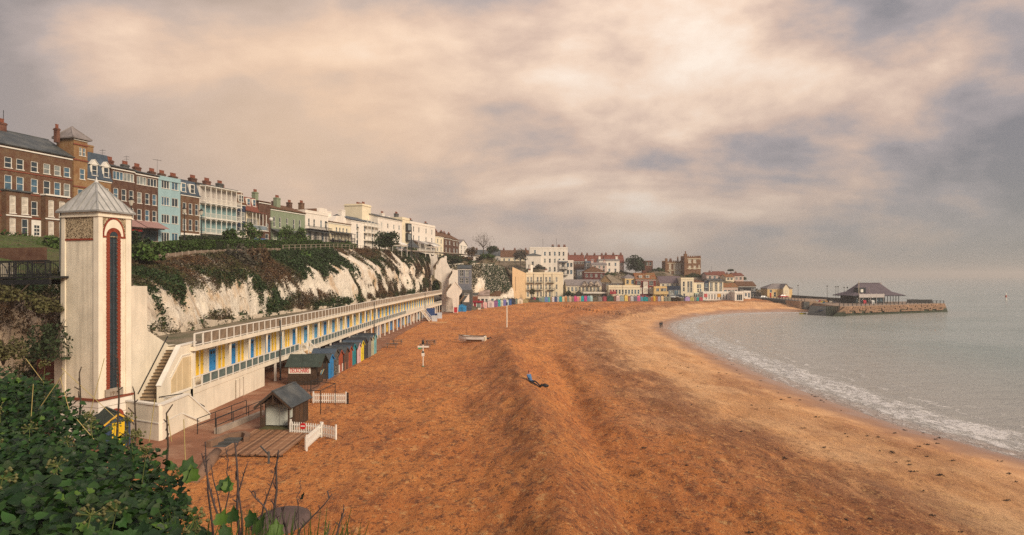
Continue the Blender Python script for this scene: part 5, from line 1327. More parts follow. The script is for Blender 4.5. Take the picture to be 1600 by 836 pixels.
def bay_y(px): return float(np.interp(px, [715, 740, 760, 800, 830, 865, 1100], [213, 224, 236, 256, 267, 269, 270]))
def build_far_huts():
 names = [h[4] for h in FARH]
 for i, (a, b, yt, yb, cn, c) in enumerate(FARH):
  d = bay_y((a + b) / 2); w = (b - a) / F * d; zb = zat(yb, d); h = (yb - yt) / F * d
  x = (a - 800) / F * d
  l = names[i - 1] if i else 'white cliff stairs'; r = names[i + 1] if i + 1 < len(names) else 'white beach cafe'
  c = tuple(min(.8, q * 1.25) for q in c)
  p = paint(cn.replace(' ', '_') + f'_beach_hut', c) if names.count(cn) == 1 else paint(f'{cn.replace(" ", "_")}_beach_hut_{int(c[0]*100)}_{int(c[1]*100)}', c)
  rise = min(.6, w * .28)
  lab = f'{cn} beach hut in the back row, between {l} and {r} huts'
  if i == 0: lab = 'bright blue beach hut beside the white cliff stairs'
  if i == len(FARH) - 1: lab = 'coral red beach hut, last before the white beach cafe'
  roofm = [SLATE, p, CONCD, SLATEB][i % 4] if i != 0 else SLATE
  drm = paint(cn.replace(' ', '_') + '_hut_door', tuple(min(.75, q * (1.5 if sum(c) < .5 else .7)) for q in c)) if i % 3 == 0 else p
  hut(lab, (x, d, zb), 0, w, 2.4, h - rise, rise, p, roofm, front=p, door=drm, group='beach huts along the back of the bay', trim=WHITE if i % 5 == 2 else None, over=.06)
  HILLPTS.append((x + w / 2, d + 3, zb + .1))
# ------------------------------------------------------------------ things on the promenade and beach
def build_shed():
 x, y = -18.6, 47.2; z = .06
 t = thing('beach_kiosk', 'small kiosk with white louvred doors and grey gabled porch on a timber deck', 'kiosk', (x, y, z), rad(-4))
 w, d, h, rs = 2.25, 3.5, 1.95, .95
 b = MB(); b.prism([(0, 0), (w, 0), (w, h), (w/2, h + rs - .1), (0, h)], .8, d)
 b.build('body', DKWOOD, t)
 WD = mat('pale_green_white', (.52, .54, .48), .7, .1, 1.5, streak=.3)
 for u in (0.10, w/2 + .005):
  l = MB(); l.box(u, u + w/2 - .11, .745, .795, .2, 1.92)
  lo = l.build('louvred_door', WD, t); sl = MB().slab([(.05, .70, 0), (w/2 - .16, .70, 0), (w/2 - .16, .745, .06), (.05, .745, .06)], .015).mesh('slat', WD)
  for k in range(20): link('slat', sl, lo, (u, 0, .24 + k * .083))
 lat = MB()
 for k in range(16): lat.bar((w + .01, .85 + k * .1, .1), (w + .01, .85 + k * .1 + .05, 1.9), .02, .045); lat.bar((w + .022, .85, .15 + k * .11), (w + .022, 2.35, .15 + k * .11), .02, .03)
 lat.build('lattice', mat('brown_lattice', (.10, .055, .03), .85, .3, 2), t)
 for yy in (.9, 1.75, 2.55, 3.3): MB().box(w + .004, w + .045, yy - .04, yy + .04, 0, h).build('batten', DKWOOD, t)
 for k in range(11): MB().box(w - .002, w + .02, 2.42, d, .06 + k * .17, .06 + k * .17 + .155).build('plank', DKWOOD, t)
 for u in (.02, w - .12): MB().box(u, u + .1, -.02, .08, -.1, h - .02).build('porch_post', DKWOOD, t)
 f = MB(); f.box(-.05, w + .05, -.05, .79, -.05, .14); f.build('porch_floor', mat('mossy_board', (.10, .095, .04), .9, .3, 2), t)
 for u in (.02, w - .10): MB().box(u, u + .07, .1, .78, .16, .85).build('side_rail', DKWOOD, t)
 r = MB(); o = .28; zl = h - o * rs / (w/2)
 for s in (0, 1):
  xa = -o if s == 0 else w + o
  r.slab([(xa, -.35, zl), (xa, d + .2, zl), (w/2, d + .2, h + rs), (w/2, -.35, h + rs)], .07)
 r.bar((w/2, -.36, h + rs + .06), (w/2, d + .21, h + rs + .06), .2, .06)
 ro = r.build('roof', SLATE, t)
 g = MB()
 for xa, xb in ((-o, w/2), (w + o, w/2)): g.bar((xa, -.33, zl - .06), (xb, -.33, h + rs - .06), .06, .14)
 g.prism([(.3, h - .02), (w - .3, h - .02), (w/2, h + rs - .28)], .0, .03); g.bar((w/2, -.3, h), (w/2, -.3, h + rs - .1), .06, .06)
 g.build('bargeboard', DKWOOD, ro)
 # the deck in front
 dk = thing('timber_deck', 'weathered brown timber deck of long planks in front of the kiosk', 'deck', (-18.9, 40.3, 0))
 n = 27; ww = 4.35 / n
 for k in range(n):
  L0 = .5 * R.random() * (1 if k < 20 else .4); b = MB().box(0, ww - .025, L0, 6.9 - .1 * (k % 3), 0, .06)
  b.build('plank', [DECKW, mat('pale_deck_wood', (.36, .20, .11), .85, .3, 1.6, bump=.5), mat('dark_deck_wood', (.17, .085, .045), .85, .3, 1.6, bump=.5)][R.choice((0, 0, 1, 2))], dk, (k * ww, 0, .09 + R.uniform(-.008, .008)))
 for yy in (.25, 3.2, 6.4): MB().box(0, 4.35, yy, yy + .1, -.1, .085).build('joist', DKWOOD, dk)
 # hand-rail posts and a bollard at the deck corner
 tag(MB().box(-.05, .05, -.05, .05, -.2, .75).bar((0, 0, .55), (-.7, .5, .95), .07).build('deck_post', CONCD, None, (-14.9, 39.2, sand1(-14.9, 39.2))), 'short leaning grey post at the corner of the timber deck', 'post')

def picket_fence(label, a, b, h=.92, sp=.17):
 a, b = Vector(a), Vector(b); L_ = (b - a).length; an = math.atan2(b.y - a.y, b.x - a.x)
 t = thing('picket_fence', label, 'fence', a, an, 'white picket fences round the kiosk'); dz = b.z - a.z
 WP = paint('white_picket', (.76, .73, .66)); n = int(L_ / sp)
 pm = MB().prism([(-.042, .06), (.042, .06), (.042, h - .05), (0, h), (-.042, h - .05)], -.03, -.008).mesh('picket', WP)
 for k in range(n + 1):
  f = k / n; link('picket', pm, t, (f * L_, 0, f * dz))
 r = MB()
 for z in (.25, .70): r.bar((0, .02, z), (L_, .02, z + dz), .045, .08)
 r.build('rail', WP, t)
 for f in (0, 1): MB().box(-.05, .05, .03, .13, -.3, h + .12).build('post', WP, t, (f * L_, 0, f * dz))
 return t
def build_fences():
 z = lambda x, y: sand1(x, y) + .02
 P = lambda x, y: (x, y, z(x, y))
 t = picket_fence('white picket fence with the no entry sign beside the kiosk', P(-16.05, 46.3), P(-13.75, 45.9))
 s = MB(); n = 18
 c = [(.23 * math.cos(2 * math.pi * k / n), .23 * math.sin(2 * math.pi * k / n)) for k in range(n)]
 s.prism(c, -.06, -.04); s.box(-.16, .16, -.07, -.061, -.045, .045, 1)
 s.build('no_entry_sign', [mat('sign_red', (.55, .015, .02), .5, .1), WHITE], t, (1.02, 0, .62))
 picket_fence('short white picket fence stub pointing out across the sand from the kiosk', P(-13.65, 45.85), P(-12.45, 45.0))
 picket_fence('white picket fence running toward the viewer along the deck edge', P(-13.7, 45.75), P(-13.55, 42.0))
 picket_fence('white picket fence behind the kiosk, with a dark end post', P(-17.9, 57.6), P(-14.9, 57.4))
 t = thing('metal_gantry', 'thin black metal goal-like frame beside the kiosk', 'gantry', (0, 0, 0))
 pts = [(-15.85, 53.0), (-15.75, 57.0), (-18.2, 57.9)]; zt = [1.95, 1.85, 1.95]
 for (x, y), zz in zip(pts, zt): MB().tube([(x, y, z(x, y) - .3), (x, y, zz)], .035, 6).build('post', DARK, t)
 MB().tube([(-18.6, 53.4, 1.8), (*pts[0], zt[0]), (*pts[1], zt[1]), (*pts[2], zt[2])], .03, 6).build('rail', DARK, t)
 tag(MB().box(-.06, .06, -.06, .06, -.3, 1.0).build('dark_post', DARK, None, P(-14.72, 57.4)), 'dark post closing the picket fence behind the kiosk', 'post')

def build_kiosk():
 x, y = -23.55, 67.2; z = prom_z(y)
 t = thing('deckchair_kiosk', 'brown deckchair hire kiosk with a green roof and red lettered sign', 'kiosk', (x, y, z), 0)
 w, d, h, rs = 3.35, 2.6, 2.15, .9
 MB().prismx([(0, -.1), (d, -.1), (d, h), (d/2, h + rs), (0, h)], 0, w - .4).build('body', DKWOOD, t)
 r = MB()
 for s in (0, 1):
  ya = -.35 if s == 0 else d + .35; zl = h - .35 * rs / (d/2)
  r.slab([(-.2, ya, zl), (w + .25, ya, zl), (w + .25, d/2, h + rs), (-.2, d/2, h + rs)], .06)
 r.build('roof', mat('green_felt', (.042, .056, .046), .9, .25, 1.2, bump=.4), t)
 MB().box(.12, 2.42, -.10, -.003, 1.22, 1.94).build('sign_board', WHITE, t)
 text_part('DECKCHAIRS', t, (1.27, -.112, 1.34), .66, .012, mat('sign_red', (.55, .015, .02), .5, .1), sx=.50)
 for yy in (.1, d - .1): MB().box(w - .06, w + .04, yy - .05, yy + .05, -.1, h + .2).build('post', DKWOOD, t)
 for k in range(10): MB().box(0, w - .4, -.022, -.002, .02 + k * .10, .02 + k * .10 + .085).build('plank', DKWOOD, t)
 b = MB()
 for k in range(4): b.bar((w - .2 + .1, .3 + .3 * k, 1.0), (w + .1, .3 + .3 * k, 1.5), .25, .02, k % 3)
 b.build('hanging_goods', [paint('goods_cream', (.6, .5, .25)), paint('goods_blue', (.03, .2, .45)), paint('goods_teal', (.1, .35, .33))], t)
 t = thing('metal_barrier', 'low black metal barrier in front of the deckchair kiosk', 'barrier', (-22.2, 63.4, prom_z(63)))
 b = MB()
 for k in range(9): b.tube([(k * .28, 0, -.1), (k * .28, 0, .95)], .018, 5)
 b.bar((0, 0, .95), (2.24, 0, .95), .05); b.bar((0, 0, .2), (2.24, 0, .2), .04); b.build('bars', DARK, t)
 b = MB(); b.bar((2.24, 0, .95), (2.4, 2.2, .95), .05); b.bar((2.24, 0, .2), (2.4, 2.2, .2), .04)
 for k in range(7): b.tube([(2.24 + k * .025, k * .36, -.1), (2.24 + k * .025, k * .36, .95)], .018, 5)
 b.build('bars', DARK, t)
 tag(MB().box(0, 1.6, 0, .9, -.1, .32).build('stone_plinth', CONCD, None, (-21.9, 61.9, prom_z(62))), 'low dark stone block beside the black barrier', 'block')

def build_ramp():
 t = thing('ramp_wall', 'low concrete ramp wall with tubular rails beside the timber deck', 'wall', (0, 0, 0))
 a, b = Vector((-21.5, 46.2)), Vector((-20.7, 52.8))
 m = MB(); m.hexa([(a.x, a.y, -.3), (a.x + .35, a.y, -.3), (b.x + .35, b.y, -.3), (b.x, b.y, -.3)], [(a.x, a.y, .42), (a.x + .35, a.y, .42), (b.x + .35, b.y, .34), (b.x, b.y, .34)])
 m.build('wall', CONC, t)
 for off in (0.15, -1.2):
  r = MB()
  for zz in (.65, 1.15): r.tube([(a.x + off, a.y - .1, zz), (b.x + off - .1, b.y + .2, zz)], .03, 6)
  for k in range(4):
   f = k / 3; r.tube([(a.x + (b.x - a.x) * f + off, a.y + (b.y - a.y) * f, 0), (a.x + (b.x - a.x) * f + off, a.y + (b.y - a.y) * f, 1.15)], .03, 6)
  r.build('rail', DARK, t)
 # sunken steps with a curved kerb
 t = thing('sunken_steps', 'sunken concrete steps with a curved kerb at the promenade edge', 'steps', (0, 0, 0))
 p = [(-20.2, 42.6), (-19.7, 44.6), (-19.0, 45.2), (-18.4, 44.6), (-18.1, 43.6)]
 k = MB()
 for i in range(len(p) - 1): k.bar((*p[i], .22 + .004 * i), (*p[i + 1], .22 + .004 * i), .34, .5)
 k.build('kerb', mat('sandy_concrete', (.21, .125, .08), .9, .25, 1.2, bump=.6, streak=.4), t)
 for i in range(3): MB().box(-20.1 + .1 * i, -18.6, 42.7 + i * .55, 43.2 + i * .55, -.1, .06 + .11 * i).build('step', CONCD, t)
 pts = [(-17.7, 35.5, -.05), (-18.0, 37.2, .03), (-18.5, 39.2, .08), (-19.0, 41.2, .08)]
 tag(MB().tube(pts, [.30, .34, .36, .32], 12).build('concrete_groyne', MATS['sandy_concrete'], None, smooth=True), 'rounded concrete kerb like a log between promenade and sand', 'kerb')

def build_blue_hut():
 z = .0
 d = Vector((0.75, -0.66)).normalized()      # the way the front looks
 rz = math.atan2(d.y, d.x) + rad(90)
 hut('dark blue hut with a yellow door and yellow bargeboards below the lift tower', (-26.75, 42.1, z), rz, 1.5, 2.5, 1.75, .55, paint('navy_hut', (.022, .045, .095)), mat('green_felt', (.060, .085, .065), .9, .25, 1.2, bump=.4),
  front=paint('navy_hut', (.022, .045, .095)), door=paint('hut_door_yellow', (.66, .42, .01)), trim=paint('hut_trim_yellow', (.60, .34, .03)), group='beach huts')

def build_boat():
 p = on_sand(716, 535); e = on_sand(757, 533)
 L_ = 4.9; c = on_sand(737, 534.5)
 t = thing('beached_boat', 'small white and brown boat lying on the sand', 'boat', (c.x, c.y, c.z + .25), math.atan2((e - p).y * .4, (e - p).x) + math.pi)
 # hull sections along x, bow at +x
 xs = np.linspace(-L_/2, L_/2, 13); V = []; n = 9
 for x in xs:
  f = (x + L_/2) / L_; bw = .95 * (1 - max(0, (f - .55) / .45) ** 2.2) * (.86 + .14 * min(1, f * 4)); dep = .85 - .1 * math.sin(f * 3); ke = -.35 + .35 * max(0, (f - .7) / .3) ** 2
  for k in range(n):
   a = math.pi * k / (n - 1); V.append((x, -bw * math.cos(a) * (1 if abs(math.cos(a)) > .9 else .97), ke + (dep - ke + .18 * f * f) * (1 - math.sin(a) ** .8)))
 Fq = [(i*n+k, i*n+k+1, (i+1)*n+k+1, (i+1)*n+k) for i in range(12) for k in range(n - 1)]
 h = MB(); h.add(V, Fq, 0); h.add([V[k] for k in range(n)], [tuple(range(n))], 0)
 for i, f in enumerate(h.f): h.m[i] = 1 if i < len(Fq) and f[0] // n < 8 and i % 8 in (1, 6) and f[0] // n > 0 else 0
 h.build('hull', [paint('boat_white', (.72, .69, .64)), paint('boat_brown', (.16, .09, .05))], t, smooth=False)
 g = MB()
 for s in (-1, 1): g.tube([V[i*n + (0 if s < 0 else n - 1)] for i in range(13)], .06, 5)
 g.build('gunwale', paint('boat_brown', (.16, .09, .05)), t)
 dk = MB(); dk.hexa([(1.1, -.85, .62), (2.38, -.1, .8), (2.38, .1, .8), (1.1, .85, .62)], [(1.1, -.85, .72), (2.38, -.1, .95), (2.38, .1, .95), (1.1, .85, .72)]); dk.build('foredeck', paint('boat_white', (.72, .69, .64)), t)
 for x in (-1.6, -.4, .6): MB().box(x, x + .28, -.86, .86, .42, .48).build('thwart', DECKW, t)
 MB().box(-2.62, -2.5, -.7, .7, -.1, .75).build('transom', paint('boat_cream', (.62, .53, .38)), t)
 MB().tube([(1.0, 0, .4), (1.0, 0, 2.3)], .025, 5).build('staff', DARK, t)
 a = on_sand(762, 530)
 tag(MB().tube([(0, 0, .1), (.6, .1, .3), (.9, .3, .05)], .06, 5).tube([(.2, -.2, .0), (.5, .3, .45), (.7, .5, .1)], .05, 5).box(-.3, .2, -.2, .2, -.1, .25).build('anchor_gear', DARK, None, a), 'dark heap of anchor gear on the sand at the stern of the white boat', 'gear')

def build_tables():
 lab = ['picnic table nearest the chalets, in front of its twin', 'picnic table behind its twin near the chalet posts', 'picnic table beside the beach signpost', 'picnic table farther right, behind the signpost']
 for i, (px, y) in enumerate(((612, 543.5), (621, 538), (664, 545), (673, 538.5))):
  p = on_sand(px, y); t = thing('picnic_table', 'dark wooden ' + lab[i], 'picnic table', p, rad(8 + 10 * (i % 2)), 'picnic tables on the sand')
  M_ = mat('weathered_table', (.13, .10, .085), .85, .3, 2)
  for k in range(4): MB().box(-.95, .95, -.36 + k * .185, -.36 + k * .185 + .165, .70, .75).build('top_plank', M_, t)
  for s in (-.72, .47): MB().box(-.95, .95, s, s + .25, .42, .46).build('bench', M_, t)
  for x in (-.65, .65):
   b = MB(); b.bar((x, -.6, 0), (x, -.2, .7), .07); b.bar((x, .6, 0), (x, .2, .7), .07); b.bar((x, -.65, .39), (x, .65, .39), .06); b.build('frame', M_, t)
 p = on_sand(661, 573); z = p.z
 t = thing('beach_signpost', 'tall white post with a white cross board and a small notice on the sand', 'signpost', p)
 hh = zat(534, p.y) - z
 MB().tube([(0, 0, -.2), (0, 0, hh)], .06, 8).build('post', WHITE, t)
 MB().box(-.7, .75, -.06, -.005, hh - .75, hh - .52).box(-.62, -.2, -.065, .0, hh - .95, hh - .76, 1).build('cross_board', [PALEW, paint('sign_green', (.05, .30, .16))], t)
 MB().box(-.18, .2, -.10, -.061, hh * .42, hh * .42 + .45).build('notice', WHITE, t)
 MB().box(-.14, .14, -.1, .1, hh * .55, hh * .62).build('clamp', CONCD, t)
 MB().lathe(0, 0, [(.02, hh - .4), (.16, hh - .3), (.17, hh - .0), (.06, hh + .25), (.03, hh + .4)], 8).build('cap_light', DARK, t)
 MB().lathe(0, 0, [(.2, -.1), (.17, .08), (.07, .1)], 8).build('foot', paint('post_green', (.06, .16, .08)), t)
 p = on_sand(792, 511.5); t = thing('flagpole', 'slim white pole with a blue band standing on the sand', 'pole', p); hh = zat(467, p.y) - p.z
 MB().tube([(0, 0, -.2), (0, 0, hh)], [.14, .10], 8).build('shaft', paint('pole_white', (.76, .72, .62)), t)
 MB().lathe(0, 0, [(.17, hh * .78), (.19, hh * .8), (.19, hh * .86), (.17, hh * .88)], 8).build('band', paint('pole_blue', (.03, .05, .10)), t)
 # stores by the far beach steps
 for i, (px, y, w, h, col, lab) in enumerate(((679, 502, 1.3, 1.5, (.55, .58, .60), 'white water tub nearest the far beach steps'), (682, 497, 2.0, 1.3, (.02, .08, .28), 'dark blue crate between two white tubs'),
           (687, 497.5, 1.2, 1.6, (.55, .60, .66), 'pale blue tub to the right of the blue crate'), (673, 499, 2.2, 3.1, (.03, .07, .20), 'blue covered stack beside the far beach steps'))):
  p = on_sand(px, y); b = MB().box(-w/2, w/2, -.5, .5, -.2, h).box(-w/2 - .05, w/2 + .05, -.55, .55, h - .22, h - .06)
  tag(b.build('storage_tub', paint(f'tub_{i}', col), None, p), lab, 'tub', 'stores by the far beach steps')
 p = on_sand(690, 504); t = tag(MB().box(-3.2, 1.4, -1.6, 1.8, -.2, .06).build('sand_mat', mat('tan_mat', (.55, .30, .12), .9, .15, 1), None, p), 'tan mat laid on the sand before the blue tubs', 'mat')

def person_mesh(nodes, edges, name, mats_by, parent, sub=2):
 """One continuous figure grown from a skeleton: nodes = (pos, radius)."""
 me = bpy.data.meshes.new(name); me.from_pydata([n[0] for n in nodes], edges, []); me.update()
 o = link(name, me, parent)
 m = o.modifiers.new('skin', 'SKIN'); m.use_smooth_shade = True
 for i, n in enumerate(nodes):
  sv = me.skin_vertices[0].data[i]; sv.radius = (n[1], n[1]); sv.use_root = (i == 0)
 o.modifiers.new('sub', 'SUBSURF').levels = 1; o.modifiers['sub'].render_levels = sub
 me.materials.append(mats_by)
 return o
def zone_mat(name, bands, axis=2):
 """Body paint by height along local z: (limit, colour) upwards."""
 M = mat(name, bands[-1][1], .85, .1, 3); nt = M.node_tree; N, L = nt.nodes, nt.links; b = N['Principled BSDF']
 tc = N.new('ShaderNodeTexCoord'); sp = N.new('ShaderNodeSeparateXYZ'); L.new(tc.outputs['Object'], sp.inputs[0])
 prev = None
 for lim, c in bands:
  if prev is None: prev = c; continue
  x = N.new('ShaderNodeMixRGB'); g = N.new('ShaderNodeMath'); g.operation = 'GREATER_THAN'; L.new(sp.outputs[axis], g.inputs[0]); g.inputs[1].default_value = lim
  L.new(g.outputs[0], x.inputs[0])
  if isinstance(prev, tuple): x.inputs[1].default_value = (*prev, 1)
  else: L.new(prev, x.inputs[1])
  x.inputs[2].default_value = (*c, 1); prev = x.outputs[0]
 L.new(prev, b.inputs['Base Color']); return M
def head_parts(parent, c, fwd, hair, skin, r=.105, cap=None):
 f = Vector(fwd).normalized(); s = f.cross(Vector((0, 0, 1))).normalized(); c = Vector(c)
 b = MB()
 for k in (-1, 1): b.lathe(0, 0, [(.001, 0)], 3) if False else None
 nose = MB(); p = c + f * r * .95; nose.hexa([p - s * .014 - Vector((0,0,.03)), p + s * .014 - Vector((0,0,.03)), p + s * .01 + Vector((0,0,.02)), p - s * .01 + Vector((0,0,.02))], [p + f * .028 - s * .01 - Vector((0,0,.028)), p + f * .028 + s * .01 - Vector((0,0,.028)), p + f * .006 + s * .006 + Vector((0,0,.02)), p + f * .006 - s * .006 + Vector((0,0,.02))])
 nose.build('nose', skin, parent)
 e = MB()
 for k in (-1, 1):
  q = c + f * r * .93 + s * .036 * k + Vector((0, 0, .018)); e.box(q.x - .012, q.x + .012, q.y - .012, q.y + .012, q.z - .007, q.z + .007)
 q = c + f * r * .93 - Vector((0, 0, .055)); e.box(q.x - .02, q.x + .02, q.y - .012, q.y + .012, q.z - .005, q.z + .005)
 e.build('face', DARK, parent)
 h = MB(); n = 10; V = []
 for i in range(6):
  a = math.pi / 2 * i / 5
  for k in range(n):
   t_ = 2 * math.pi * k / n; d = f * math.cos(t_) + s * math.sin(t_)
   rr = r * 1.10 * math.cos(a); drop = -.06 * (1 - math.cos(t_)) if i == 0 else 0
   V.append(c + d * rr - f * .012 + Vector((0, 0, .03 + r * 1.08 * math.sin(a) + drop)))
 h.add(V, [(i*n+k, i*n+(k+1)%n, (i+1)*n+(k+1)%n, (i+1)*n+k) for i in range(5) for k in range(n)]); h.build('hair', hair, parent, smooth=True)
def build_people():
 SK = mat('skin', (.45, .24, .16), .7, .08, 4); HB = mat('brown_hair', (.06, .035, .02), .8, .2, 8); HR = mat('reddish_cap', (.40, .12, .07), .8, .2, 8)
 # reclining on the ridge of sand
 p = on_sand(829, 598.5); q = on_sand(851, 604)
 an = math.atan2(q.y - p.y, q.x - p.x); an = rad(-38)
 t = thing('person', 'person in a blue jacket and dark trousers sitting back on the sand', 'person', (p.x, p.y, p.z + .02), an)
 # local: x towards the feet
 gz = lambda x: min(0.0, sand1(p.x + x * math.cos(an), p.y + x * math.sin(an)) - p.z)
 s = 1.18
 N_ = [((0, 0, .13), .15), ((-.10, 0, .34), .165), ((-.17, 0, .58), .165), ((-.16, 0, .74), .075), ((-.12, 0, .86), .095), ((-.11, 0, .99), .085),
    ((-.17, .19, .66), .075), ((-.36, .26, .40), .055), ((-.46, .27, .10), .04), ((-.17, -.19, .66), .075), ((-.02, -.26, .44), .055), ((.22, -.20, .34), .042),
    ((.08, .10, .13), .10), ((.46, .13, .30 + gz(.5)), .068), ((.90, .15, .10 + gz(.95)), .05), ((1.0, .16, .13 + gz(1.0)), .05), ((1.06, .165, .24 + gz(1.0)), .035),
    ((.08, -.10, .13), .10), ((.50, -.11, .16 + gz(.5)), .068), ((.98, -.10, .09 + gz(1.0)), .05), ((1.08, -.10, .12 + gz(1.05)), .05), ((1.13, -.10, .24 + gz(1.05)), .035)]
 E_ = [(0,1),(1,2),(2,3),(3,4),(4,5),(2,6),(6,7),(7,8),(2,9),(9,10),(10,11),(0,12),(12,13),(13,14),(14,15),(15,16),(0,17),(17,18),(18,19),(19,20),(20,21)]
 N_ = [(tuple(c * s for c in a), r * s) for a, r in N_]
 M_ = zone_mat('sitter_clothes', [(-9, (.028, .03, .038)), (.235, (.07, .16, .32)), (.84, (.45, .24, .16))])
 person_mesh(N_, E_, 'body', M_, t)
 head_parts(t, (-.12 * s, 0, .93 * s), (1, 0, 0), HR, SK, .115 * s)
 b = MB()
 for yy, x, z in ((.155, .98, .10 + gz(1.0)), (-.10, 1.07, .09 + gz(1.05))):
  b.hexa([((x - .09) * s, (yy - .05) * s, (z - .05) * s), ((x + .10) * s, (yy - .05) * s, (z - .05) * s), ((x + .10) * s, (yy + .05) * s, (z - .05) * s), ((x - .09) * s, (yy + .05) * s, (z - .05) * s)],
      [((x - .07) * s, (yy - .05) * s, (z + .08) * s), ((x + .12) * s, (yy - .04) * s, (z + .22) * s), ((x + .12) * s, (yy + .04) * s, (z + .22) * s), ((x - .07) * s, (yy + .05) * s, (z + .08) * s)])
 b.build('boots', DARK, t)
 hd = MB()      # hands with fingers, resting
 for hx, hy, hz, dx in ((-.47, .28, .06, -1), (.26, -.19, .35, 1)):
  for k in range(4): hd.tube([(hx * s, (hy - .03 + .02 * k) * s, hz * s), ((hx + dx * .05) * s, (hy - .03 + .02 * k) * s, (hz - .005) * s), ((hx + dx * (.085 - .01 * abs(k - 1))) * s, (hy - .03 + .02 * k) * s, (hz - .03) * s)], [.011, .01, .008], 5)
  hd.tube([(hx * s, (hy + .035) * s, hz * s), ((hx + dx * .03) * s, (hy + .06) * s, (hz - .01) * s), ((hx + dx * .05) * s, (hy + .065) * s, (hz - .02) * s)], [.012, .01, .008], 5)
 hd.build('fingers', SK, t)
 # dark bag past the feet
 g = on_sand(851, 604.5)
 b = MB(); b.lathe(0, 0, [(.02, -.05), (.24, -.04), (.30, .10), (.24, .26), (.12, .34), (.05, .36)], 10); b.tube([(-.1, 0, .30), (0, 0, .46), (.1, 0, .30)], .02, 5)
 o = tag(b.build('bag', mat('black_bag', (.012, .012, .014), .6, .2, 5), None, g, smooth=True), 'black bag lying on the sand beyond the sitting person', 'bag'); o.scale = (1.5, 1, .8)
 # couple walking
 for i, (px, y, c, lab) in enumerate(((1031.6, 512.8, (.03, .032, .036), 'person in dark clothes walking near the water, left of two'), (1034.2, 512.2, (.05, .045, .05), 'person in a dark coat walking near the water, right of two'))):
  p = on_sand(px, y); t = thing('person', lab, 'person', p, rad(70 + 30 * i), 'two walkers near the water')
  N_ = [((0,0,.92),.13),((0,0,1.15),.145),((0,0,1.38),.15),((.01,0,1.5),.06),((.03,0,1.62),.095),((.03,0,1.72),.08),((0,.2,1.40),.065),((-.08,.25,1.13),.05),((.02,.24,.88),.04),
     ((0,-.2,1.40),.065),((.10,-.25,1.13),.05),((.22,-.23,.92),.04),((.02,.10,.86),.095),((.16,.11,.48),.065),((.10,.11,.07),.045),((.24,.11,.04),.04),((-.02,-.10,.86),.095),((-.02,-.11,.48),.065),((-.24,-.11,.10),.045),((-.12,-.11,.04),.04)]
  E_ = [(0,1),(1,2),(2,3),(3,4),(4,5),(2,6),(6,7),(7,8),(2,9),(9,10),(10,11),(0,12),(12,13),(13,14),(14,15),(0,16),(16,17),(17,18),(18,19)]
  person_mesh(N_, E_, 'body', zone_mat(f'walker_{i}', [(-9, (.02, .02, .025)), (.9, c), (1.53, (.45, .24, .16))]), t, 1)
  head_parts(t, (.03, 0, 1.67), (1, 0, 0), HB, SK)

# ------------------------------------------------------------------ vegetation
def leafmat(name, col, isl=.35): return mat(name, col, .75, .35, .7, bump=0, island=isl, spec=.25)
GRN = leafmat('hedge_leaf', (.040, .070, .014)); GRN2 = leafmat('garden_leaf', (.055, .095, .020)); OLV = leafmat('olive_leaf', (.085, .080, .032)); DKG = leafmat('dark_tree_leaf', (.030, .046, .018)); BRN = leafmat('brown_leaf', (.10, .062, .032)); GRY_ = leafmat('grey_leaf', (.075, .068, .050))
BARK = mat('bark', (.075, .055, .040), .95, .3, 3, bump=.6)
def hedge(label, pts, w, h, n, m=GRN):
 """Clipped hedge along (x, y, z) points."""
 P = [Vector(p) for p in pts]; t = thing('hedge', label, 'hedge', P[0], 0, 'clipped hedges along the clifftop')
 core = MB()
 for a, b in zip(P[:-1], P[1:]):
  d = (b - a); d.z = 0; s = d.normalized().cross(Vector((0, 0, 1))) * (w / 2 - .12)
  core.hexa([a - P[0] - s, b - P[0] - s, b - P[0] + s, a - P[0] + s], [a - P[0] - s + Vector((0, 0, h - .15)), b - P[0] - s + Vector((0, 0, h - .15)), b - P[0] + s + Vector((0, 0, h - .15)), a - P[0] + s + Vector((0, 0, h - .15))])
 core.build('stems', mat('hedge_core', (.020, .026, .010), .95, .3, 2), t)
 seg = np.array([(b - a).length for a, b in zip(P[:-1], P[1:])]); k = NR.choice(len(seg), n, p=seg / seg.sum()); f = NR.random(n)
 A = np.array([p - P[0] for p in P]); C = A[k] + (A[k + 1] - A[k]) * f[:, None]
 D = np.array([((b - a).normalized().cross(Vector((0, 0, 1)))) for a, b in zip(P[:-1], P[1:])])[k]
 side = NR.random(n); u = np.where(side < .45, NR.uniform(-1, 1, n), np.where(NR.random(n) < .8, 1, -1)) ; z = np.where(side < .45, 1.0, NR.random(n))
 wob = .1 * vnoise(C[:, 1] * .9 + 5, C[:, 0] + z * 3, 61)
 C = C + D * (u * (w / 2) + NR.normal(size=n) * .05 + wob)[:, None]; C[:, 2] += z * h + NR.normal(size=n) * .05 + wob
 V, Q = leaf_cards(C, .15, .3); link('foliage', npmesh('foliage', V, Q, m), t)
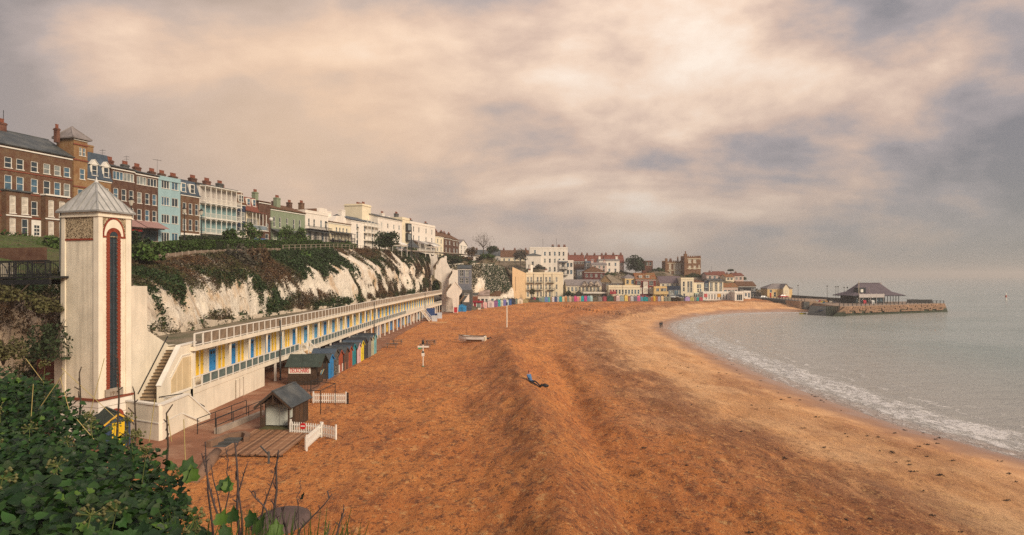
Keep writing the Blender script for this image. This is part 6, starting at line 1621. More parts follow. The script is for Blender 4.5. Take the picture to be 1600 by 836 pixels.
def tree(label, base, h, r, m, n=1500, trunk=.35, leaf=.28, name='tree', group=None, flat=1.0, bare=False, seed=0, cat='tree'):
 rg = np.random.default_rng(seed + 77); t = thing(name, label, cat, base, 0, group)
 b = MB(); zc = h - r * flat
 b.tube([(0, 0, -.5), (.05 * h * rg.normal() * .3, 0, zc * .5), (0, 0, zc)], [.05 * h * trunk + .06, .035 * h * trunk + .05, .03 * h * trunk + .03], 7)
 tips = []
 for k in range(9):
  a = 2 * math.pi * k / 9 + rg.uniform(-.3, .3); e = rg.uniform(.1, 1.0); L_ = r * rg.uniform(.55, .95)
  p0 = Vector((0, 0, zc * rg.uniform(.65, 1.0))); p1 = p0 + Vector((math.cos(a) * L_ * .5, math.sin(a) * L_ * .5, L_ * .35 * flat)); p2 = p0 + Vector((math.cos(a) * L_ * math.cos(e), math.sin(a) * L_ * math.cos(e), L_ * flat * (.4 + math.sin(e) * .9)))
  b.tube([p0, p1, p2], [.03 * h * trunk + .02, .02 * h * trunk + .012, .012], 5); tips.append(p2)
  if bare:
   for q in range(7):
    s = p0.lerp(p2, rg.uniform(.3, 1)); dd = Vector((rg.normal(), rg.normal(), abs(rg.normal()) + .4)).normalized() * r * rg.uniform(.25, .5); b.tube([s, s + dd * .5 + Vector(rg.normal(size=3)) * .05, s + dd], [.03, .02, .01], 3); tips.append(s + dd)
    for _ in range(3):
     s2 = s + dd * rg.uniform(.3, 1); b.tube([s2, s2 + Vector((rg.normal(), rg.normal(), rg.normal() + .5)) * r * .13], [.016, .008], 3)
 b.build('trunk', BARK, t)
 # clumps over the crown
 ncl = max(10, int(26 * min(1, r / 3) + 8)); cc = rg.normal(size=(ncl, 3)); cc /= np.linalg.norm(cc, axis=1)[:, None]; cc *= (rg.uniform(.35, .95, ncl))[:, None]
 cc[:, 2] = np.where(cc[:, 2] < -.5, -cc[:, 2], cc[:, 2]); cr = rg.uniform(.22, .42, ncl)
 k = rg.integers(0, ncl, n); off = rg.normal(size=(n, 3)); off /= np.linalg.norm(off, axis=1)[:, None]; off *= (rg.uniform(.5, 1, n) ** .5 * cr[k])[:, None]
 C = (cc[k] + off) * np.array([r, r, r * flat]); C[:, 2] += zc
 V, Q = leaf_cards(C, leaf, .3, rng=rg); link('crown', npmesh('crown', V, Q, m), t)
 return t
def bush(label, base, w, h, m, n=700, leaf=.2, name='bush', group=None, seed=0, deep=None):
 rg = np.random.default_rng(seed + 9); t = thing(name, label, 'bush', base, 0, group)
 b = MB()
 for k in range(6): a = k * 1.05; b.tube([(0, 0, -.4), (math.cos(a) * w * .2, math.sin(a) * w * .15, h * .4), (math.cos(a) * w * .38, math.sin(a) * w * .25, h * .75)], [.06, .04, .015], 4)
 b.build('stems', BARK, t)
 ncl = 14; cc = rg.uniform(-1, 1, (ncl, 3)); cc[:, 2] = rg.uniform(.1, .8, ncl) * (1 - .5 * np.abs(cc[:, 0])); cr = rg.uniform(.25, .42, ncl); k = rg.integers(0, ncl, n)
 off = rg.normal(size=(n, 3)); off /= np.linalg.norm(off, axis=1)[:, None]; off *= (rg.uniform(.4, 1, n) ** .5 * cr[k])[:, None]
 C = (cc[k] * .75 + off) * np.array([w / 2, (deep or w) / 2, h]); C[:, 2] = np.maximum(C[:, 2], .02)
 V, Q = leaf_cards(C, leaf, .3, rng=rg); link('foliage', npmesh('foliage', V, Q, m), t)
 return t
# ------------------------------------------------------------------ clifftop things
def car(label, loc, rz, paint_m, L_=4.2):
 t = thing('parked_car', label, 'car', loc, rz, 'cars parked on the clifftop road'); w = .86
 prof = [(-2.1, .32), (-2.12, .62), (-2.0, .88), (-1.2, .96), (1.0, .96), (1.95, .80), (2.12, .55), (2.08, .30)]
 V = []; 
 b = MB(); b.hexa([(x, -w if .4 < z < .9 else -w + .06, z) for x, z in prof], [(x, w if .4 < z < .9 else w - .06, z) for x, z in prof]); b.build('body', paint_m, t)
 c = [(-1.75, .95), (-1.35, 1.38), (-.9, 1.48), (.1, 1.47), (.45, 1.38), (1.1, .95)]
 g = MB(); g.hexa([(x, -w + .08 + (z - .95) * .30, z) for x, z in c], [(x, w - .08 - (z - .95) * .30, z) for x, z in c]); g.build('windows', GLASS, t)
 r = MB(); r.box(-1.25, .35, -w + .22, w - .22, 1.44, 1.50)
 for x0, z0, x1, z1 in ((-1.75, .95, -1.25, 1.45), (.40, 1.44, 1.12, .95), (-.35, .95, -.35, 1.45)):
  for s in (-1, 1): r.bar((x0, s * (w - .08), z0), (x1, s * (w - .22), z1), .06)
 r.build('roof', paint_m, t)
 wm = MB().tube([(0, -.1, 0), (0, .1, 0)], .32, 14).tube([(0, -.105, 0), (0, .105, 0)], .19, 10, 1).mesh('wheel', [mat('tyre', (.015, .015, .015), .9, .2, 5), LEADR])
 for x in (-1.3, 1.3):
  for s in (-1, 1): link('wheel', wm, t, (x, s * (w - .1), .32))
 for s in (-1, 1):
  MB().box(2.0, 2.09, s * .62 - .15, s * .62 + .15, .58, .72).build('headlight', GLASSL, t); MB().box(-2.12, -2.03, s * .66 - .1, s * .66 + .1, .62, .85).build('tail_light', mat('tail_red', (.35, .01, .01), .4, .1), t)
 return t
def lamp(label, base, h, glob=False):
 t = thing('street_lamp', label, 'street lamp', base, 0, 'street lamps along the clifftop')
 MB().lathe(0, 0, [(.16, -.3), (.15, .9), (.09, 1.1), (.07, h - .5), (.05, h - .15)], 8).build('post', DARK, t)
 if glob: MB().lathe(0, 0, [(.1, h - .2), (.30, h - .05), (.38, h + .2), (.28, h + .42), (.06, h + .55)], 10).build('lantern', mat('opal_globe', (.62, .60, .55), .3, .05), t)
 else:
  MB().lathe(0, 0, [(.10, h - .2), (.16, h - .1), (.30, h + .4), (.28, h + .44)], 6).build('lantern', mat('lamp_glass', (.50, .46, .38), .3, .1), t); MB().lathe(0, 0, [(.36, h + .44), (.2, h + .62), (.05, h + .8)], 6).build('lantern_cap', DARK, t)
 MB().bar((-.45, 0, h - .6), (.45, 0, h - .6), .05).build('ladder_bar', DARK, t)
def edge_at(y, inset=0.0):
 x = float(np.interp(y, EDGE[4:, 1], EDGE[4:, 0])) - inset
 return x, top1(x, y)
def build_clifftop():
 # concrete panel fence
 t = thing('panel_fence', 'brown grey concrete panel fence along the cliff edge above the chalets', 'fence', (0, 0, 0))
 ys = np.arange(66, 113, 1.55)
 P = [Vector((*((lambda e: (e[0], y, e[1]))(edge_at(y, .7))),)) for y in ys]
 pm = {}
 for a, b in zip(P[:-1], P[1:]):
  m = MB(); m.hexa([(a.x - .03, a.y + .08, a.z - .3), (a.x + .03, a.y + .08, a.z - .3), (b.x + .03, b.y - .08, b.z - .3), (b.x - .03, b.y - .08, b.z - .3)], [(a.x - .03, a.y + .08, a.z + .50), (a.x + .03, a.y + .08, a.z + .50), (b.x + .03, b.y - .08, b.z + .50), (b.x - .03, b.y - .08, b.z + .50)])
  m.build('panel', mat('fence_panel', (.26, .19, .14), .9, .2, .5, bump=.5, col2=(.17, .12, .09), streak=.4), t)
  MB().box(a.x - .08, a.x + .08, a.y - .08, a.y + .08, a.z - .3, a.z + .56).build('post', CONC, t)
 t = thing('cliff_rail', 'thin grey railing along the far part of the cliff edge', 'railing', (0, 0, 0))
 ys = np.arange(113, 226, 2.6); P = [Vector((edge_at(y, .5)[0], y, edge_at(y, .5)[1])) for y in ys]
 r = MB()
 for a, b in zip(P[:-1], P[1:]):
  for z in (.55, 1.05): r.bar(a + Vector((0, 0, z)), b + Vector((0, 0, z)), .05)
 r.build('rail', CONC, t); pm = MB().box(-.05, .05, -.05, .05, -.3, 1.08).mesh('post', CONC)
 for p in P: link('post', pm, t, p)
 # hedges
 def hp(y0, y1, x0, x1, n=6, dz=-.1): return [(x0 + (x1 - x0) * k / n, y0 + (y1 - y0) * k / n, top1(x0 + (x1 - x0) * k / n, y0 + (y1 - y0) * k / n) + dz) for k in range(n + 1)]
 hedge('clipped green hedge in front of the pale blue house, nearest the lift tower', hp(80, 95, -44.6, -44.8), 1.5, 1.75, 4200)
 hedge('long clipped green hedge from the palm to the green house', hp(97, 138, -44.6, -41.5), 1.5, 1.75, 6500)
 hedge('low clipped hedge before the cream gabled house', hp(139, 163, -41.3, -40.2), 1.4, 1.3, 2600)
 hedge('dark hedge behind the near hedge, under the white balconies', hp(104, 122, -53.5, -50.5, dz=-.2), 1.6, 1.5, 2600, DKG)
 hedge('low green hedge by the end of the clifftop near the white stairs', hp(190, 222, -36.0, -33.5), 1.6, 1.2, 1800)
 # shrubs
 sp = [(238, 388, 80, 5.0, 1.5, GRN, 'dark green rounded shrubs beside the lift tower'), (222, 398, 71, 4.0, 2.0, GRN2, 'bright green low shrub just right of the lift tower'), (212, 385, 78, 3.5, 2.6, DKG, 'dark shrub behind the lift tower roofline'),
    (375, 412, 92, 5.0, 3.6, GRY_, 'grey leafless thicket rising over the cliff fence'), (398, 408, 98, 4.5, 3.4, BRN, 'brown thicket beside the grey one on the cliff edge'), (455, 402, 118, 7.0, 2.0, GRN2, 'yellow green bush on the cliff edge by the fence end'),
    (15, 381, 82, 6.0, 2.4, GRN, 'dark green garden bush at the left edge before the cars'), (85, 384, 76, 4.2, 1.8, GRN2, 'small green bush in front of the dark car'), (575, 394, 165, 4.5, 2.4, BRN, 'brown bush on the cliff edge before the dark tree'),
    (542, 387, 168, 4.0, 2.6, GRN2, 'round green bush under the scaffolded villa'), (700, 404, 232, 12, 3.2, DKG, 'dark bushes above the white cliff stairs')]
 for i, (px, y, d, w, h, m, lab) in enumerate(sp):
  x = (px - 800) / F * d; z = zat(y, d) - .5
  bush(lab, (x, d, z), w, h + .4, m, 900, .2 + d * .0006, seed=i)
 # trees on the road verge
 for i, (px, yb, yt, d, r, m, lab) in enumerate(((391, 376, 347, 112, 1.9, GRN2, 'small round headed tree before the navy house'), (446, 380, 352, 126, 2.0, GRN2, 'young round tree before the green house veranda'), (471, 380, 357, 132, 1.7, GRN2, 'slender young tree right of the round tree by the green house'),
           (358, 374, 356, 104, 1.3, GRN, 'small spiky palm before the white balconies'))):
  x = (px - 800) / F * d; zb = zat(yb, d); tree(lab, (x, d, zb - .6), zat(yt, d) - zb + .6, r, m, 700, .3, .22, name='young_tree' if i < 3 else 'palm', group='small trees on the clifftop verge', seed=i)
 d = 172; x = (603 - 800) / F * d; tree('broad dark evergreen tree before the white clifftop terrace', (x, d, zat(392, d) - 1), zat(362, d) - zat(392, d) + 1, 3.4, DKG, 2600, .3, .30, seed=9, flat=.75)
 # lamps and masts
 for px, yt, yb, d, g, lab in ((205, 312, 384, 74, False, 'lamp post behind the lift tower roof'), (288, 326, 384, 97, False, 'lamp post before the brick and white house'), (314.5, 329, 384, 99, False, 'lamp post at the corner of the white balconies'),
          (423.5, 340, 380, 122, True, 'globe lamp before the dark brick house end'), (510, 348, 388, 146, False, 'lamp post before the cream gabled house'), (559, 356, 390, 158, False, 'lamp post before the scaffolded villa'), (593, 362, 393, 172, False, 'lamp post at the dark evergreen tree')):
  x = (px - 800) / F * d; zb = zat(yb, d); lamp('black ' + lab, (x, d, min(zb, top1(x, d) + .3)), zat(yt, d) - min(zb, top1(x, d) + .3) - .5, g)
 d = 178; x = (643 - 800) / F * d
 tag(MB().lathe(0, 0, [(.14, -1), (.08, zat(352, d) - zat(395, d))], 6).build('flag_mast', DARK, None, (x, d, zat(395, d) - .5)), 'bare dark mast before the white clifftop house', 'mast')
 # cars
 SIL = mat('silver_car', (.36, .38, .40), .3, .06, 1, bump=0, metal=.5, spec=.5); BLK = mat('black_car', (.018, .02, .026), .25, .1, 1, bump=0, spec=.6); WHT = mat('white_car', (.7, .7, .68), .35, .05, 1, bump=0)
 n = Vector((FU[1], -FU[0]))
 for px, d, m, lab in ((36, 85.5, SIL, 'silver parked car nearest the left edge before the brick terrace'), (79, 88, BLK, 'black parked car behind the lift tower bridge'), (337, 119, BLK, 'dark parked car under the white balconies'),
        (628, 196, WHT, 'white parked car before the white clifftop terrace'), (615, 193, SIL, 'silver parked car beside the evergreen tree')):
  x = (px - 800) / F * d; car(lab, (x, d, top1(x, d) + .06 if d > 90 else zat(388 if px < 50 else 390, d) + .1), FROT + (.0 if px > 100 else .25), m)
 # low brick wall and the far white awnings
 b = MB(); 
 for k in range(10):
  a, c = pt(-40 + k * 11, 393 - .1 * k, 64), pt(-40 + (k + 1) * 11, 392.9 - .1 * k, 64)
  b.hexa([(a.x, a.y, a.z - 1.2), (c.x, c.y, c.z - 1.2), (c.x, c.y + .3, c.z - 1.2), (a.x, a.y + .3, a.z - 1.2)], [(a.x, a.y, a.z + .35), (c.x, c.y, c.z + .35), (c.x, c.y + .3, c.z + .35), (a.x, a.y + .3, a.z + .35)])
 tag(b.build('garden_wall', BRICKB), 'low brown brick garden wall below the parked cars', 'wall')
 for px, y, d, lab in ((625, 388, 186, 'white cafe marquee before the white clifftop terrace'), (675, 390, 205, 'long white awning at the far end of the clifftop')):
  p = pt(px, y, d); t = thing('marquee', lab, 'marquee', (p.x, p.y, p.z - 1.6), FROT)
  MB().box(-2, 2, -1.5, 1.5, 2.2, 2.5).slab([(-2.2, -1.7, 2.5), (2.2, -1.7, 2.5), (2.2, 0, 3.3), (-2.2, 0, 3.3)], .06).slab([(-2.2, 0, 3.3), (2.2, 0, 3.3), (2.2, 1.7, 2.5), (-2.2, 1.7, 2.5)], .06).build('canopy', WHITE, t)
  for a in (-1.9, 1.9):
   for c in (-1.4, 1.4): MB().box(a - .05, a + .05, c - .05, c + .05, -.8, 2.2).build('post', WHITE, t)
 p = pt(643, 392, 195); t = thing('pavilion_tent', 'grey pointed roof shelter before the white clifftop house', 'shelter', (p.x, p.y, p.z - 1.0))
 MB().lathe(0, 0, [(2.4, 2.0), (.9, 3.4), (.25, 4.4), (.04, 5.2)], 8).build('roof', SLATE, t)
 for k in range(8): MB().box(-.05, .05, -.05, .05, -1, 2.0).build('post', CONCD, t, (2.1 * math.cos(k * .785), 2.1 * math.sin(k * .785), 0))
 # retaining wall at the cliff foot, behind the chalet roof
 t = MB(); k = np.arange(len(FOOT)); q = np.linspace(5.2, 12, 70)
 F_ = [[float(np.interp(a, k, FOOT[:, i])) for i in range(3)] for a in q]
 for a, c in zip(F_[:-1], F_[1:]):
  ha, hc = .75 + .5 * mnoise.noise((a[1] * .3, 0, 0)), .75 + .5 * mnoise.noise((c[1] * .3, 0, 0))
  t.hexa([(a[0] + .55, a[1], 5.3), (c[0] + .55, c[1], 5.3), (c[0] - .5, c[1], 5.3), (a[0] - .5, a[1], 5.3)], [(a[0] + .45, a[1], 5.5 + ha), (c[0] + .45, c[1], 5.5 + hc), (c[0] - .5, c[1], 5.5 + hc), (a[0] - .5, a[1], 5.5 + ha)])
 tag(t.build('retaining_wall', mat('stained_render', (.58, .49, .38), .9, .2, .8, bump=.6, streak=.7, spots=.5)), 'pale rendered retaining wall along the cliff foot above the chalets', 'wall')

def build_bridge():
 t = thing('lift_bridge', 'dark iron footbridge from the clifftop to the lift tower', 'bridge', (0, 0, 0))
 a, b = Vector((-37.6, 46.9, 11.22)), Vector((-31.0, 45.1, 11.3)); d = (b - a).normalized(); s = Vector((d.y, -d.x, 0))
 f = MB(); f.hexa([a, a + s * 1.7, b + s * 1.7, b], [p + Vector((0, 0, .14)) for p in (a, a + s * 1.7, b + s * 1.7, b)])
 for o in (0.05, 1.6): f.bar(a + s * o + Vector((0, 0, -.25)), b + s * o + Vector((0, 0, -.25)), .16, .36)
 f.build('deck', DARK, t)
 L_ = (b - a).length
 for o in (.04, 1.66):
  r = MB()
  for z in (.28, 1.22): r.bar(a + s * o + Vector((0, 0, z)), b + s * o + Vector((0, 0, z)), .06)
  n = int(L_ / .16)
  for k in range(n + 1):
   p = a + d * (L_ * k / n) + s * o; r.bar(p + Vector((0, 0, .14)), p + Vector((0, 0, 1.22)), .022 if k % 10 else .08)
  for k in range(2):
   c = a + d * (L_ * (.30 + .4 * k)) + s * o; pts = [c + d * (1.0 * math.cos(q)) + Vector((0, 0, .35 + .8 * math.sin(q))) for q in np.linspace(0, math.pi, 11)]
   r.tube(pts, .03, 5)
  r.build('railing', DARK, t)
 t = thing('paling_fence', 'pale wooden paling fence leading to the lift bridge', 'fence', (0, 0, 0))
 A, B = pt(-12, 436, 46), pt(24, 434, 46.6); pm = MB().box(-.05, .05, -.012, .012, 0, 1.15).mesh('paling', mat('pale_paling', (.36, .32, .25), .9, .2, 2))
 for k in range(12): link('paling', pm, t, A.lerp(B, k / 11) + Vector((0, .03, -.05)))
 r = MB()
 for z in (.3, .9): r.bar(A + Vector((0, .08, z)), B + Vector((0, .08, z)), .04, .08)
 r.build('rail', CONC, t)
 # the gully behind the tower: brick shed, gate, shrubs
 t = thing('brick_outhouse', 'small red brick outhouse with a grey door in the gully left of the tower', 'outhouse', (-34.6, 46.6, 0.2), rad(-12))
 MB().box(0, 2.6, 0, 2.0, -.5, 5.2).build('wall', mat('gully_brick', (.15, .055, .035), .9, .3, 1.5, bump=.6), t); MB().box(1.0, 1.8, -.06, -.003, .6, 2.9).build('door', CONC, t)
 MB().box(2.62, 3.3, -1, 1.0, -.5, 6.6).build('pier_wall', CONC, t)
 for i, (px, y, d, w, h, m, lab) in enumerate(((75, 520, 44, 3.2, 3.6, DKG, 'dark green bush climbing the gully under the bridge'), (20, 452, 43, 3.0, 1.4, OLV, 'rough olive grass clump at the gully edge'), (60, 470, 43.8, 2.2, 1.5, OLV, 'olive scrub below the bridge'),
           (30, 600, 38, 3.5, 2.6, DKG, 'dark bush at the foot of the brown slope'), (70, 612, 38.5, 2.6, 2.6, DKG, 'dark bush beside the lift tower base'), (5, 540, 39, 2.0, 1.6, OLV, 'olive scrub on the brown slope'))):
  p = pt(px, y, d); bush(lab, (p.x, p.y, p.z - h * .5), w, h, m, 900, .13, seed=30 + i)

# ------------------------------------------------------------------ white cliff stairs
def build_cliff_stairs():
 t = thing('cliff_stairs', 'white stepped zigzag staircase climbing the cliff at the end of the chalets', 'stairs', (0, 0, 0))
 def slab(poly, d, th, nm, m, sub=None):
  P = [pt(px, y, d) for px, y in poly]; MB().hexa([(p.x, p.y, p.z) for p in P], [(p.x, p.y + th, p.z) for p in P]).build(nm, m, t)
 # upper wall, lower gabled wall, right ramp wall: real slabs a few metres apart
 slab([(694.5, 400), (697.7, 400), (697.7, 409), (702.7, 419), (707, 421.4), (704, 425), (700, 432.7), (700.5, 441), (697.7, 450), (697.7, 490), (690, 490), (690, 441.5), (679, 434), (679, 421.4), (681.4, 421), (681.4, 414.5), (684, 413), (689, 404), (691, 402.5), (694.5, 402.5)], 214, .9, 'wall', PALEW)
 slab([(690, 442), (709, 442), (709, 490), (690, 490)], 215.2, 1.2, 'wall', PALEW)
 slab([(670, 397), (672, 397), (672.5, 400), (678, 400), (678, 398), (682, 398), (683.5, 401), (682.6, 407.6), (676, 416.4), (676, 430), (673, 430), (673, 406)], 219, 2.0, 'wall', PALEW)
 slab([(707, 421.4), (715.3, 422), (715.3, 460), (703, 460), (701.3, 444), (701.3, 437), (707, 427)], 211.5, 1.2, 'wall', PALEW)
 slab([(711, 440), (721.5, 453), (721.5, 457), (717, 463), (717, 470), (715, 490), (708.4, 490), (707, 466.6), (697.7, 463), (697.7, 457), (700, 453.5)], 209.5, 1.0, 'wall', PALEW)
 slab([(724, 472), (733, 459), (733, 472)], 211, .8, 'wall', PALEW)
 sm = mat('brown_stone_step', (.20, .13, .075), .9, .25, 2)
 for (x0, y0, x1, y1, d) in ((677, 417, 688, 404, 216), (701, 433, 707, 424, 213), (697, 453, 705, 443, 211), (717, 472, 725, 461, 212)):
  a, c = pt(x0, y0, d), pt(x1, y1, d); b = MB(); n = 12
  for k in range(n):
   p = a.lerp(c, k / n); q = a.lerp(c, (k + 1) / n); b.box(p.x, q.x, d - 1.0 if False else d - .6, d + .6, p.z - .5, q.z)
  b.build('stair_flight', sm, t)
 cp = MB()
 for pl, d in ((((700, 453.5), (711, 440), (721.5, 453)), 209.4), (((681.4, 414.5), (689, 404)), 213.9), (((701.3, 437), (707, 427)), 211.4)):
  for (xa, ya), (xb, yb) in zip(pl[:-1], pl[1:]):
   a, c = pt(xa, ya, d), pt(xb, yb, d); cp.bar(a + Vector((0, .3, .08)), c + Vector((0, .3, .08)), .7, .12)
 cp.build('coping', WHITE, t)
 p = pt(712, 487, 207); tag(MB().box(-.5, .5, -.4, .4, -.3, 1.3).box(-.55, .55, -.45, .45, 1.3, 1.42).build('red_bin', paint('bin_red', (.45, .02, .03)), None, p), 'red bin at the foot of the white cliff stairs', 'bin')
 # walker on the stairs
 p = pt(684, 404.5, 216.5)
 t2 = thing('person', 'person in dark clothes on the top landing of the white cliff stairs', 'person', (p.x, p.y, p.z))
 person_mesh([((0,0,.9),.14),((0,0,1.35),.17),((0,0,1.65),.10),((.08,.09,.45),.08),((.08,.1,.02),.06),((-.05,-.09,.45),.08),((-.1,-.1,.02),.06),((.2,0,1.1),.06),((-.2,0,1.1),.06)], [(0,1),(1,2),(0,3),(3,4),(0,5),(5,6),(1,7),(1,8)], 'body', zone_mat('stair_walker', [(-9, (.02, .02, .03)), (1.55, (.4, .22, .15))]), t2, 1)
 # the grey house behind, and the second cliff
 house('house', 'grey blue house with tall windows behind the white stairs', 'house', (pt(715, 449, 226).x, 226, 7.4), 0, 4.6, 6, 6.4, mat('grey_house', (.16, .17, .20), .8, .1, .8), grid((.3, .72), (.58, .2), 1.2, (2.4, 1.8), 'pair'), roof='gable', rise=1.2, rm=SLATE, below=3)

def build_second_cliff():
 xs = np.linspace(0, 1, 110); V = []; nv = 30
 base = np.array([(-24, 229, -1), (-14, 240, -1), (-6, 250, -.6), (1, 262, -.4), (1.6, 285, 0)], float); topp = np.array([(-26, 236, 15.4), (-16, 246, 16.3), (-8, 255, 15.9), (-3.0, 266, 14.6), (-3, 285, 14.6)], float)
 q = np.linspace(0, 4, 110)
 for s in q:
  a = [np.interp(s, range(5), base[:, i]) for i in range(3)]; b = [np.interp(s, range(5), topp[:, i]) for i in range(3)]
  for j in range(nv):
   t_ = j / (nv - 1); h = t_ ** 1.6; g = (.9 * mnoise.noise((s * 5, t_ * 1.2, 3)) + .5 * mnoise.noise((s * 14, t_ * 4, 9))) * math.sin(math.pi * t_) ** .5
   V.append((a[0] + (b[0] - a[0]) * h + g * .7, a[1] + (b[1] - a[1]) * h - g, a[2] + (b[2] - a[2]) * t_))
 V = np.array(V); tag(link('far_cliff', npmesh('far_cliff', V, grid_faces(110, nv), chalk_mat() if False else MATS['chalk'], True)), kind='structure')
 P = V.reshape(110, nv, 3); n = 30000
 I = NR.integers(0, 109, n); J = NR.integers(0, nv - 1, n); t_ = J / nv; s = I / 109
 m = (t_ + .35 * vnoise(s * 9, t_ * 2, 71) + .25 * vnoise(s * 22, t_ * 5, 72) > .50) | ((s > .38) & (s < .78) & (t_ > .30 + .3 * vnoise(s * 12, t_ * 3, 75))) | (vnoise(s * 16, t_ * 3, 73) > .5) | (t_ < .16)
 C = P[I[m], J[m]] + NR.normal(size=(m.sum(), 3)) * .3 + np.array([0, -.5, .1]); sp_ = s[m]
 kind = np.where((sp_ > .36) & (sp_ < .74) & (t_[m] > .3), 1, np.where(vnoise(sp_ * 10, t_[m] * 3, 74) > 0, 2, 0))
 Vv, Q = leaf_cards(C, .24, .3); me = npmesh('cliff_growth', Vv, Q, [MATS['olive_scrub'], MATS['dark_ivy_leaf'], MATS['dead_growth']]); me.polygons.foreach_set('material_index', kind.astype(np.int32))
 tag(link('cliff_growth', me), 'ivy and brown scrub over the chalk cliff past the white stairs', kind='stuff')

# ------------------------------------------------------------------ town round the bay
def town(label, px0, px1, ye, yb, d, wm, wins=(), roof='flat', yr=None, D=9, below=None, ground=None, **kw):
 x0 = (px0 - 800) / F * d; W = (px1 - px0) / F * d; zb = zat(yb, d); H = zat(ye, d) - zb
 rise = ((ye - yr) / F * d) if yr else 1.5
 if ground is not False:
  for u in (.2, .8): HILLPTS.append((x0 + W * u, d + 2, (ground if ground is not None else zb) + .1))
 return house(kw.pop('name', 'house'), label, kw.pop('cat', 'house'), (x0, d, zb), 0, W, D, H, wm, wins, roof=roof, rise=rise, below=below if below is not None else 4, **kw), W, H
def rf(t): return [o for o in t.children if o.name.startswith('roof')][0]
def build_town():
 G3 = lambda cols, rows, w, hs, s='sash': grid(cols, rows, w, hs, s)
 # large white hotel on the slope
 t, W, H = town('big white four storey hotel block on the slope above the bay', 827.5, 887, 387.5, 440, 322, PALEW, G3((.14,), (.83, .63, .40), .9, (1.9, 1.9, 1.9)) + G3((.40, .53, .66, .78, .89), (.77, .56, .30), .95, (2.0, 2.1, 2.3)), roof='flat', below=6, ground=12, name='hotel', cat='hotel')
 for u, m in ((.62, CONCD), (.78, BRICKR), (.93, BRICKR)): chimney(rf(t), u * W, 4, H + .3, 1.6, 1, 1.2, 4, m)
 for u in (.36, .72): MB().tube([(u * W, 4, H), (u * W, 4, H + 5)], .06, 4).build('mast', DARK, rf(t))
 t, W, H = town('white lower wing of the hotel with a grey hipped roof', 822, 845, 399, 440, 314, PALEW, G3((.45,), (.62,), 1.1, (1.9,)), roof='hip', yr=395.5, rm=SLATE, below=6, ground=13)
 # cream apartment block on the front
 t, W, H = town('long cream seafront block with iron balconies', 822, 880, 427, 466, 278, CREAMH, G3((.05, .14, .31, .40, .54, .64, .82), (.66, .36, .06), .8, (2.1, 2.1, 2.2), 'pair'), roof='flat', name='apartment_block', cat='apartments')
 for z in (.33, .62):
  for u in (.06, .29, .60): balcony(t, u * W - .6, u * W + 2.6, z * H, 1.0, .9, DARK)
 for u in (.20, .47, .70): MB().box(u * W - .08, u * W + .08, -.1, -.003, 0, H).build('drainpipe', DARK, t)
 for u in (.1, .55): chimney(rf(t), u * W, 4, H + .3, 1.5, 1, 1.2, 4, PALEW)
 b = MB(); A = [pt(800.5, 466, 262), pt(822.3, 466, 278.6)]; zt = [zat(417, 262), zat(427, 278.6)]
 b.hexa([(A[0].x, A[0].y, -1), (A[1].x, A[1].y, -1), (A[1].x, A[1].y + 7, -1), (A[0].x, A[0].y + 12, -1)], [(A[0].x, A[0].y, zt[0]), (A[1].x, A[1].y, zt[1]), (A[1].x, A[1].y + 7, zt[1]), (A[0].x, A[0].y + 12, zt[0])])
 t2 = thing('gable_building', 'plain cream side wall joined to the seafront block, without windows', 'building'); b.build('wall', mat('peach_render', (.66, .46, .26), .8, .06, .4, streak=.25), t2)
 MB().slab([(A[0].x - .4, A[0].y - .4, zt[0] + .05), (A[1].x, A[1].y - .3, zt[1] + .05), (A[1].x, A[1].y + 7, zt[1] + .05), (A[0].x - .4, A[0].y + 12, zt[0] + .05)], .25).build('roof', SLATE, t2)
 MB().box(pt(806, 440, 266).x - .06, pt(806, 440, 266).x + .06, 265.2, 265.5, 5, 11).build('drainpipe', CONC, t2)
 MB().lathe(pt(829, 420, 282).x, 283, [(1.0, 10), (1.0, zat(414, 282)), (1.2, zat(414, 282) + .1)], 8).build('chimney', PALEW, t2)
 t, W, H = town('white house with dark balconies right of the hotel', 873, 896, 408, 432, 300, PALEW, G3((.3, .62, .85), (.62, .15), 1.2, (1.9, 2.0)), roof='flat', ground=3.5)
 balcony(t, .0, W * .6, .48 * H, 1.3, 1.0, DARK, posts=3, top=.92 * H, roofm=SLATEB); balcony(t, 0, W * .6, .08 * H, 1.3, 1.0, DARK)
 # pavilion
 t, W, H = town('low seafront pavilion with a long pale slate roof and timber veranda', 885, 940, 446.5, 463, 281, CREAMH, G3([.06 + k * .105 for k in range(9)], (.48,), 1.0, (1.8,), 'pair'), roof='gable', yr=437.5, rm=SLATEL, name='pavilion', cat='pavilion', D=12)
 for k in range(3):
  b = MB(); u = W * (.42 + k * .17); b.prism([(u, H), (u + 3.4, H), (u + 1.7, H + 2.1)], -1.0, 5); b.build('gable', mat('timber_framing', (.12, .09, .07), .85, .5, 2.5, col2=(.5, .42, .34), spread=(.48, .52)), t)
 balcony(t, .3 * W, W, .42 * H, 2.0, .9, DKWOOD, posts=9, top=.95 * H); MB().box(.35 * W, W + 2, -2.4, -2.1, .28 * H, .42 * H).build('fascia', PALEW, t)
 t, W, H = town('dark red house under a brown hipped roof behind the pavilion', 913, 944.5, 424.5, 440, 300, mat('oxblood', (.12, .03, .028), .8, .2, 1), G3((.12, .35, .6, .85), (.45,), 1.1, (1.5,), 'case'), roof='hip', yr=416.5, rm=TILEB, ground=3.0)
 t, W, H = town('timber hall with a wide hipped brown roof on the seafront', 936, 973, 441, 466, 286, mat('dark_hall', (.09, .06, .055), .85, .2, 1), G3((.35, .5, .65, .8), (.55,), 1.0, (2.4,)), roof='hip', yr=428.5, rm=mat('buff_slate', (.24, .19, .13), .8, .25, .8, bump=.5, bscale=7), D=11, name='seafront_hall', cat='hall')
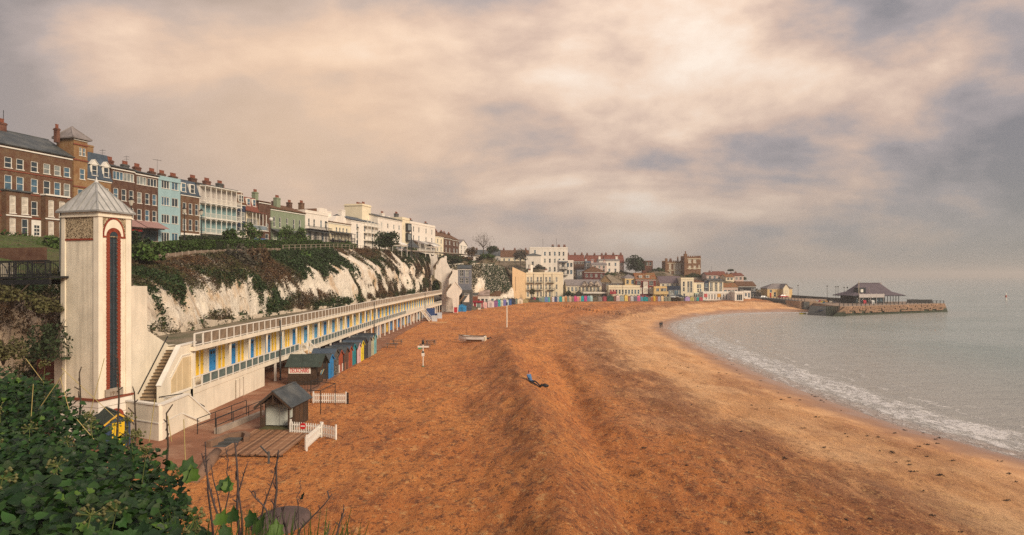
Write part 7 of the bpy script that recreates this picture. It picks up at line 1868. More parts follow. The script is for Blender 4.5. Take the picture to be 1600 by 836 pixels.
 b = MB(); b.prism([(.02 * W, H), (.50 * W, H), (.26 * W, H + 3.0)], -.6, 4); b.build('gable', mat('tan_gable', (.22, .14, .07), .8, .2, 1), t)
 q = MB(); q.slab([(-.02 * W, -.9, H - .1), (-.02 * W, 4, H - .1), (.26 * W, 4, H + 3.1), (.26 * W, -.9, H + 3.1)], .15); q.slab([(.54 * W, -.9, H - .1), (.54 * W, 4, H - .1), (.26 * W, 4, H + 3.1), (.26 * W, -.9, H + 3.1)], .15); q.build('gable_roof', MATS['buff_slate'], t)
 t, W, H = town('low cream restaurant front with a row of dark windows', 951, 1000, 447.5, 464, 277, CREAMH, G3([.05 + k * .10 for k in range(10)], (.28,), .85, (1.9,)), roof='flat', D=6, name='restaurant', cat='restaurant')
 for k in range(5): MB().lathe(W * (.04 + .04 * k), -1.4, [(.04, 0), (.04, 1.2), (.35, 1.4), (.05, 3.3)], 6).build('parasol', paint('folded_red', (.4, .04, .05)), t)
 # back rows of roofs
 for a, b_, yr, ye, d, lab, rm, wm in ((886, 913, 398.5, 408, 352, 'brown roofed houses on the skyline right of the hotel', TILER, BRICKB), (916, 945, 399, 410, 356, 'long red tiled roof on the skyline, left of two', TILER, BRICKR), (945.5, 975, 398.5, 411, 350, 'red tiled roof on the skyline behind the white villa', TILER, PINKH),
          (740, 782, 390.5, 400, 372, 'long grey roof on the skyline past the bare tree', SLATE, PALEW), (782.5, 826, 391, 402, 360, 'brown roofed house behind the tree left of the hotel', TILEB, CREAMH)):
  t, W, H = town(lab, a, b_, ye, 430, d, wm, G3((.12, .3, .5, .7, .88), (.80,), 1.0, (1.3,)), roof='gable', yr=yr, rm=rm, ground=zat(424, d) if a > 880 else zat(408, d), below=4)
  for u in (.1, .5, .9): chimney(rf(t), u * W, 4.5, H + (ye - yr) / F * d, 1.3, .9, 1.1, 3, BRICKR)
 for a, b_, ye, yb, d, lab, roof, yr, wm, rm in ((936, 968, 407, 428, 330, 'white villa with chimneys above the dark red house', 'gable', 405, PALEW, SLATEL), (925, 948, 414, 428, 322, 'pinkish cottage with a low slate roof above the dark red house', 'gable', 410.5, PINKH, SLATEL), (902, 915, 423, 440, 312, 'grey flat roofed house left of the dark red house', 'flat', None, mat('grey_house', (.16, .17, .20), .8, .1, .8), None),
           (916, 928, 411, 424, 340, 'small pale house with blue grey roof below the red roofs', 'gable', 408, mat('pale_grey_render', (.42, .42, .42), .8, .08, .8), SLATEB)):
  t, W, H = town(lab, a, b_, ye, yb, d, wm, G3((.2, .5, .8), (.6, .15), 1.0, (1.6, 1.7)), roof=roof, yr=yr, rm=rm, ground=zat(yb - 2, d), below=4)
  if roof == 'gable': [chimney(rf(t), u * W, 4.5, H + 1, 1.4, 1, 1.4, 3, wm) for u in (.08, .92)]
 # seafront row
 t, W, H = town('narrow yellow seafront house with grey roof', 976.5, 993, 434, 466, 287, YELLH, G3((.25, .72), (.70, .40), 1.2, (1.8, 1.8)), roof='hip', yr=428.5, rm=SLATEL)
 MB().box(-.3, W + .3, -2.4, -.002, .20 * H, .30 * H).build('canopy', CREAMH, t)
 for k in range(6): MB().box(W * k / 5 - .05, W * k / 5 + .05, -2.3, -2.2, 0, .2 * H).build('post', WHITE, t)
 t, W, H = town('dark red seafront pub with white bay windows', 993.3, 1025, 436.5, 466, 286, mat('pub_red', (.17, .035, .028), .8, .15, 1), [(.16, .68, 1.7, 1.9, 'pair'), (.76, .68, 1.9, 2.0, 'pair'), (.82, .32, 2.4, 2.2, 'tri')], roof='gable', yr=427, rm=TILE, name='pub', cat='pub')
 for u, z, w_ in ((.47, .56, 1.9), (.16, .24, 2.2), (.47, .24, 2.2), (.80, .24, 2.4)):
  b_ = wall_mb(w_, .8, 2.7, [(.2, .5, w_ - .4, 1.9)]).build('bay', WHITE, t, (u * W - w_ / 2, -.8, z * H)); add_window(b_, .2, .5, w_ - .4, 1.9, 0, 'tri', gm=GLASSC)
 for u in (.25, .6): dormer(rf(t), u * W, H + .6, 1.4, 1.2, .5, gable=False)
 chimney(rf(t), .5 * W, 4.5, H + 2.6, 1.6, 1, .9, 3, BRICKR)
 t, W, H = town('long house with a broad purple slate roof above the dark shop', 1031, 1065, 442.5, 466, 290, CREAMH, G3((.15, .36, .56, .78, .92), (.72,), 1.0, (1.5,), 'pair'), roof='gable', yr=432, rm=SLATEP)
 t, W, H = town('yellow balcony restaurant with upper terrace', 1022, 1042, 449, 466, 283, YELLH, G3((.28, .62, .85), (.55,), 1.3, (1.7,), 'case'), roof='flat', D=5, name='restaurant', cat='restaurant')
 balcony(t, -.6, W + .2, .40 * H, 2.0, 1.2, YELLH, posts=4, top=.0, fill=YELLH); [MB().box(u * W - .08, u * W + .08, -1.9, -1.75, -1, .38 * H).build('post', YELLH, t) for u in (.05, .4, .75)]
 t, W, H = town('dark navy shop front with large panes', 1042.5, 1063.5, 448.5, 466, 284, NAVYH, [(.30, .35, 2.2, 1.8, 'tri'), (.68, .05, 1.6, 3.4, 'case'), (.90, .05, .9, 3.4)], roof='flat', D=5, gms=[GLASSB, GLASSL], name='shop', cat='shop')
 t, W, H = town('tall plain cream seafront house with grouped windows', 1064, 1084, 435.5, 466, 286, CREAMH, [(.22, .60, .9, 2.2), (.58, .55, 1.0, 2.8, 'case'), (.80, .55, 1.0, 2.8, 'case'), (.22, .36, .9, 1.8), (.58, .30, 1.0, 2.2, 'case'), (.80, .30, 1.0, 2.2, 'case'), (.25, .06, .9, 1.6)], roof='flat')
 t, W, H = town('cream house with a brown roof over a pale green shop front', 1084.2, 1100, 440.5, 466, 288, CREAMH, [(.40, .62, .9, 1.7), (.62, .62, .9, 1.7), (.42, .36, .8, 1.6), (.66, .36, .8, 1.6)], roof='hip', yr=437, rm=TILEB)
 b_ = wall_mb(W + .2, 2.2, .33 * H, [(.3 + k * .85, .4, .6, 1.5) for k in range(5)]).build('shop_front', paint('pale_green', (.42, .50, .44)), t, (-.1, -2.2, 0)); [add_window(b_, .3 + k * .85, .4, .6, 1.5, 0, gm=GLASS) for k in range(5)]
 t, W, H = town('narrow navy blue house between two cream ones', 1100.3, 1107.3, 440, 466, 288, NAVYH, [(.5, .62, 1.2, 2.0, 'case'), (.3, .2, .6, 2.4), (.7, .2, .6, 2.4)], roof='flat')
 t, W, H = town('cream house with tall paired windows and grey roof', 1107.6, 1130, 438.5, 466, 288, CREAMH, G3((.12, .22, .45, .55, .78, .88), (.62, .34), .6, (2.2, 2.6)), roof='gable', yr=436, rm=SLATE)
 balcony(t, 0, W, .95 * H, .4, .8, DARK)
 t, W, H = town('brown tiled house with four windows beside the black house', 1130.3, 1153, 449, 466, 292, PINKH, G3((.14, .4, .64, .87), (.34,), 1.3, (2.2,), 'case'), roof='gable', yr=443, rm=TILE)
 t, W, H = town('black boarded house above the harbour', 1153.3, 1181, 447, 468, 298, BLACKW, [(.2, .62, 1.4, 1.0), (.82, .62, 1.0, 1.6), (.82, .2, 1.0, 1.6), (.94, .62, .6, 1.6)], roof='gable', yr=440.5, rm=TILEB, below=3)
 t, W, H = town('small orange roofed house behind the black house', 1157, 1172, 446, 460, 316, PINKH, [(.5, .4, 1.6, 1.4, 'case')], roof='gable', yr=440.5, rm=TILE, ground=4)
 # white beach cafe
 t, W, H = town('long low white beach cafe with posters and a gridded window', 1098.5, 1152, 457.5, 470, 277, WHITE, [(.09 + k * .085, .18, .55, 2.2) for k in range(8)], roof='flat', D=6, name='beach_cafe', cat='cafe', below=2)
 for u, c in ((.03, (.55, .10, .10)), (.42, (.6, .3, .05))): MB().box(u * W, u * W + 1.4, -.08, -.003, .45 * H, .9 * H).build('poster', paint(f'poster_{int(u*100)}', c), t)
 t, W, H = town('white cafe end with a dark nine pane window', 1148, 1161.5, 457, 472.5, 272, WHITE, [(.55, .22, 2.4, 2.5, 'tri')], roof='flat', D=6, name='beach_cafe', cat='cafe', below=2)
 t, W, H = town('small white hut annex beside the cafe, toward the harbour', 1162, 1173, 456, 466, 288, WHITE, [(.3, .3, 1.0, 1.4), (.75, .1, .9, 2.1)], roof='flat', D=4, name='annex', cat='annex', below=2)
 # castle on the hill
 STONE = brick_mat('castle_brick', (.21, .095, .045), (.27, .13, .06), (.24, .17, .10), patch=(.13, .055, .03))
 def castle(lab, a, b_, ye, yb, d, wins, D):
  t, W, H = town(lab, a, b_, ye, yb, d, STONE, wins, roof='flat', D=D, fm=CREAMH, ground=zat(431, d), below=5, gms=[GLASSC], cornice=False, name='castle_house', cat='castle')
  m = MB(); n = int(W / 1.1)
  for k in range(n): m.box(W * (k + .2) / n, W * (k + .7) / n, -.1, .3, H + .45, H + 1.0); m.box(W * (k + .2) / n, W * (k + .7) / n, D - .3, D + .1, H + .45, H + 1.0)
  for k in range(int(D / 1.1)): m.box(-.1, .25, D * (k + .3) / (D / 1.1), D * (k + .75) / (D / 1.1), H + .45, H + 1.0); m.box(W - .25, W + .1, D * (k + .3) / (D / 1.1), D * (k + .75) / (D / 1.1), H + .45, H + 1.0)
  m.build('battlement', STONE, t)['kind'] = 'stuff'
  for z in (.42, .92): MB().box(-.06, W + .06, -.15, -.003, z * H, z * H + .3).build('string_course', CREAMH, t)
  return t, W, H
 t, W, H = castle('lower castellated brown brick range of the hilltop castle', 1041, 1072, 410, 432, 345, [(.20, .50, 1.3, 2.9, 'case'), (.20, .06, 1.3, 2.4, 'case'), (.42, .50, 1.2, 2.9, 'case'), (.55, .50, 1.2, 2.9, 'case'), (.68, .50, 1.2, 2.9, 'case'), (.55, .06, 3.4, 2.6, 'tri'), (.86, .50, 1.0, 2.9, 'case'), (.95, .5, .8, 2.9)], 10)
 chimney(rf(t), .33 * W, 5, H + .4, 1.4, 1, 1.6, 3, BRICKR); chimney(rf(t), .70 * W, 5, H + .4, .8, .8, 3.0, 1, STONE); MB().box(-.6, .6, -.5, .6, -2, H + 2.2).build('corner_turret', STONE, t)
 t, W, H = castle('taller castellated brown brick tower of the hilltop castle', 1070.5, 1095, 402.5, 432, 341, [(.30, .70, 1.6, 2.6, 'case'), (.62, .70, 1.6, 2.6, 'case'), (.30, .38, 1.3, 2.0, 'case'), (.62, .38, 1.3, 2.0, 'case'), (.90, .4, .7, 2.2)], 9)
 MB().box(-.5, 1.0, -.5, 1.2, -2, H + 2.0).box(.0, .5, 0, .6, H + 2, H + 3.4).build('corner_turret', STONE, t)
 t, W, H = town('red brick block beside the dark domed tree on the skyline', 1007.5, 1020, 408.5, 424, 352, BRICKR, [(.3, .6, 1.2, 1.8), (.7, .6, 1.2, 1.8)], roof='flat', ground=zat(426, 352))
 # hillside cottages to the right
 for a, b_, yr, ye, yb, d, wm, rm, lab in ((1104, 1122, 426, 430, 440, 322, PINKH, TILER, 'pink cottage with red roof above the navy house'), (1118, 1135, 424.5, 431, 440, 328, BRICKR, TILER, 'red brick gabled cottage below the flat topped pine'), (1134, 1147, 429, 433, 440, 318, CREAMH, TILE, 'cream cottage in the middle of the hillside roofs'),
         (1146, 1162, 427, 431, 442, 330, PINKH, TILER, 'pale cottage at the right shoulder of the hill')):
  t, W, H = town(lab, a, b_, ye, yb, d, wm, G3((.3, .7), (.45,), 1.2, (1.3,)), roof='gable', yr=yr, rm=rm, ground=zat(yb - 1, d), below=4)
  chimney(rf(t), .5 * W, 4.5, H + 1.0, 1.2, .8, 1.1, 2, BRICKR)
 # yellow harbour house
 t, W, H = town('yellow harbour house with a grey hipped roof by the pier', 1199, 1238, 450.5, 465, 300, YELLH, [(.14, .55, 1.1, 1.3), (.30, .08, 1.1, 2.2), (.62, .1, .9, 1.6)], roof='hip', yr=443.5, rm=SLATEL, below=3, D=8)
 t2 = MB(); t2.prism([(.56 * W, 0), (.80 * W, 0), (.80 * W, H), (.68 * W, H + 2.0), (.56 * W, H)], -2.2, -.01); t2.build('gable_wing', CREAMH, t); q = MB()
 q.slab([(.54 * W, -2.4, H - .2), (.54 * W, 3, H - .2), (.68 * W, 3, H + 2.1), (.68 * W, -2.4, H + 2.1)], .15); q.slab([(.82 * W, -2.4, H - .2), (.82 * W, 3, H - .2), (.68 * W, 3, H + 2.1), (.68 * W, -2.4, H + 2.1)], .15); q.build('gable_roof', SLATEL, t)
 MB().box(.10 * W, .16 * W, -.1, -.003, 0, 2.2).build('red_door', paint('door_red', (.4, .03, .02)), t); add_window(t, .64 * W, .5 * H, 1.0, 1.3, -2.3)
 # cottages at the cliff foot past the white stairs
 t, W, H = town('white cottages with mossy pinkish roof below the second cliff', 744, 764, 462, 476, 241, PALEW, [(.2, .2, 1.0, 1.5), (.5, .2, 1.2, 1.6), (.8, .2, 1.0, 1.5)], roof='gable', yr=454, rm=mat('mossy_pink_roof', (.38, .28, .24), .85, .25, .9, col2=(.16, .11, .08)), below=2, ground=-.7)
 t, W, H = town('white cottage with a brown roof, right of the mossy roofed one', 764.5, 781, 462.5, 475, 246, WHITE, [(.3, .2, 1.0, 1.5), (.75, .2, 1.0, 1.5)], roof='gable', yr=456, rm=TILEB, below=2, ground=-.6)
 t, W, H = town('rust red shed between the white stairs and the cottages', 736, 746, 461, 474, 238, mat('rust_wall', (.22, .075, .035), .85, .3, 1), (), roof='gable', yr=458, rm=CONCD, below=2, ground=-.7, name='shed', cat='shed')
 t, W, H = town('small dark flat roofed block right of the white stairs', 722, 737, 455, 470, 224, CONCD, [(.5, .55, 1.6, .9, 'tri')], roof='flat', below=3, ground=-.5, D=6, name='block_building', cat='building')
 # red and white kiosk
 d = 233; p = pt(739, 487.5, d); t = thing('snack_kiosk', 'red and white snack kiosk with striped front at the back of the beach', 'kiosk', p); W = 15 / F * d; H = 15 / F * d
 RD = paint('kiosk_red', (.30, .015, .035)); MB().box(0, W, 0, 2.5, -.2, H).build('body', RD, t); MB().box(-.2, W + .2, -.5, 2.6, H - .05, H + .55).build('fascia', RD, t)
 for u in (.0, .34, .80): MB().box(u * W, u * W + .25, -.06, -.002, 0, H - .1).build('upright', WHITE, t)
 MB().box(.10, .95 * W, -.6, -.002, 0, .9).build('counter', CREAMH, t); MB().box(.36 * W, .78 * W, -.05, -.002, .95, H - .3).build('serving_hatch', GLASSL, t)
 # crab of bins and boxes near it
 for i, (px, y, c, lab) in enumerate(((736.5, 487.5, (.35, .25, .15), 'tan upright sign board left of the red kiosk'), (749, 488, (.6, .5, .4), 'cream counter box in front of the red kiosk'))):
  p = pt(px, y, 228); tag(MB().box(-.5, .5, -.3, .3, -.2, 1.6).box(-.42, .42, -.33, -.301, .3, 1.4, 1).build('sign_board', [paint(f'board_{i}', c), WHITE], None, p), lab, 'board')
 # parked cars behind the huts
 for i, (px, y, m) in enumerate(((1052, 463, (.55, .55, .53)), (990, 463.5, (.2, .2, .22)), (1005, 463, (.45, .05, .06)), (1062, 464, (.05, .06, .08)), (962, 464, (.40, .42, .45)))):
  d = 278; p = pt(px, 466, d); car(('white', 'grey', 'red', 'black', 'silver')[i] + ' parked car behind the beach huts, below the ' + ('navy shop', 'yellow house', 'dark red pub', 'cream house', 'seafront hall')[i], (p.x, p.y, zat(465.5, d)), 0, mat(f'car_paint_{i}', m, .35, .06, 1, bump=0, spec=.5))['group'] = 'cars parked behind the beach huts'
 # trees and bushes of the town
 def tr(px, yt, yb, d, r_px, m, lab, n=1200, bare=False, flat=1.0, leaf=.42, i=0):
  x = (px - 800) / F * d; zb = zat(yb, d); HILLPTS.append((x, d, zb)); tree(lab, (x, d, zb - .5), zat(yt, d) - zb + .5, r_px / F * d, m, n, .3, leaf, flat=flat, bare=bare, seed=i, group='trees of the town')
 tr(993, 401, 432, 346, 15, DKG, 'big dark dome shaped tree on the skyline left of the castle', 3200, flat=.9, leaf=.42, i=1)
 tr(755, 362, 402, 262, 20, GRY_, 'tall bare branched tree leaning on the skyline', 200, True, 1.0, .2, i=2)
 tr(813, 390, 420, 306, 12, GRY_, 'grey brown bushy tree left of the hotel', 900, True, .8, .36, i=3)
 tr(736, 386, 410, 250, 9, BRN, 'brown tree above the white cliff stairs', 700, True, .8, .32, i=4)
 tr(1142, 421, 436, 332, 4.5, DKG, 'flat topped pine on the hill to the right of the castle', 500, flat=.25, leaf=.4, i=5)
 tr(832, 452, 466, 268, 5, OLV, 'small bushy tree in front of the plain cream wall', 800, flat=.9, leaf=.3, i=6)
 tr(770, 384, 403, 285, 9, DKG, 'dark evergreen tree on the second clifftop', 1000, flat=.8, leaf=.36, i=7)
 for i, (px, y, d, wpx, hpx, m, lab) in enumerate(((888, 464, 276, 22, 12, DKG, 'dark bushes before the seafront pavilion'), (908, 463, 276, 24, 10, GRY_, 'brown bare hedge before the pavilion veranda'), (1057, 470.5, 270, 18, 8, BRN, 'brown scrub mound between the beach huts'),
           (1028, 424, 338, 18, 8, GRN, 'green bushes left of the castle'), (1085, 433, 332, 30, 8, GRN, 'dark green garden trees below the castle'), (1110, 430, 334, 20, 6, GRN2, 'green bushes right of the castle'), (1168, 452, 330, 22, 16, OLV, 'olive bushes on the right shoulder of the hill'),
           (1178, 458, 326, 16, 10, GRY_, 'grey scrub sloping down to the harbour'), (1155, 436, 336, 20, 8, GRN, 'green bushes on the hill crest near the right end'), (760, 402, 258, 30, 8, GRN2, 'light green garden bushes on the second clifftop'), (728, 405, 245, 24, 8, BRN, 'brown bushes at the top of the second cliff'),
           (681, 452, 216.5, 14, 18, GRN, 'dark green bush hanging between the cliff and the white stairs'), (842, 420, 300, 20, 8, GRY_, 'scrub below the hotel wing'), (950, 430, 318, 24, 6, GRN, 'green bushes behind the seafront hall'), (900, 446, 296, 12, 6, GRY_, 'scrub left of the dark red house'))):
  x = (px - 800) / F * d; w = wpx / F * d; h = hpx / F * d; zb = zat(y, d)
  if not (i in (0, 1, 2)): HILLPTS.append((x, d, zb))
  bush(lab, (x, d, zb - .3), w, h + .3, m, 900, .36, seed=60 + i, deep=4)
 # poles behind the beach
 for px, yt, yb, d in ((858, 446, 468, 273), (867, 449, 468, 273), (973, 440, 468, 274), (1112, 416, 434, 340)):
  tag(MB().lathe(0, 0, [(.09, -1), (.06, zat(yt, d) - zat(yb, d))], 6).build('pole', DARK, None, pt(px, yb, d)), {858: 'dark pole before the cream block, left of a pair', 867: 'dark pole before the cream block, right of a pair', 973: 'dark pole by the yellow seafront house', 1112: 'tall thin mast right of the castle'}[px], 'pole')

# ------------------------------------------------------------------ pier and harbour
def build_pier():
 PST = mat('pier_stone', (.33, .20, .12), .9, .3, .5, bump=.8, bscale=4, col2=(.16, .10, .07), spread=(.48, .62), c2scale=1.6)
 M = PST; nt = M.node_tree; N, L = nt.nodes, nt.links; b = N['Principled BSDF']; src = b.inputs['Base Color'].links[0].from_socket
 tc = N.new('ShaderNodeTexCoord'); sp = N.new('ShaderNodeSeparateXYZ'); L.new(tc.outputs['Object'], sp.inputs[0]); mr = N.new('ShaderNodeMapRange'); L.new(sp.outputs[2], mr.inputs[0]); mr.inputs[1].default_value = -1.05; mr.inputs[2].default_value = -1.75
 mx = N.new('ShaderNodeMixRGB'); L.new(mr.outputs[0], mx.inputs[0]); L.new(src, mx.inputs[1]); mx.inputs[2].default_value = (.042, .050, .030, 1); L.new(mx.outputs[0], b.inputs['Base Color'])
 t = thing('stone_pier', 'old stone pier with weedy dark foot reaching into the sea', 'pier', (0, 0, 0)); zt = .25
 A, B, C, D = Vector((117, 228, 0)), Vector((171.5, 253.5, 0)), Vector((168, 272, 0)), Vector((122, 262, 0))
 top = [A, B, C, D]; ctr = (A + B + C + D) / 4; bot = [p + (p - ctr).normalized() * 1.6 for p in top]
 MB().hexa([(p.x, p.y, -4.2) for p in bot], [(p.x, p.y, zt) for p in top]).build('wall', PST, t)
 MB().hexa([(p.x, p.y, zt + .002) for p in top], [(p.x, p.y, zt + .10) for p in top]).build('deck', mat('pier_deck', (.30, .22, .16), .9, .2, .5), t)
 # coursed facing stones, proud of the wall
 sm = [MB().box(0, l, -.10, .3, 0, .42).mesh('stone', PST) for l in (1.1, 1.5, 1.9)]
 d = (B - A); L_ = d.length; an = math.atan2(d.y, d.x); k = 0
 for row in range(5):
  s = .3 * (row % 2); z = zt - .48 - row * .47
  while s < L_ - 2:
   j = R.randrange(3); f = (zt - z) / (zt + 4.2); p = A + d.normalized() * s + Vector((d.y, -d.x, 0)).normalized() * (1.6 * f * .9)
   if R.random() < .62 and k < 280: link('stone', sm[j], t, (p.x, p.y, z + R.uniform(-.03, .03)), an); k += 1
   s += (1.1, 1.5, 1.9)[j] + .06
 rails = MB(); pm = MB().box(-.09, .09, -.09, .09, 0, 1.1).mesh('rail_post', DARK)
 nn = 26
 for k in range(nn + 1):
  p = A.lerp(B, k / nn) + Vector((-.2, .4, zt + .1)); link('rail_post', pm, t, p)
 for z in (.55, 1.0): rails.bar(A + Vector((-.2, .4, zt + .1 + z)), B + Vector((-.2, .4, zt + .1 + z)), .07)
 rails.bar(B + Vector((-.2, .4, zt + 1.1)), C + Vector((-.2, 0, zt + 1.1)), .09)
 p = B.lerp(A, .1); rails.box(p.x - 8, p.x + 2, p.y + 5, p.y + 5.2, zt, zt + 1.5)
 rails.build('railing', DARK, t)
 # boathouse on the pier
 x0 = 135.2; y0 = 252.5; t = thing('pier_boathouse', 'dark boathouse on the pier with a big purple grey hipped roof', 'boathouse', (x0, y0, zt + .1), rad(9)); W, Dp, H = 18.5, 8.5, 3.3
 NB = mat('boathouse_black', (.022, .028, .036), .75, .2, 1); holes = [(.6 + k * 1.75, .7, 1.25, 1.8) for k in range(7)]
 b_ = wall_mb(W * .72, Dp, H, holes).build('wall', NB, t)
 for h_ in holes: add_window(t, *h_, 0, 'case', fm=mat('window_teal', (.06, .10, .11), .6, .1), gm=GLASSB)
 for k in range(5):
  for yy in (.1, Dp - .2): MB().box(W * .72 + 1.2 + k * 1.25, W * .72 + 1.38 + k * 1.25, yy, yy + .18, 0, H).build('post', NB, t)
 r = MB(); e = [(-2.2, -1.8, H - .15), (W + 2.6, -1.8, H - .15), (W + 2.6, Dp + 1.8, H - .15), (-2.2, Dp + 1.8, H - .15)]; m = [(1.6, 1.2, H + 1.3), (W - 1.2, 1.2, H + 1.3), (W - 1.2, Dp - 1.2, H + 1.3), (1.6, Dp - 1.2, H + 1.3)]; q0, q1 = (4.8, Dp / 2, H + 4.7), (W - 4.2, Dp / 2, H + 4.7)
 r.add(e + m + [q0, q1], [(0,1,5,4),(1,2,6,5),(2,3,7,6),(3,0,4,7),(4,5,9,8),(5,6,9),(6,7,8,9),(7,4,8),(3,2,1,0)]); r.box(-2.2, W + 2.6, -1.8, Dp + 1.8, H - .42, H - .153, 1); r.bar(q0, q1, .35, .25)
 ro = r.build('roof', [mat('boathouse_tile', (.105, .082, .098), .8, .15, .8, bump=.5, bscale=6), NB], t)
 MB().box(1.3, 4.9, .0, 2.2, H + .5, H + 2.9).box(2.6, 3.7, -.05, -.003, H + 1.1, H + 2.3, 1).build('dormer', [NB, WHITE], ro)
 b_ = MB(); b_.box(0, 11, -2.6, -2.45, H - .9, H + .5); [b_.box(u, u + .12, -2.6, -2.48, -.1, H + .9) for u in (.2, 1.6, 5, 7.5, 10.6)]; b_.build('glass_screen', mat('pale_screen', (.46, .42, .40), .3, .1, 1), t)
 for u, hh, m in ((.9, 9.0, paint('mast_cream', (.62, .52, .34))), (5.3, 6.5, CONC), (W - .5, 8.2, paint('mast_red_white', (.55, .35, .25)))): MB().tube([(u, -1.2 if u < 9 else 8, 0), (u, -1.2 if u < 9 else 8, hh)], .09, 5).build('mast', m, t)
 # harbour arm back to the shore
 t = thing('harbour_wall', 'dark harbour wall curving from the town to the pier', 'harbour wall', (0, 0, 0)); P = [(110.5, 306), (111.2, 285), (113.5, 270), (117, 257)]
 m = MB(); zz = [1.5, 1.3, 1.2, .9]
 for i in range(3):
  (xa, ya), (xb, yb) = P[i], P[i + 1]; m.hexa([(xa, ya, -4), (xb, yb, -4), (xb + 5, yb + 1, -4), (xa + 5, ya, -4)], [(xa + .3, ya, zz[i]), (xb + .3, yb, zz[i + 1]), (xb + 5, yb + 1, zz[i + 1]), (xa + 5, ya, zz[i])])
 m.build('wall', CONCD, t); rl = MB()
 for k in range(22):
  f = k / 21 * 3; i = min(2, int(f)); g = f - i; x, y, z = (P[i][j] + (P[i+1][j] - P[i][j]) * g for j in (0, 1)), 0, 0
  x, y = [P[i][j] + (P[i+1][j] - P[i][j]) * g for j in (0, 1)]; z = zz[i] + (zz[i+1] - zz[i]) * g; rl.box(x + .5, x + .65, y, y + .15, z, z + 1.1)
 for i in range(3): rl.bar((P[i][0] + .57, P[i][1], zz[i] + 1.05), (P[i+1][0] + .57, P[i+1][1], zz[i+1] + 1.05), .08)
 rl.build('railing', DARK, t)
 t = thing('sea_wall', 'long dark parapet wall behind the harbour, left of the boathouse', 'wall', (0, 0, 0)); a, c = pt(1238, 462, 297), pt(1332, 470, 266)
 MB().hexa([(a.x, a.y, -1), (c.x, c.y, -1), (c.x, c.y + 1, -1), (a.x, a.y + 1, -1)], [(a.x, a.y, zat(461, 297)), (c.x, c.y, zat(467, 266)), (c.x, c.y + 1, zat(467, 266)), (a.x, a.y + 1, zat(461, 297))]).build('wall', CONCD, t)
 gx = [(116, 258), (124, 257), (150, 300), (118, 320), (106, 318)]
 tag(MB().hexa([(x, y, -3.6) for x, y in gx], [(x, y, 1.02) for x, y in gx]).build('harbour_ground', mat('harbour_paving', (.34, .23, .15), .9, .2, .4)), kind='structure')
 # steps and slip at the pier's inner end
 t = thing('pier_steps', 'dark timber landing stage with pale stone steps at the inner end of the pier', 'landing', (0, 0, 0))
 for k in range(7): MB().box(111.2 + k * .75, 111.5 + k * .75, 226.2 + .2 * k, 226.6 + .2 * k, -4, .6 - .1 * (k % 3)).build('pile', mat('weedy_pile', (.035, .045, .03), .9, .3, 2), t)
 b_ = MB()
 for k in range(12): b_.box(117.0 - k * .42, 117.42 - k * .42, 225.2, 226.8, -4, .3 - .3 * k)
 b_.build('stair_flight', MATS['pier_stone'], t)
 MB().hexa([(108.5, 235, -3.6), (113, 229, -3.6), (116, 232, -3.6), (111, 238, -3.6)], [(108.5, 235, -2.6), (113, 229, -3.0), (116, 232, .2), (111, 238, .2)]).build('slipway', CONCD, t)
 # boats, kayaks, lamps
 def dinghy(lab, px, y, d, c, L_=3.2, name='dinghy', rz=.2, g=None, zoff=0):
  p = pt(px, y, d); t = thing(name, lab, 'boat', (p.x, p.y, p.z + zoff), rz, g); xs = np.linspace(-L_/2, L_/2, 9); h = MB(); V = []; n = 7
  for x in xs:
   f = (x + L_/2) / L_; bw = .62 * (1 - max(0, (f - .5) / .5) ** 2) * (.8 + .2 * min(1, f * 4)); ke = -.12 + .25 * max(0, (f - .7) / .3) ** 2
   for k in range(n): a = math.pi * k / (n - 1); V.append((x, -bw * math.cos(a), ke + (.45 - ke) * (1 - math.sin(a) ** .8)))
  h.add(V, [(i*n+k, i*n+k+1, (i+1)*n+k+1, (i+1)*n+k) for i in range(8) for k in range(n - 1)]); h.add(V[:n], [tuple(range(n))]); h.build('hull', c, t, smooth=True)
  s = MB(); [s.box(x, x + .2, -.5, .5, .3, .35) for x in (-.8, .2)]; s.build('thwart', DECKW, t); e = MB(); [e.tube([V[i*n + q] for i in range(9)], .04, 4) for q in (0, n - 1)]; e.build('gunwale', DARK, t)
 dinghy('small yellow dinghy floating near the pier', 1255, 491.0, 238, paint('dinghy_yellow', (.62, .50, .03)), 2.6)
 for i, (px, y, c, lab) in enumerate(((1284, 486, (.03, .05, .10), 'dark blue dinghy on the slip'), (1293, 490.5, (.55, .55, .55), 'white dinghy at the foot of the slip'), (1301, 491, (.30, .04, .05), 'red dinghy against the landing piles'), (1289, 488, (.12, .12, .13), 'grey dinghy between the dark blue and white ones'))):
  dinghy(lab, px, y, 233 + i * .3, paint(f'dinghy_{i}', c), 2.8, rz=.5 - .2 * i, g='dinghies by the pier slip')
 for i, (px, y, c, cn) in enumerate(((1277, 470.5, (.55, .50, .45), 'white'), (1280.5, 471, (.45, .08, .12), 'red'), (1284, 472, (.55, .42, .05), 'yellow'), (1287, 473, (.02, .14, .22), 'teal blue'), (1291, 471.5, (.55, .30, .12), 'orange'), (1298, 472, (.55, .5, .42), 'cream'), (1304, 473, (.1, .1, .12), 'black'))):
  dinghy(f'{cn} kayak leaning in the rack on the harbour', px, y, 250, paint(f'kayak_{cn}', c), 3.0, 'kayak', 1.1, 'kayaks racked on the harbour')
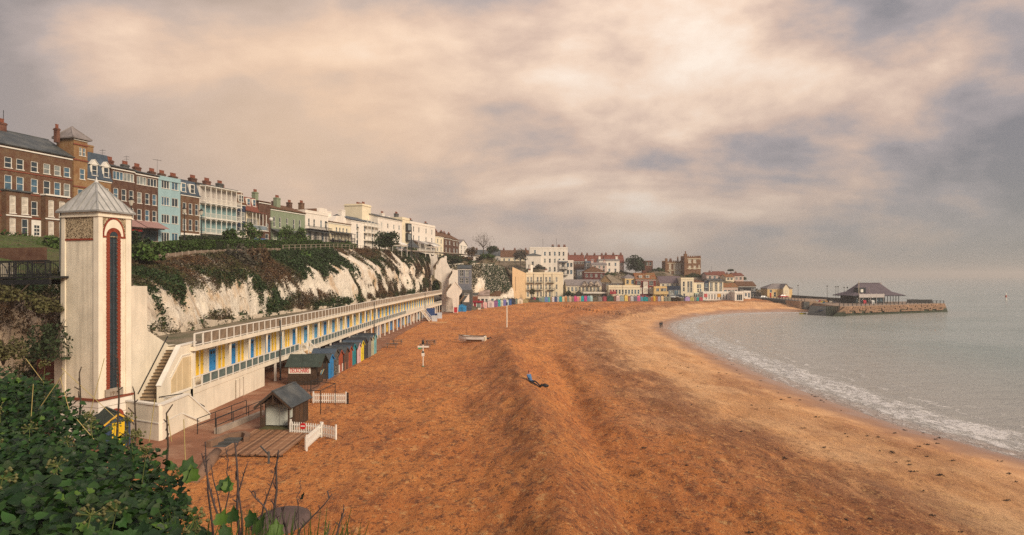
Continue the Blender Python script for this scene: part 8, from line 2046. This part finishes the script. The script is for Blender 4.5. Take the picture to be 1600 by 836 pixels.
 for px, yt, yb, d in ((1292.5, 448, 467, 285), (1306, 449, 470, 280), (1309.5, 449, 472, 262), (1319, 450, 471, 275), (1324, 450, 472, 262), (1339.5, 451, 470, 285), (1247, 447, 462, 296)):
  t = thing('harbour_lamp', 'slim harbour lamp post ' + {1292: 'left of the six by the sea wall', 1306: 'with the kayak rack at its left', 1309: 'above the kayak rack', 1319: 'left of the twin lamps by the boathouse', 1324: 'nearest the boathouse corner', 1339: 'rising behind the boathouse roof edge', 1247: 'just right of the yellow harbour house'}[int(px)], 'street lamp', pt(px, yb, d), 0, 'slim lamp posts on the harbour'); hh = (yb - yt) / F * d
  MB().lathe(0, 0, [(.1, -.8), (.06, hh)], 6).build('post', DARK, t); MB().lathe(0, 0, [(.08, hh), (.3, hh + .1), (.26, hh + .45), (.05, hh + .55)], 7).build('lantern', CONCD, t)
 for i, (px, y, c, lab) in enumerate(((1224, 463, (.4, .05, .05), 'red parked car beside the yellow harbour house'), (1193, 464.5, (.55, .55, .53), 'white parked car left of the yellow harbour house'))):
  d = 292; car(lab, tuple(pt(px, y + 2.5, d)), .1, mat(f'harbour_car_{i}', c, .35, .06, 1, bump=0))['group'] = 'cars on the harbour'
 for i, (px, c) in enumerate(((1351, (.45, .02, .04)), (1364, (.6, .6, .58)))):
  p = pt(px, 476.5, 250); tag(MB().box(-.5, .5, -.3, .3, 0, 1.0).box(-.55, .55, -.05, .05, .95, 1.4).build('pier_bench', paint(f'seat_{i}', c), None, (p.x, p.y, zt + .1)), ('red' if i == 0 else 'white') + ' seat by the pier rail before the boathouse', 'seat')
 for i, (px, yt, yb, lab) in enumerate(((1572, 457, 469, 'red and white beacon post standing in the sea'), (1461, 514, 517, 'small orange buoy floating off the pier'))):
  d = 14.5 / (yb - 430) * F; p = pt(px, yb, d); h = (yb - yt) / F * d
  b_ = MB(); b_.lathe(0, 0, [(h * .10, -.4), (h * .09, h * .35)], 8, 0); b_.lathe(0, 0, [(h * .10, h * .351), (h * .10, h * .65)], 8, 1); b_.lathe(0, 0, [(h * .08, h * .651), (h * .03, h)], 8, 0)
  tag(b_.build('beacon' if i == 0 else 'buoy', [WHITE if i == 0 else paint('buoy_orange', (.6, .28, .05)), paint('beacon_red', (.40, .08, .06))], None, (p.x, p.y, SEA)), lab, 'buoy')

# ------------------------------------------------------------------ foreground
def ivy_leaf(m, seed, s=1.0):
 rg = np.random.default_rng(seed); out = [(0, 0), (.30, -.10), (.52, .12), (.40, .32), (.46, .62), (.20, .72), (0, 1.12), (-.20, .72), (-.46, .62), (-.40, .32), (-.52, .12), (-.30, -.10)]
 if seed % 2: out = [(0, 0), (.28, -.06), (.48, .18), (.46, .48), (.28, .78), (0, 1.12), (-.28, .78), (-.46, .48), (-.48, .18), (-.28, -.06)]
 fold = rg.uniform(.10, .35); curl = rg.uniform(-.25, .35)
 zf = lambda x, y: abs(x) * fold - curl * y * y * .4 + rg.normal() * .02
 mid = [(0, .05), (0, .4), (0, .75)]
 V = [(x * s, y * s, zf(x, y) * s) for x, y in out] + [(x * s, y * s, (zf(x, y) - .03) * s) for x, y in mid]
 n = len(out); Fs = []
 for i in range(n):
  y = (out[i][1] + out[(i + 1) % n][1]) / 2; c = n + (0 if y < .25 else 1 if y < .65 else 2); Fs.append((i, (i + 1) % n, c))
 for i in range(n - 1):
  a = n + (0 if (out[i][1] + out[(i+1) % n][1]) / 2 < .25 else 1 if (out[i][1] + out[(i+1) % n][1]) / 2 < .65 else 2); b = n + (0 if (out[i+1][1] + out[(i+2) % n][1]) / 2 < .25 else 1 if (out[i+1][1] + out[(i+2) % n][1]) / 2 < .65 else 2)
  if a != b: Fs.append((i + 1, b, a))
 b = MB(); b.add(V, Fs); return b.mesh('leaf', m, True)
def build_ivy():
 IV = mat('ivy_leaf', (.018, .050, .008), .5, .45, 5.0, bump=.25, bscale=22, spec=.28, island=.30, col2=(.024, .055, .010)); IV2 = mat('ivy_young_leaf', (.060, .115, .014), .5, .25, 3, bump=.15, spec=.28); IV3 = mat('ivy_dark_leaf', (.010, .030, .007), .45, .4, 5, bump=.2, spec=.3)
 t = thing('ivy_bush', 'large dark green ivy bush with glossy leaves and berry heads in the near left corner', 'bush', (-3, 4, 9.0))
 o = Vector((-3, 4, 9.0))
 poly = np.array([(-12, 10.2), (-7.4, 9.4), (-6.0, 8.2), (-4.95, 7.0), (-3.75, 6.2), (-3.0, 5.4), (-2.25, 4.4), (-1.75, 3.75), (-1.3, 3.1), (-.86, 2.5), (-.58, 2.0), (-.5, 1.4), (-12, 1.4)])
 def surf(X, Y):
  z = 10.47 - .03 * Y + .30 * np.exp(-((X + 6.2) ** 2) / 3) * np.clip((Y - 5) / 3, 0, 1) + .16 * vnoise(X * .9, Y * .9, 81) + .13 * vnoise(X * 2.2, Y * 2.2, 82)
  z = z + .26 * np.exp(-((Y - 2.2) / .5) ** 2) * np.clip((X + 2.2) / .8, 0, 1)
  d, _ = seg_dist(X, Y, poly[:12]); z = z - .45 * np.exp(-d / .28)
  return z - .25 * np.clip((Y - 6.5) / 3, 0, 1) + .12 * np.exp(-((X + 4.6) ** 2 + (Y - 6.6) ** 2) / .5)
 def pts(n, deep):
  X = NR.uniform(-9.5, -.45, n * 4); Y = NR.uniform(1.5, 10, n * 4); Y = 1.5 + (Y - 1.5) * NR.random(n * 4) ** .35
  k = inside(X, Y, poly) & (X > -.85 * Y - 1.2); X, Y = X[k][:n], Y[k][:n]
  return np.stack([X, Y, surf(X, Y) - NR.random(len(X)) ** 1.4 * deep], 1)
 # near-black skin under the leaves: painted shade inside the bush, no light through
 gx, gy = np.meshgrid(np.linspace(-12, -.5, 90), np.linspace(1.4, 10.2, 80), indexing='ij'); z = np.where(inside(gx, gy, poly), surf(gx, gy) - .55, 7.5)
 V = np.stack([gx - o.x, gy - o.y, z - o.z], -1).reshape(-1, 3); gi = inside(gx, gy, poly).ravel(); GF = grid_faces(90, 80); GF = GF[gi[GF].all(1)]; link('shade_lining', npmesh('shade_lining', V, GF, mat('painted_bush_shade', (.010, .015, .006), .95, .4, 6)), t)['kind'] = 'stuff'
 leaves = [ivy_leaf(m, i) for i, m in enumerate((IV, IV, IV3, IV, IV2, IV3))]
 def orient(rg):
  tilt = Vector((rg.normal() * .55 + .1, rg.normal() * .55 - .35, 1)).normalized(); q = tilt.to_track_quat('Z', 'Y').to_matrix() @ Matrix.Rotation(rg.uniform(0, 6.28), 3, 'Z'); return q
 rg = np.random.default_rng(3)
 # three hundred nearest leaves, one by one
 C = pts(6000, .22); d = np.linalg.norm(C - np.array([0, 0, CZ]), axis=1); C = C[np.argsort(d)][:1500]; C = C[NR.permutation(len(C))[:296]]
 for c in C:
  me = leaves[R.choices(range(6), (4, 4, 3, 4, 1, 3))[0]]; ob = link('leaf', me, t, (c[0] - o.x, c[1] - o.y, c[2] - o.z + .02)); ob.rotation_euler = orient(rg).to_euler(); s = rg.uniform(.035, .085); ob.scale = (s, s, s)
 # the rest of the foliage as one part
 def mass(n, deep, smin, smax, name, ms):
  C = pts(n, deep); arr = [np.array([v.co for v in m.vertices]) for m in leaves]; fcs = [[list(p.vertices) for p in m.polygons] for m in leaves]
  VV, FF, MI = [], [], []; base = 0
  for c in C:
   k = R.choices(range(6), (4, 4, 4, 4, .5, 4))[0]; m_ = np.array(orient(rg)); s = rg.uniform(smin, smax); v = (arr[k] * s) @ m_.T + c - np.array(o); VV.append(v); FF += [[i + base for i in f] for f in fcs[k]]; MI += [(0, 0, 2, 0, 1, 2)[k]] * len(fcs[k]); base += len(v)
  FF = np.array(FF); me = npmesh(name, np.concatenate(VV), FF, ms); me.polygons.foreach_set('material_index', np.array(MI, np.int32)); me.polygons.foreach_set('use_smooth', np.ones(len(FF), bool)); link(name, me, t)['kind'] = 'stuff'
 mass(24000, .5, .024, .058, 'foliage', [IV, IV2, IV3])
 # flower and berry heads on stalks
 bm_ = MB(); hd = MB()
 for c in pts(46, .02):
  p = Vector(c) - o; q = p + Vector((R.uniform(-.05, .05), R.uniform(-.05, .05), R.uniform(.06, .15))); bm_.tube([p - Vector((0, 0, .1)), q], [.0032, .002], 4)
  for k in range(16):
   dd = Vector((R.gauss(0, 1), R.gauss(0, 1), R.gauss(.4, 1))).normalized() * .05; bm_.tube([q, q + dd], [.002, .0015], 3); e = q + dd; hd.lathe(e.x, e.y, [(.002, e.z - .008), (.009, e.z), (.002, e.z + .008)], 5)
 bm_.build('stalks', mat('ivy_stalk', (.11, .13, .035), .8, .3, 6), t)['kind'] = 'stuff'; hd.build('berries', mat('ivy_berry', (.115, .11, .04), .7, .3, 9), t)['kind'] = 'stuff'
 # upright brown stems and yellow straws
 st = MB(); yw = MB()
 for px, y0, y1, d in ((122, 640, 582, 6.6), (182, 650, 560, 7.0), (208, 700, 612, 6.2), (258, 708, 645, 5.6), (196, 690, 650, 6)):
  st = MB(); a, b = pt(px, y0 + 40, d) - o, pt(px + 2, y1, d) - o; st.tube([a, a.lerp(b, .5) + Vector((.02, 0, 0)), b], [.011, .009, .006], 5)
  for k in range(4): q = a.lerp(b, .6 + .13 * k); st.tube([q, q + Vector((R.uniform(-.06, .06), 0, R.uniform(.02, .08)))], [.007, .005], 4)
  st.build('stem', BARK, t)
 for xa, ya, xb, yb, d in ((60, 640, 100, 582, 6.2), (108, 640, 94, 590, 6), (183, 655, 96, 575, 6.6), (70, 600, 40, 560, 7.4), (233, 690, 242, 624, 5.4), (268, 690, 262, 650, 5), (290, 730, 287, 655, 5), (48, 660, 52, 600, 6), (135, 668, 163, 560, 6.2), (150, 690, 120, 655, 5.6)): MB().tube([pt(xa, ya, d) - o, pt(xb, yb, d) - o], .0035, 4).build('straw', mat('straw', (.40, .31, .12), .8, .2, 4), t)
 # bare shrub right of the ivy
 t = thing('bare_shrub', 'bare grey brown twigs rising at the bottom of the view beside the ivy', 'shrub', (-1.2, 3.2, 8.6)); o2 = Vector((-1.2, 3.2, 8.6)); TW = mat('grey_twig', (.075, .055, .052), .9, .3, 8)
 L_ = [((380, 900), (370, 800), (367, 690), 3.4, 11), ((378, 850), (373, 770), (386, 726), 3.4, 6), ((362, 880), (335, 790), (315, 708), 3.3, 8), ((356, 880), (345, 800), (330, 726), 3.5, 6), ((428, 900), (428, 800), (435, 704), 3.3, 11), ((400, 880), (412, 790), (431, 726), 3.4, 7), ((445, 870), (418, 800), (392, 768), 3.2, 7), ((440, 880), (470, 826), (519, 772), 3.1, 8),
    ((455, 880), (448, 830), (441, 792), 3.2, 10), ((440, 880), (455, 840), (466, 797), 3.2, 8), ((518, 880), (528, 830), (538, 796), 3.1, 8), ((336, 860), (325, 770), (321, 690), 3.6, 7), ((465, 850), (466, 790), (468, 752), 3.4, 4), ((395, 860), (405, 815), (440, 788), 3.2, 5), ((415, 880), (434, 838), (432, 800), 3.2, 7), ((498, 880), (510, 850), (512, 830), 3.0, 6), ((345, 840), (360, 760), (352, 700), 3.7, 5)]
 for a, b, c, d, w in L_:
  A, B, C = pt(*a, d) - o2, pt(*b, d) - o2, pt(*c, d) - o2; r0 = w * d / F * .24; m = MB(); pl = [A - Vector((0, 0, .9)), A, A.lerp(B, .5) + Vector((R.uniform(-.012, .012), 0, 0)), B, B.lerp(C, .35) + Vector((R.uniform(-.012, .012), 0, 0)), B.lerp(C, .7) + Vector((R.uniform(-.012, .012), 0, 0)), C]; m.tube(pl, [r0, r0, r0 * .9, r0 * .8, r0 * .66, r0 * .55, r0 * .4], 6)
  for k in range(6): q = B.lerp(C, R.random()); m.tube([q, q + Vector((R.uniform(-.02, .02), R.uniform(-.02, .02), R.uniform(.01, .04)))], [r0 * .5, r0 * .25], 4)
  m.build('stem', TW, t)
 for px, y, d, s, k in ((347, 767, 3.3, .075, 0), (354, 766, 3.3, .06, 4), (344, 820, 2.6, .06, 4), (352, 840, 2.4, .05, 0), (290, 740, 4.0, .11, 0), (300, 752, 3.9, .10, 4), (282, 760, 3.9, .12, 2), (472, 780, 3.3, .04, 2), (395, 820, 3.0, .07, 0), (408, 830, 2.9, .08, 4), (365, 815, 3.0, .07, 0), (430, 838, 2.8, .07, 4)):
  ob = link('leaf', leaves[k], t, pt(px, y, d) - o2); ob.rotation_euler = (rad(60), R.uniform(-.6, .6), R.uniform(-1, 1)); ob.scale = (s, s, s)
 # grass blades at the bottom edge
 gb = MB()
 for k in range(150):
  px = R.choice([R.uniform(260, 460), R.uniform(330, 560)]); d = R.uniform(2.6, 3.4); a = pt(px, 900, d); b = pt(px + R.uniform(-30, 30), R.uniform(790, 850), d); w = .004; gb.tube([a, a.lerp(b, .6) + Vector((R.uniform(-.02, .02), 0, 0)), b], [w, w * .8, .001], 3)
 tag(gb.build('grass', mat('grass_blade', (.05, .085, .018), .8, .35, 4, island=.35)), 'tufts of grass and weeds at the bottom edge beside the ivy', kind='stuff')
 # earth bank under the plants
 gx, gy = np.meshgrid(np.linspace(-30, 14, 70), np.linspace(-12, 24, 60), indexing='ij'); z = 9.7 - .72 * np.clip(gy - 1.2 - .42 * np.clip(-gx - 1, 0, 9), 0, None) + .12 * vnoise(gx * .8, gy * .8, 91); z = np.maximum(z, -.6)
 tag(link('cliff_bank', npmesh('cliff_bank', np.stack([gx, gy, z], -1).reshape(-1, 3), grid_faces(70, 60), GRASS, True)), kind='structure')
 p = on_sand(422, 834); b = MB(); b.lathe(0, 0, [(1.75, -.5), (1.7, .35), (1.3, .75), (.7, .95), (.05, 1.0)], 14); ob = tag(b.build('grey_rock', mat('lilac_rock', (.105, .07, .062), .9, .2, 1.2, bump=.5), None, (p.x + .1, p.y + 1.2, p.z), smooth=True), 'low rounded grey brown rock on the sand behind the bare twigs', 'rock'); ob.scale = (.75, 1.0, .42)

def build_weed():
 b = MB(); rg = np.random.default_rng(8); pts = [(px, y) for px, y in ((1178, 676), (1225, 716), (1227, 719), (1320, 679), (1325, 684), (1072, 730), (1324, 814), (1360, 813), (1442, 770), (1458, 810), (1502, 833), (1420, 727), (1471, 745), (1172, 836), (1160, 676), (1430, 703), (1436, 699), (1400, 724), (1290, 700), (1470, 686), (1006, 703))]
 for k in range(90):
  i = rg.integers(0, 1000); q = rg.random(); px, y = 1030 + 560 * q, 545 + 190 * q + rg.normal() * 28; pts.append((px, max(520, y)))
 for k in range(70): pts.append((rg.uniform(930, 1060), rg.uniform(482, 500)))
 for px, y in pts:
  p = on_sand(px, y); s = rg.uniform(.05, .2) if y > 640 else rg.uniform(.06, .2)
  for j in range(5):
   a = rg.uniform(0, 6.28); e = Vector((math.cos(a), math.sin(a) * .6, 0)) * s * rg.uniform(.3, 1); c = p + Vector((rg.normal() * s * .6, rg.normal() * s * .4, .03)); b.tube([c - e, c + Vector((0, 0, .05)), c + e], [.01, .02 + s * .08, .01], 4)
 tag(b.build('seaweed', mat('dark_seaweed', (.022, .016, .012), .7, .3, 4)), 'dark scraps of seaweed scattered on the sand', kind='stuff')

def build_haze():
 M = bpy.data.materials.new('thin_haze'); M.use_nodes = True; nt = M.node_tree; N, L = nt.nodes, nt.links; N.clear(); o = N.new('ShaderNodeOutputMaterial'); v = N.new('ShaderNodeVolumePrincipled')
 v.inputs['Color'].default_value = (.97, .93, .88, 1); v.inputs['Density'].default_value = 0.00040; v.inputs['Anisotropy'].default_value = 0.2; L.new(v.outputs[0], o.inputs['Volume'])
 tag(MB().box(-760, 5200, -460, 5400, -5.6, 42).build('haze', M), 'thin pale sea haze over the bay', kind='stuff')

# ------------------------------------------------------------------ build
build_far_huts()
build_town()
build_sea(); build_beach(); build_cliff(); build_plateau(); build_promenade(); build_hill()
build_terrace(); build_tower(); build_chalets(); build_near_stairs(); build_cliff_stairs(); build_second_cliff(); build_pier()
build_clifftop(); build_bridge()
build_near_huts(); build_shed(); build_fences(); build_kiosk(); build_ramp(); build_blue_hut(); build_boat(); build_tables(); build_people(); build_weed(); build_ivy()
HAZE = True
if HAZE: build_haze()
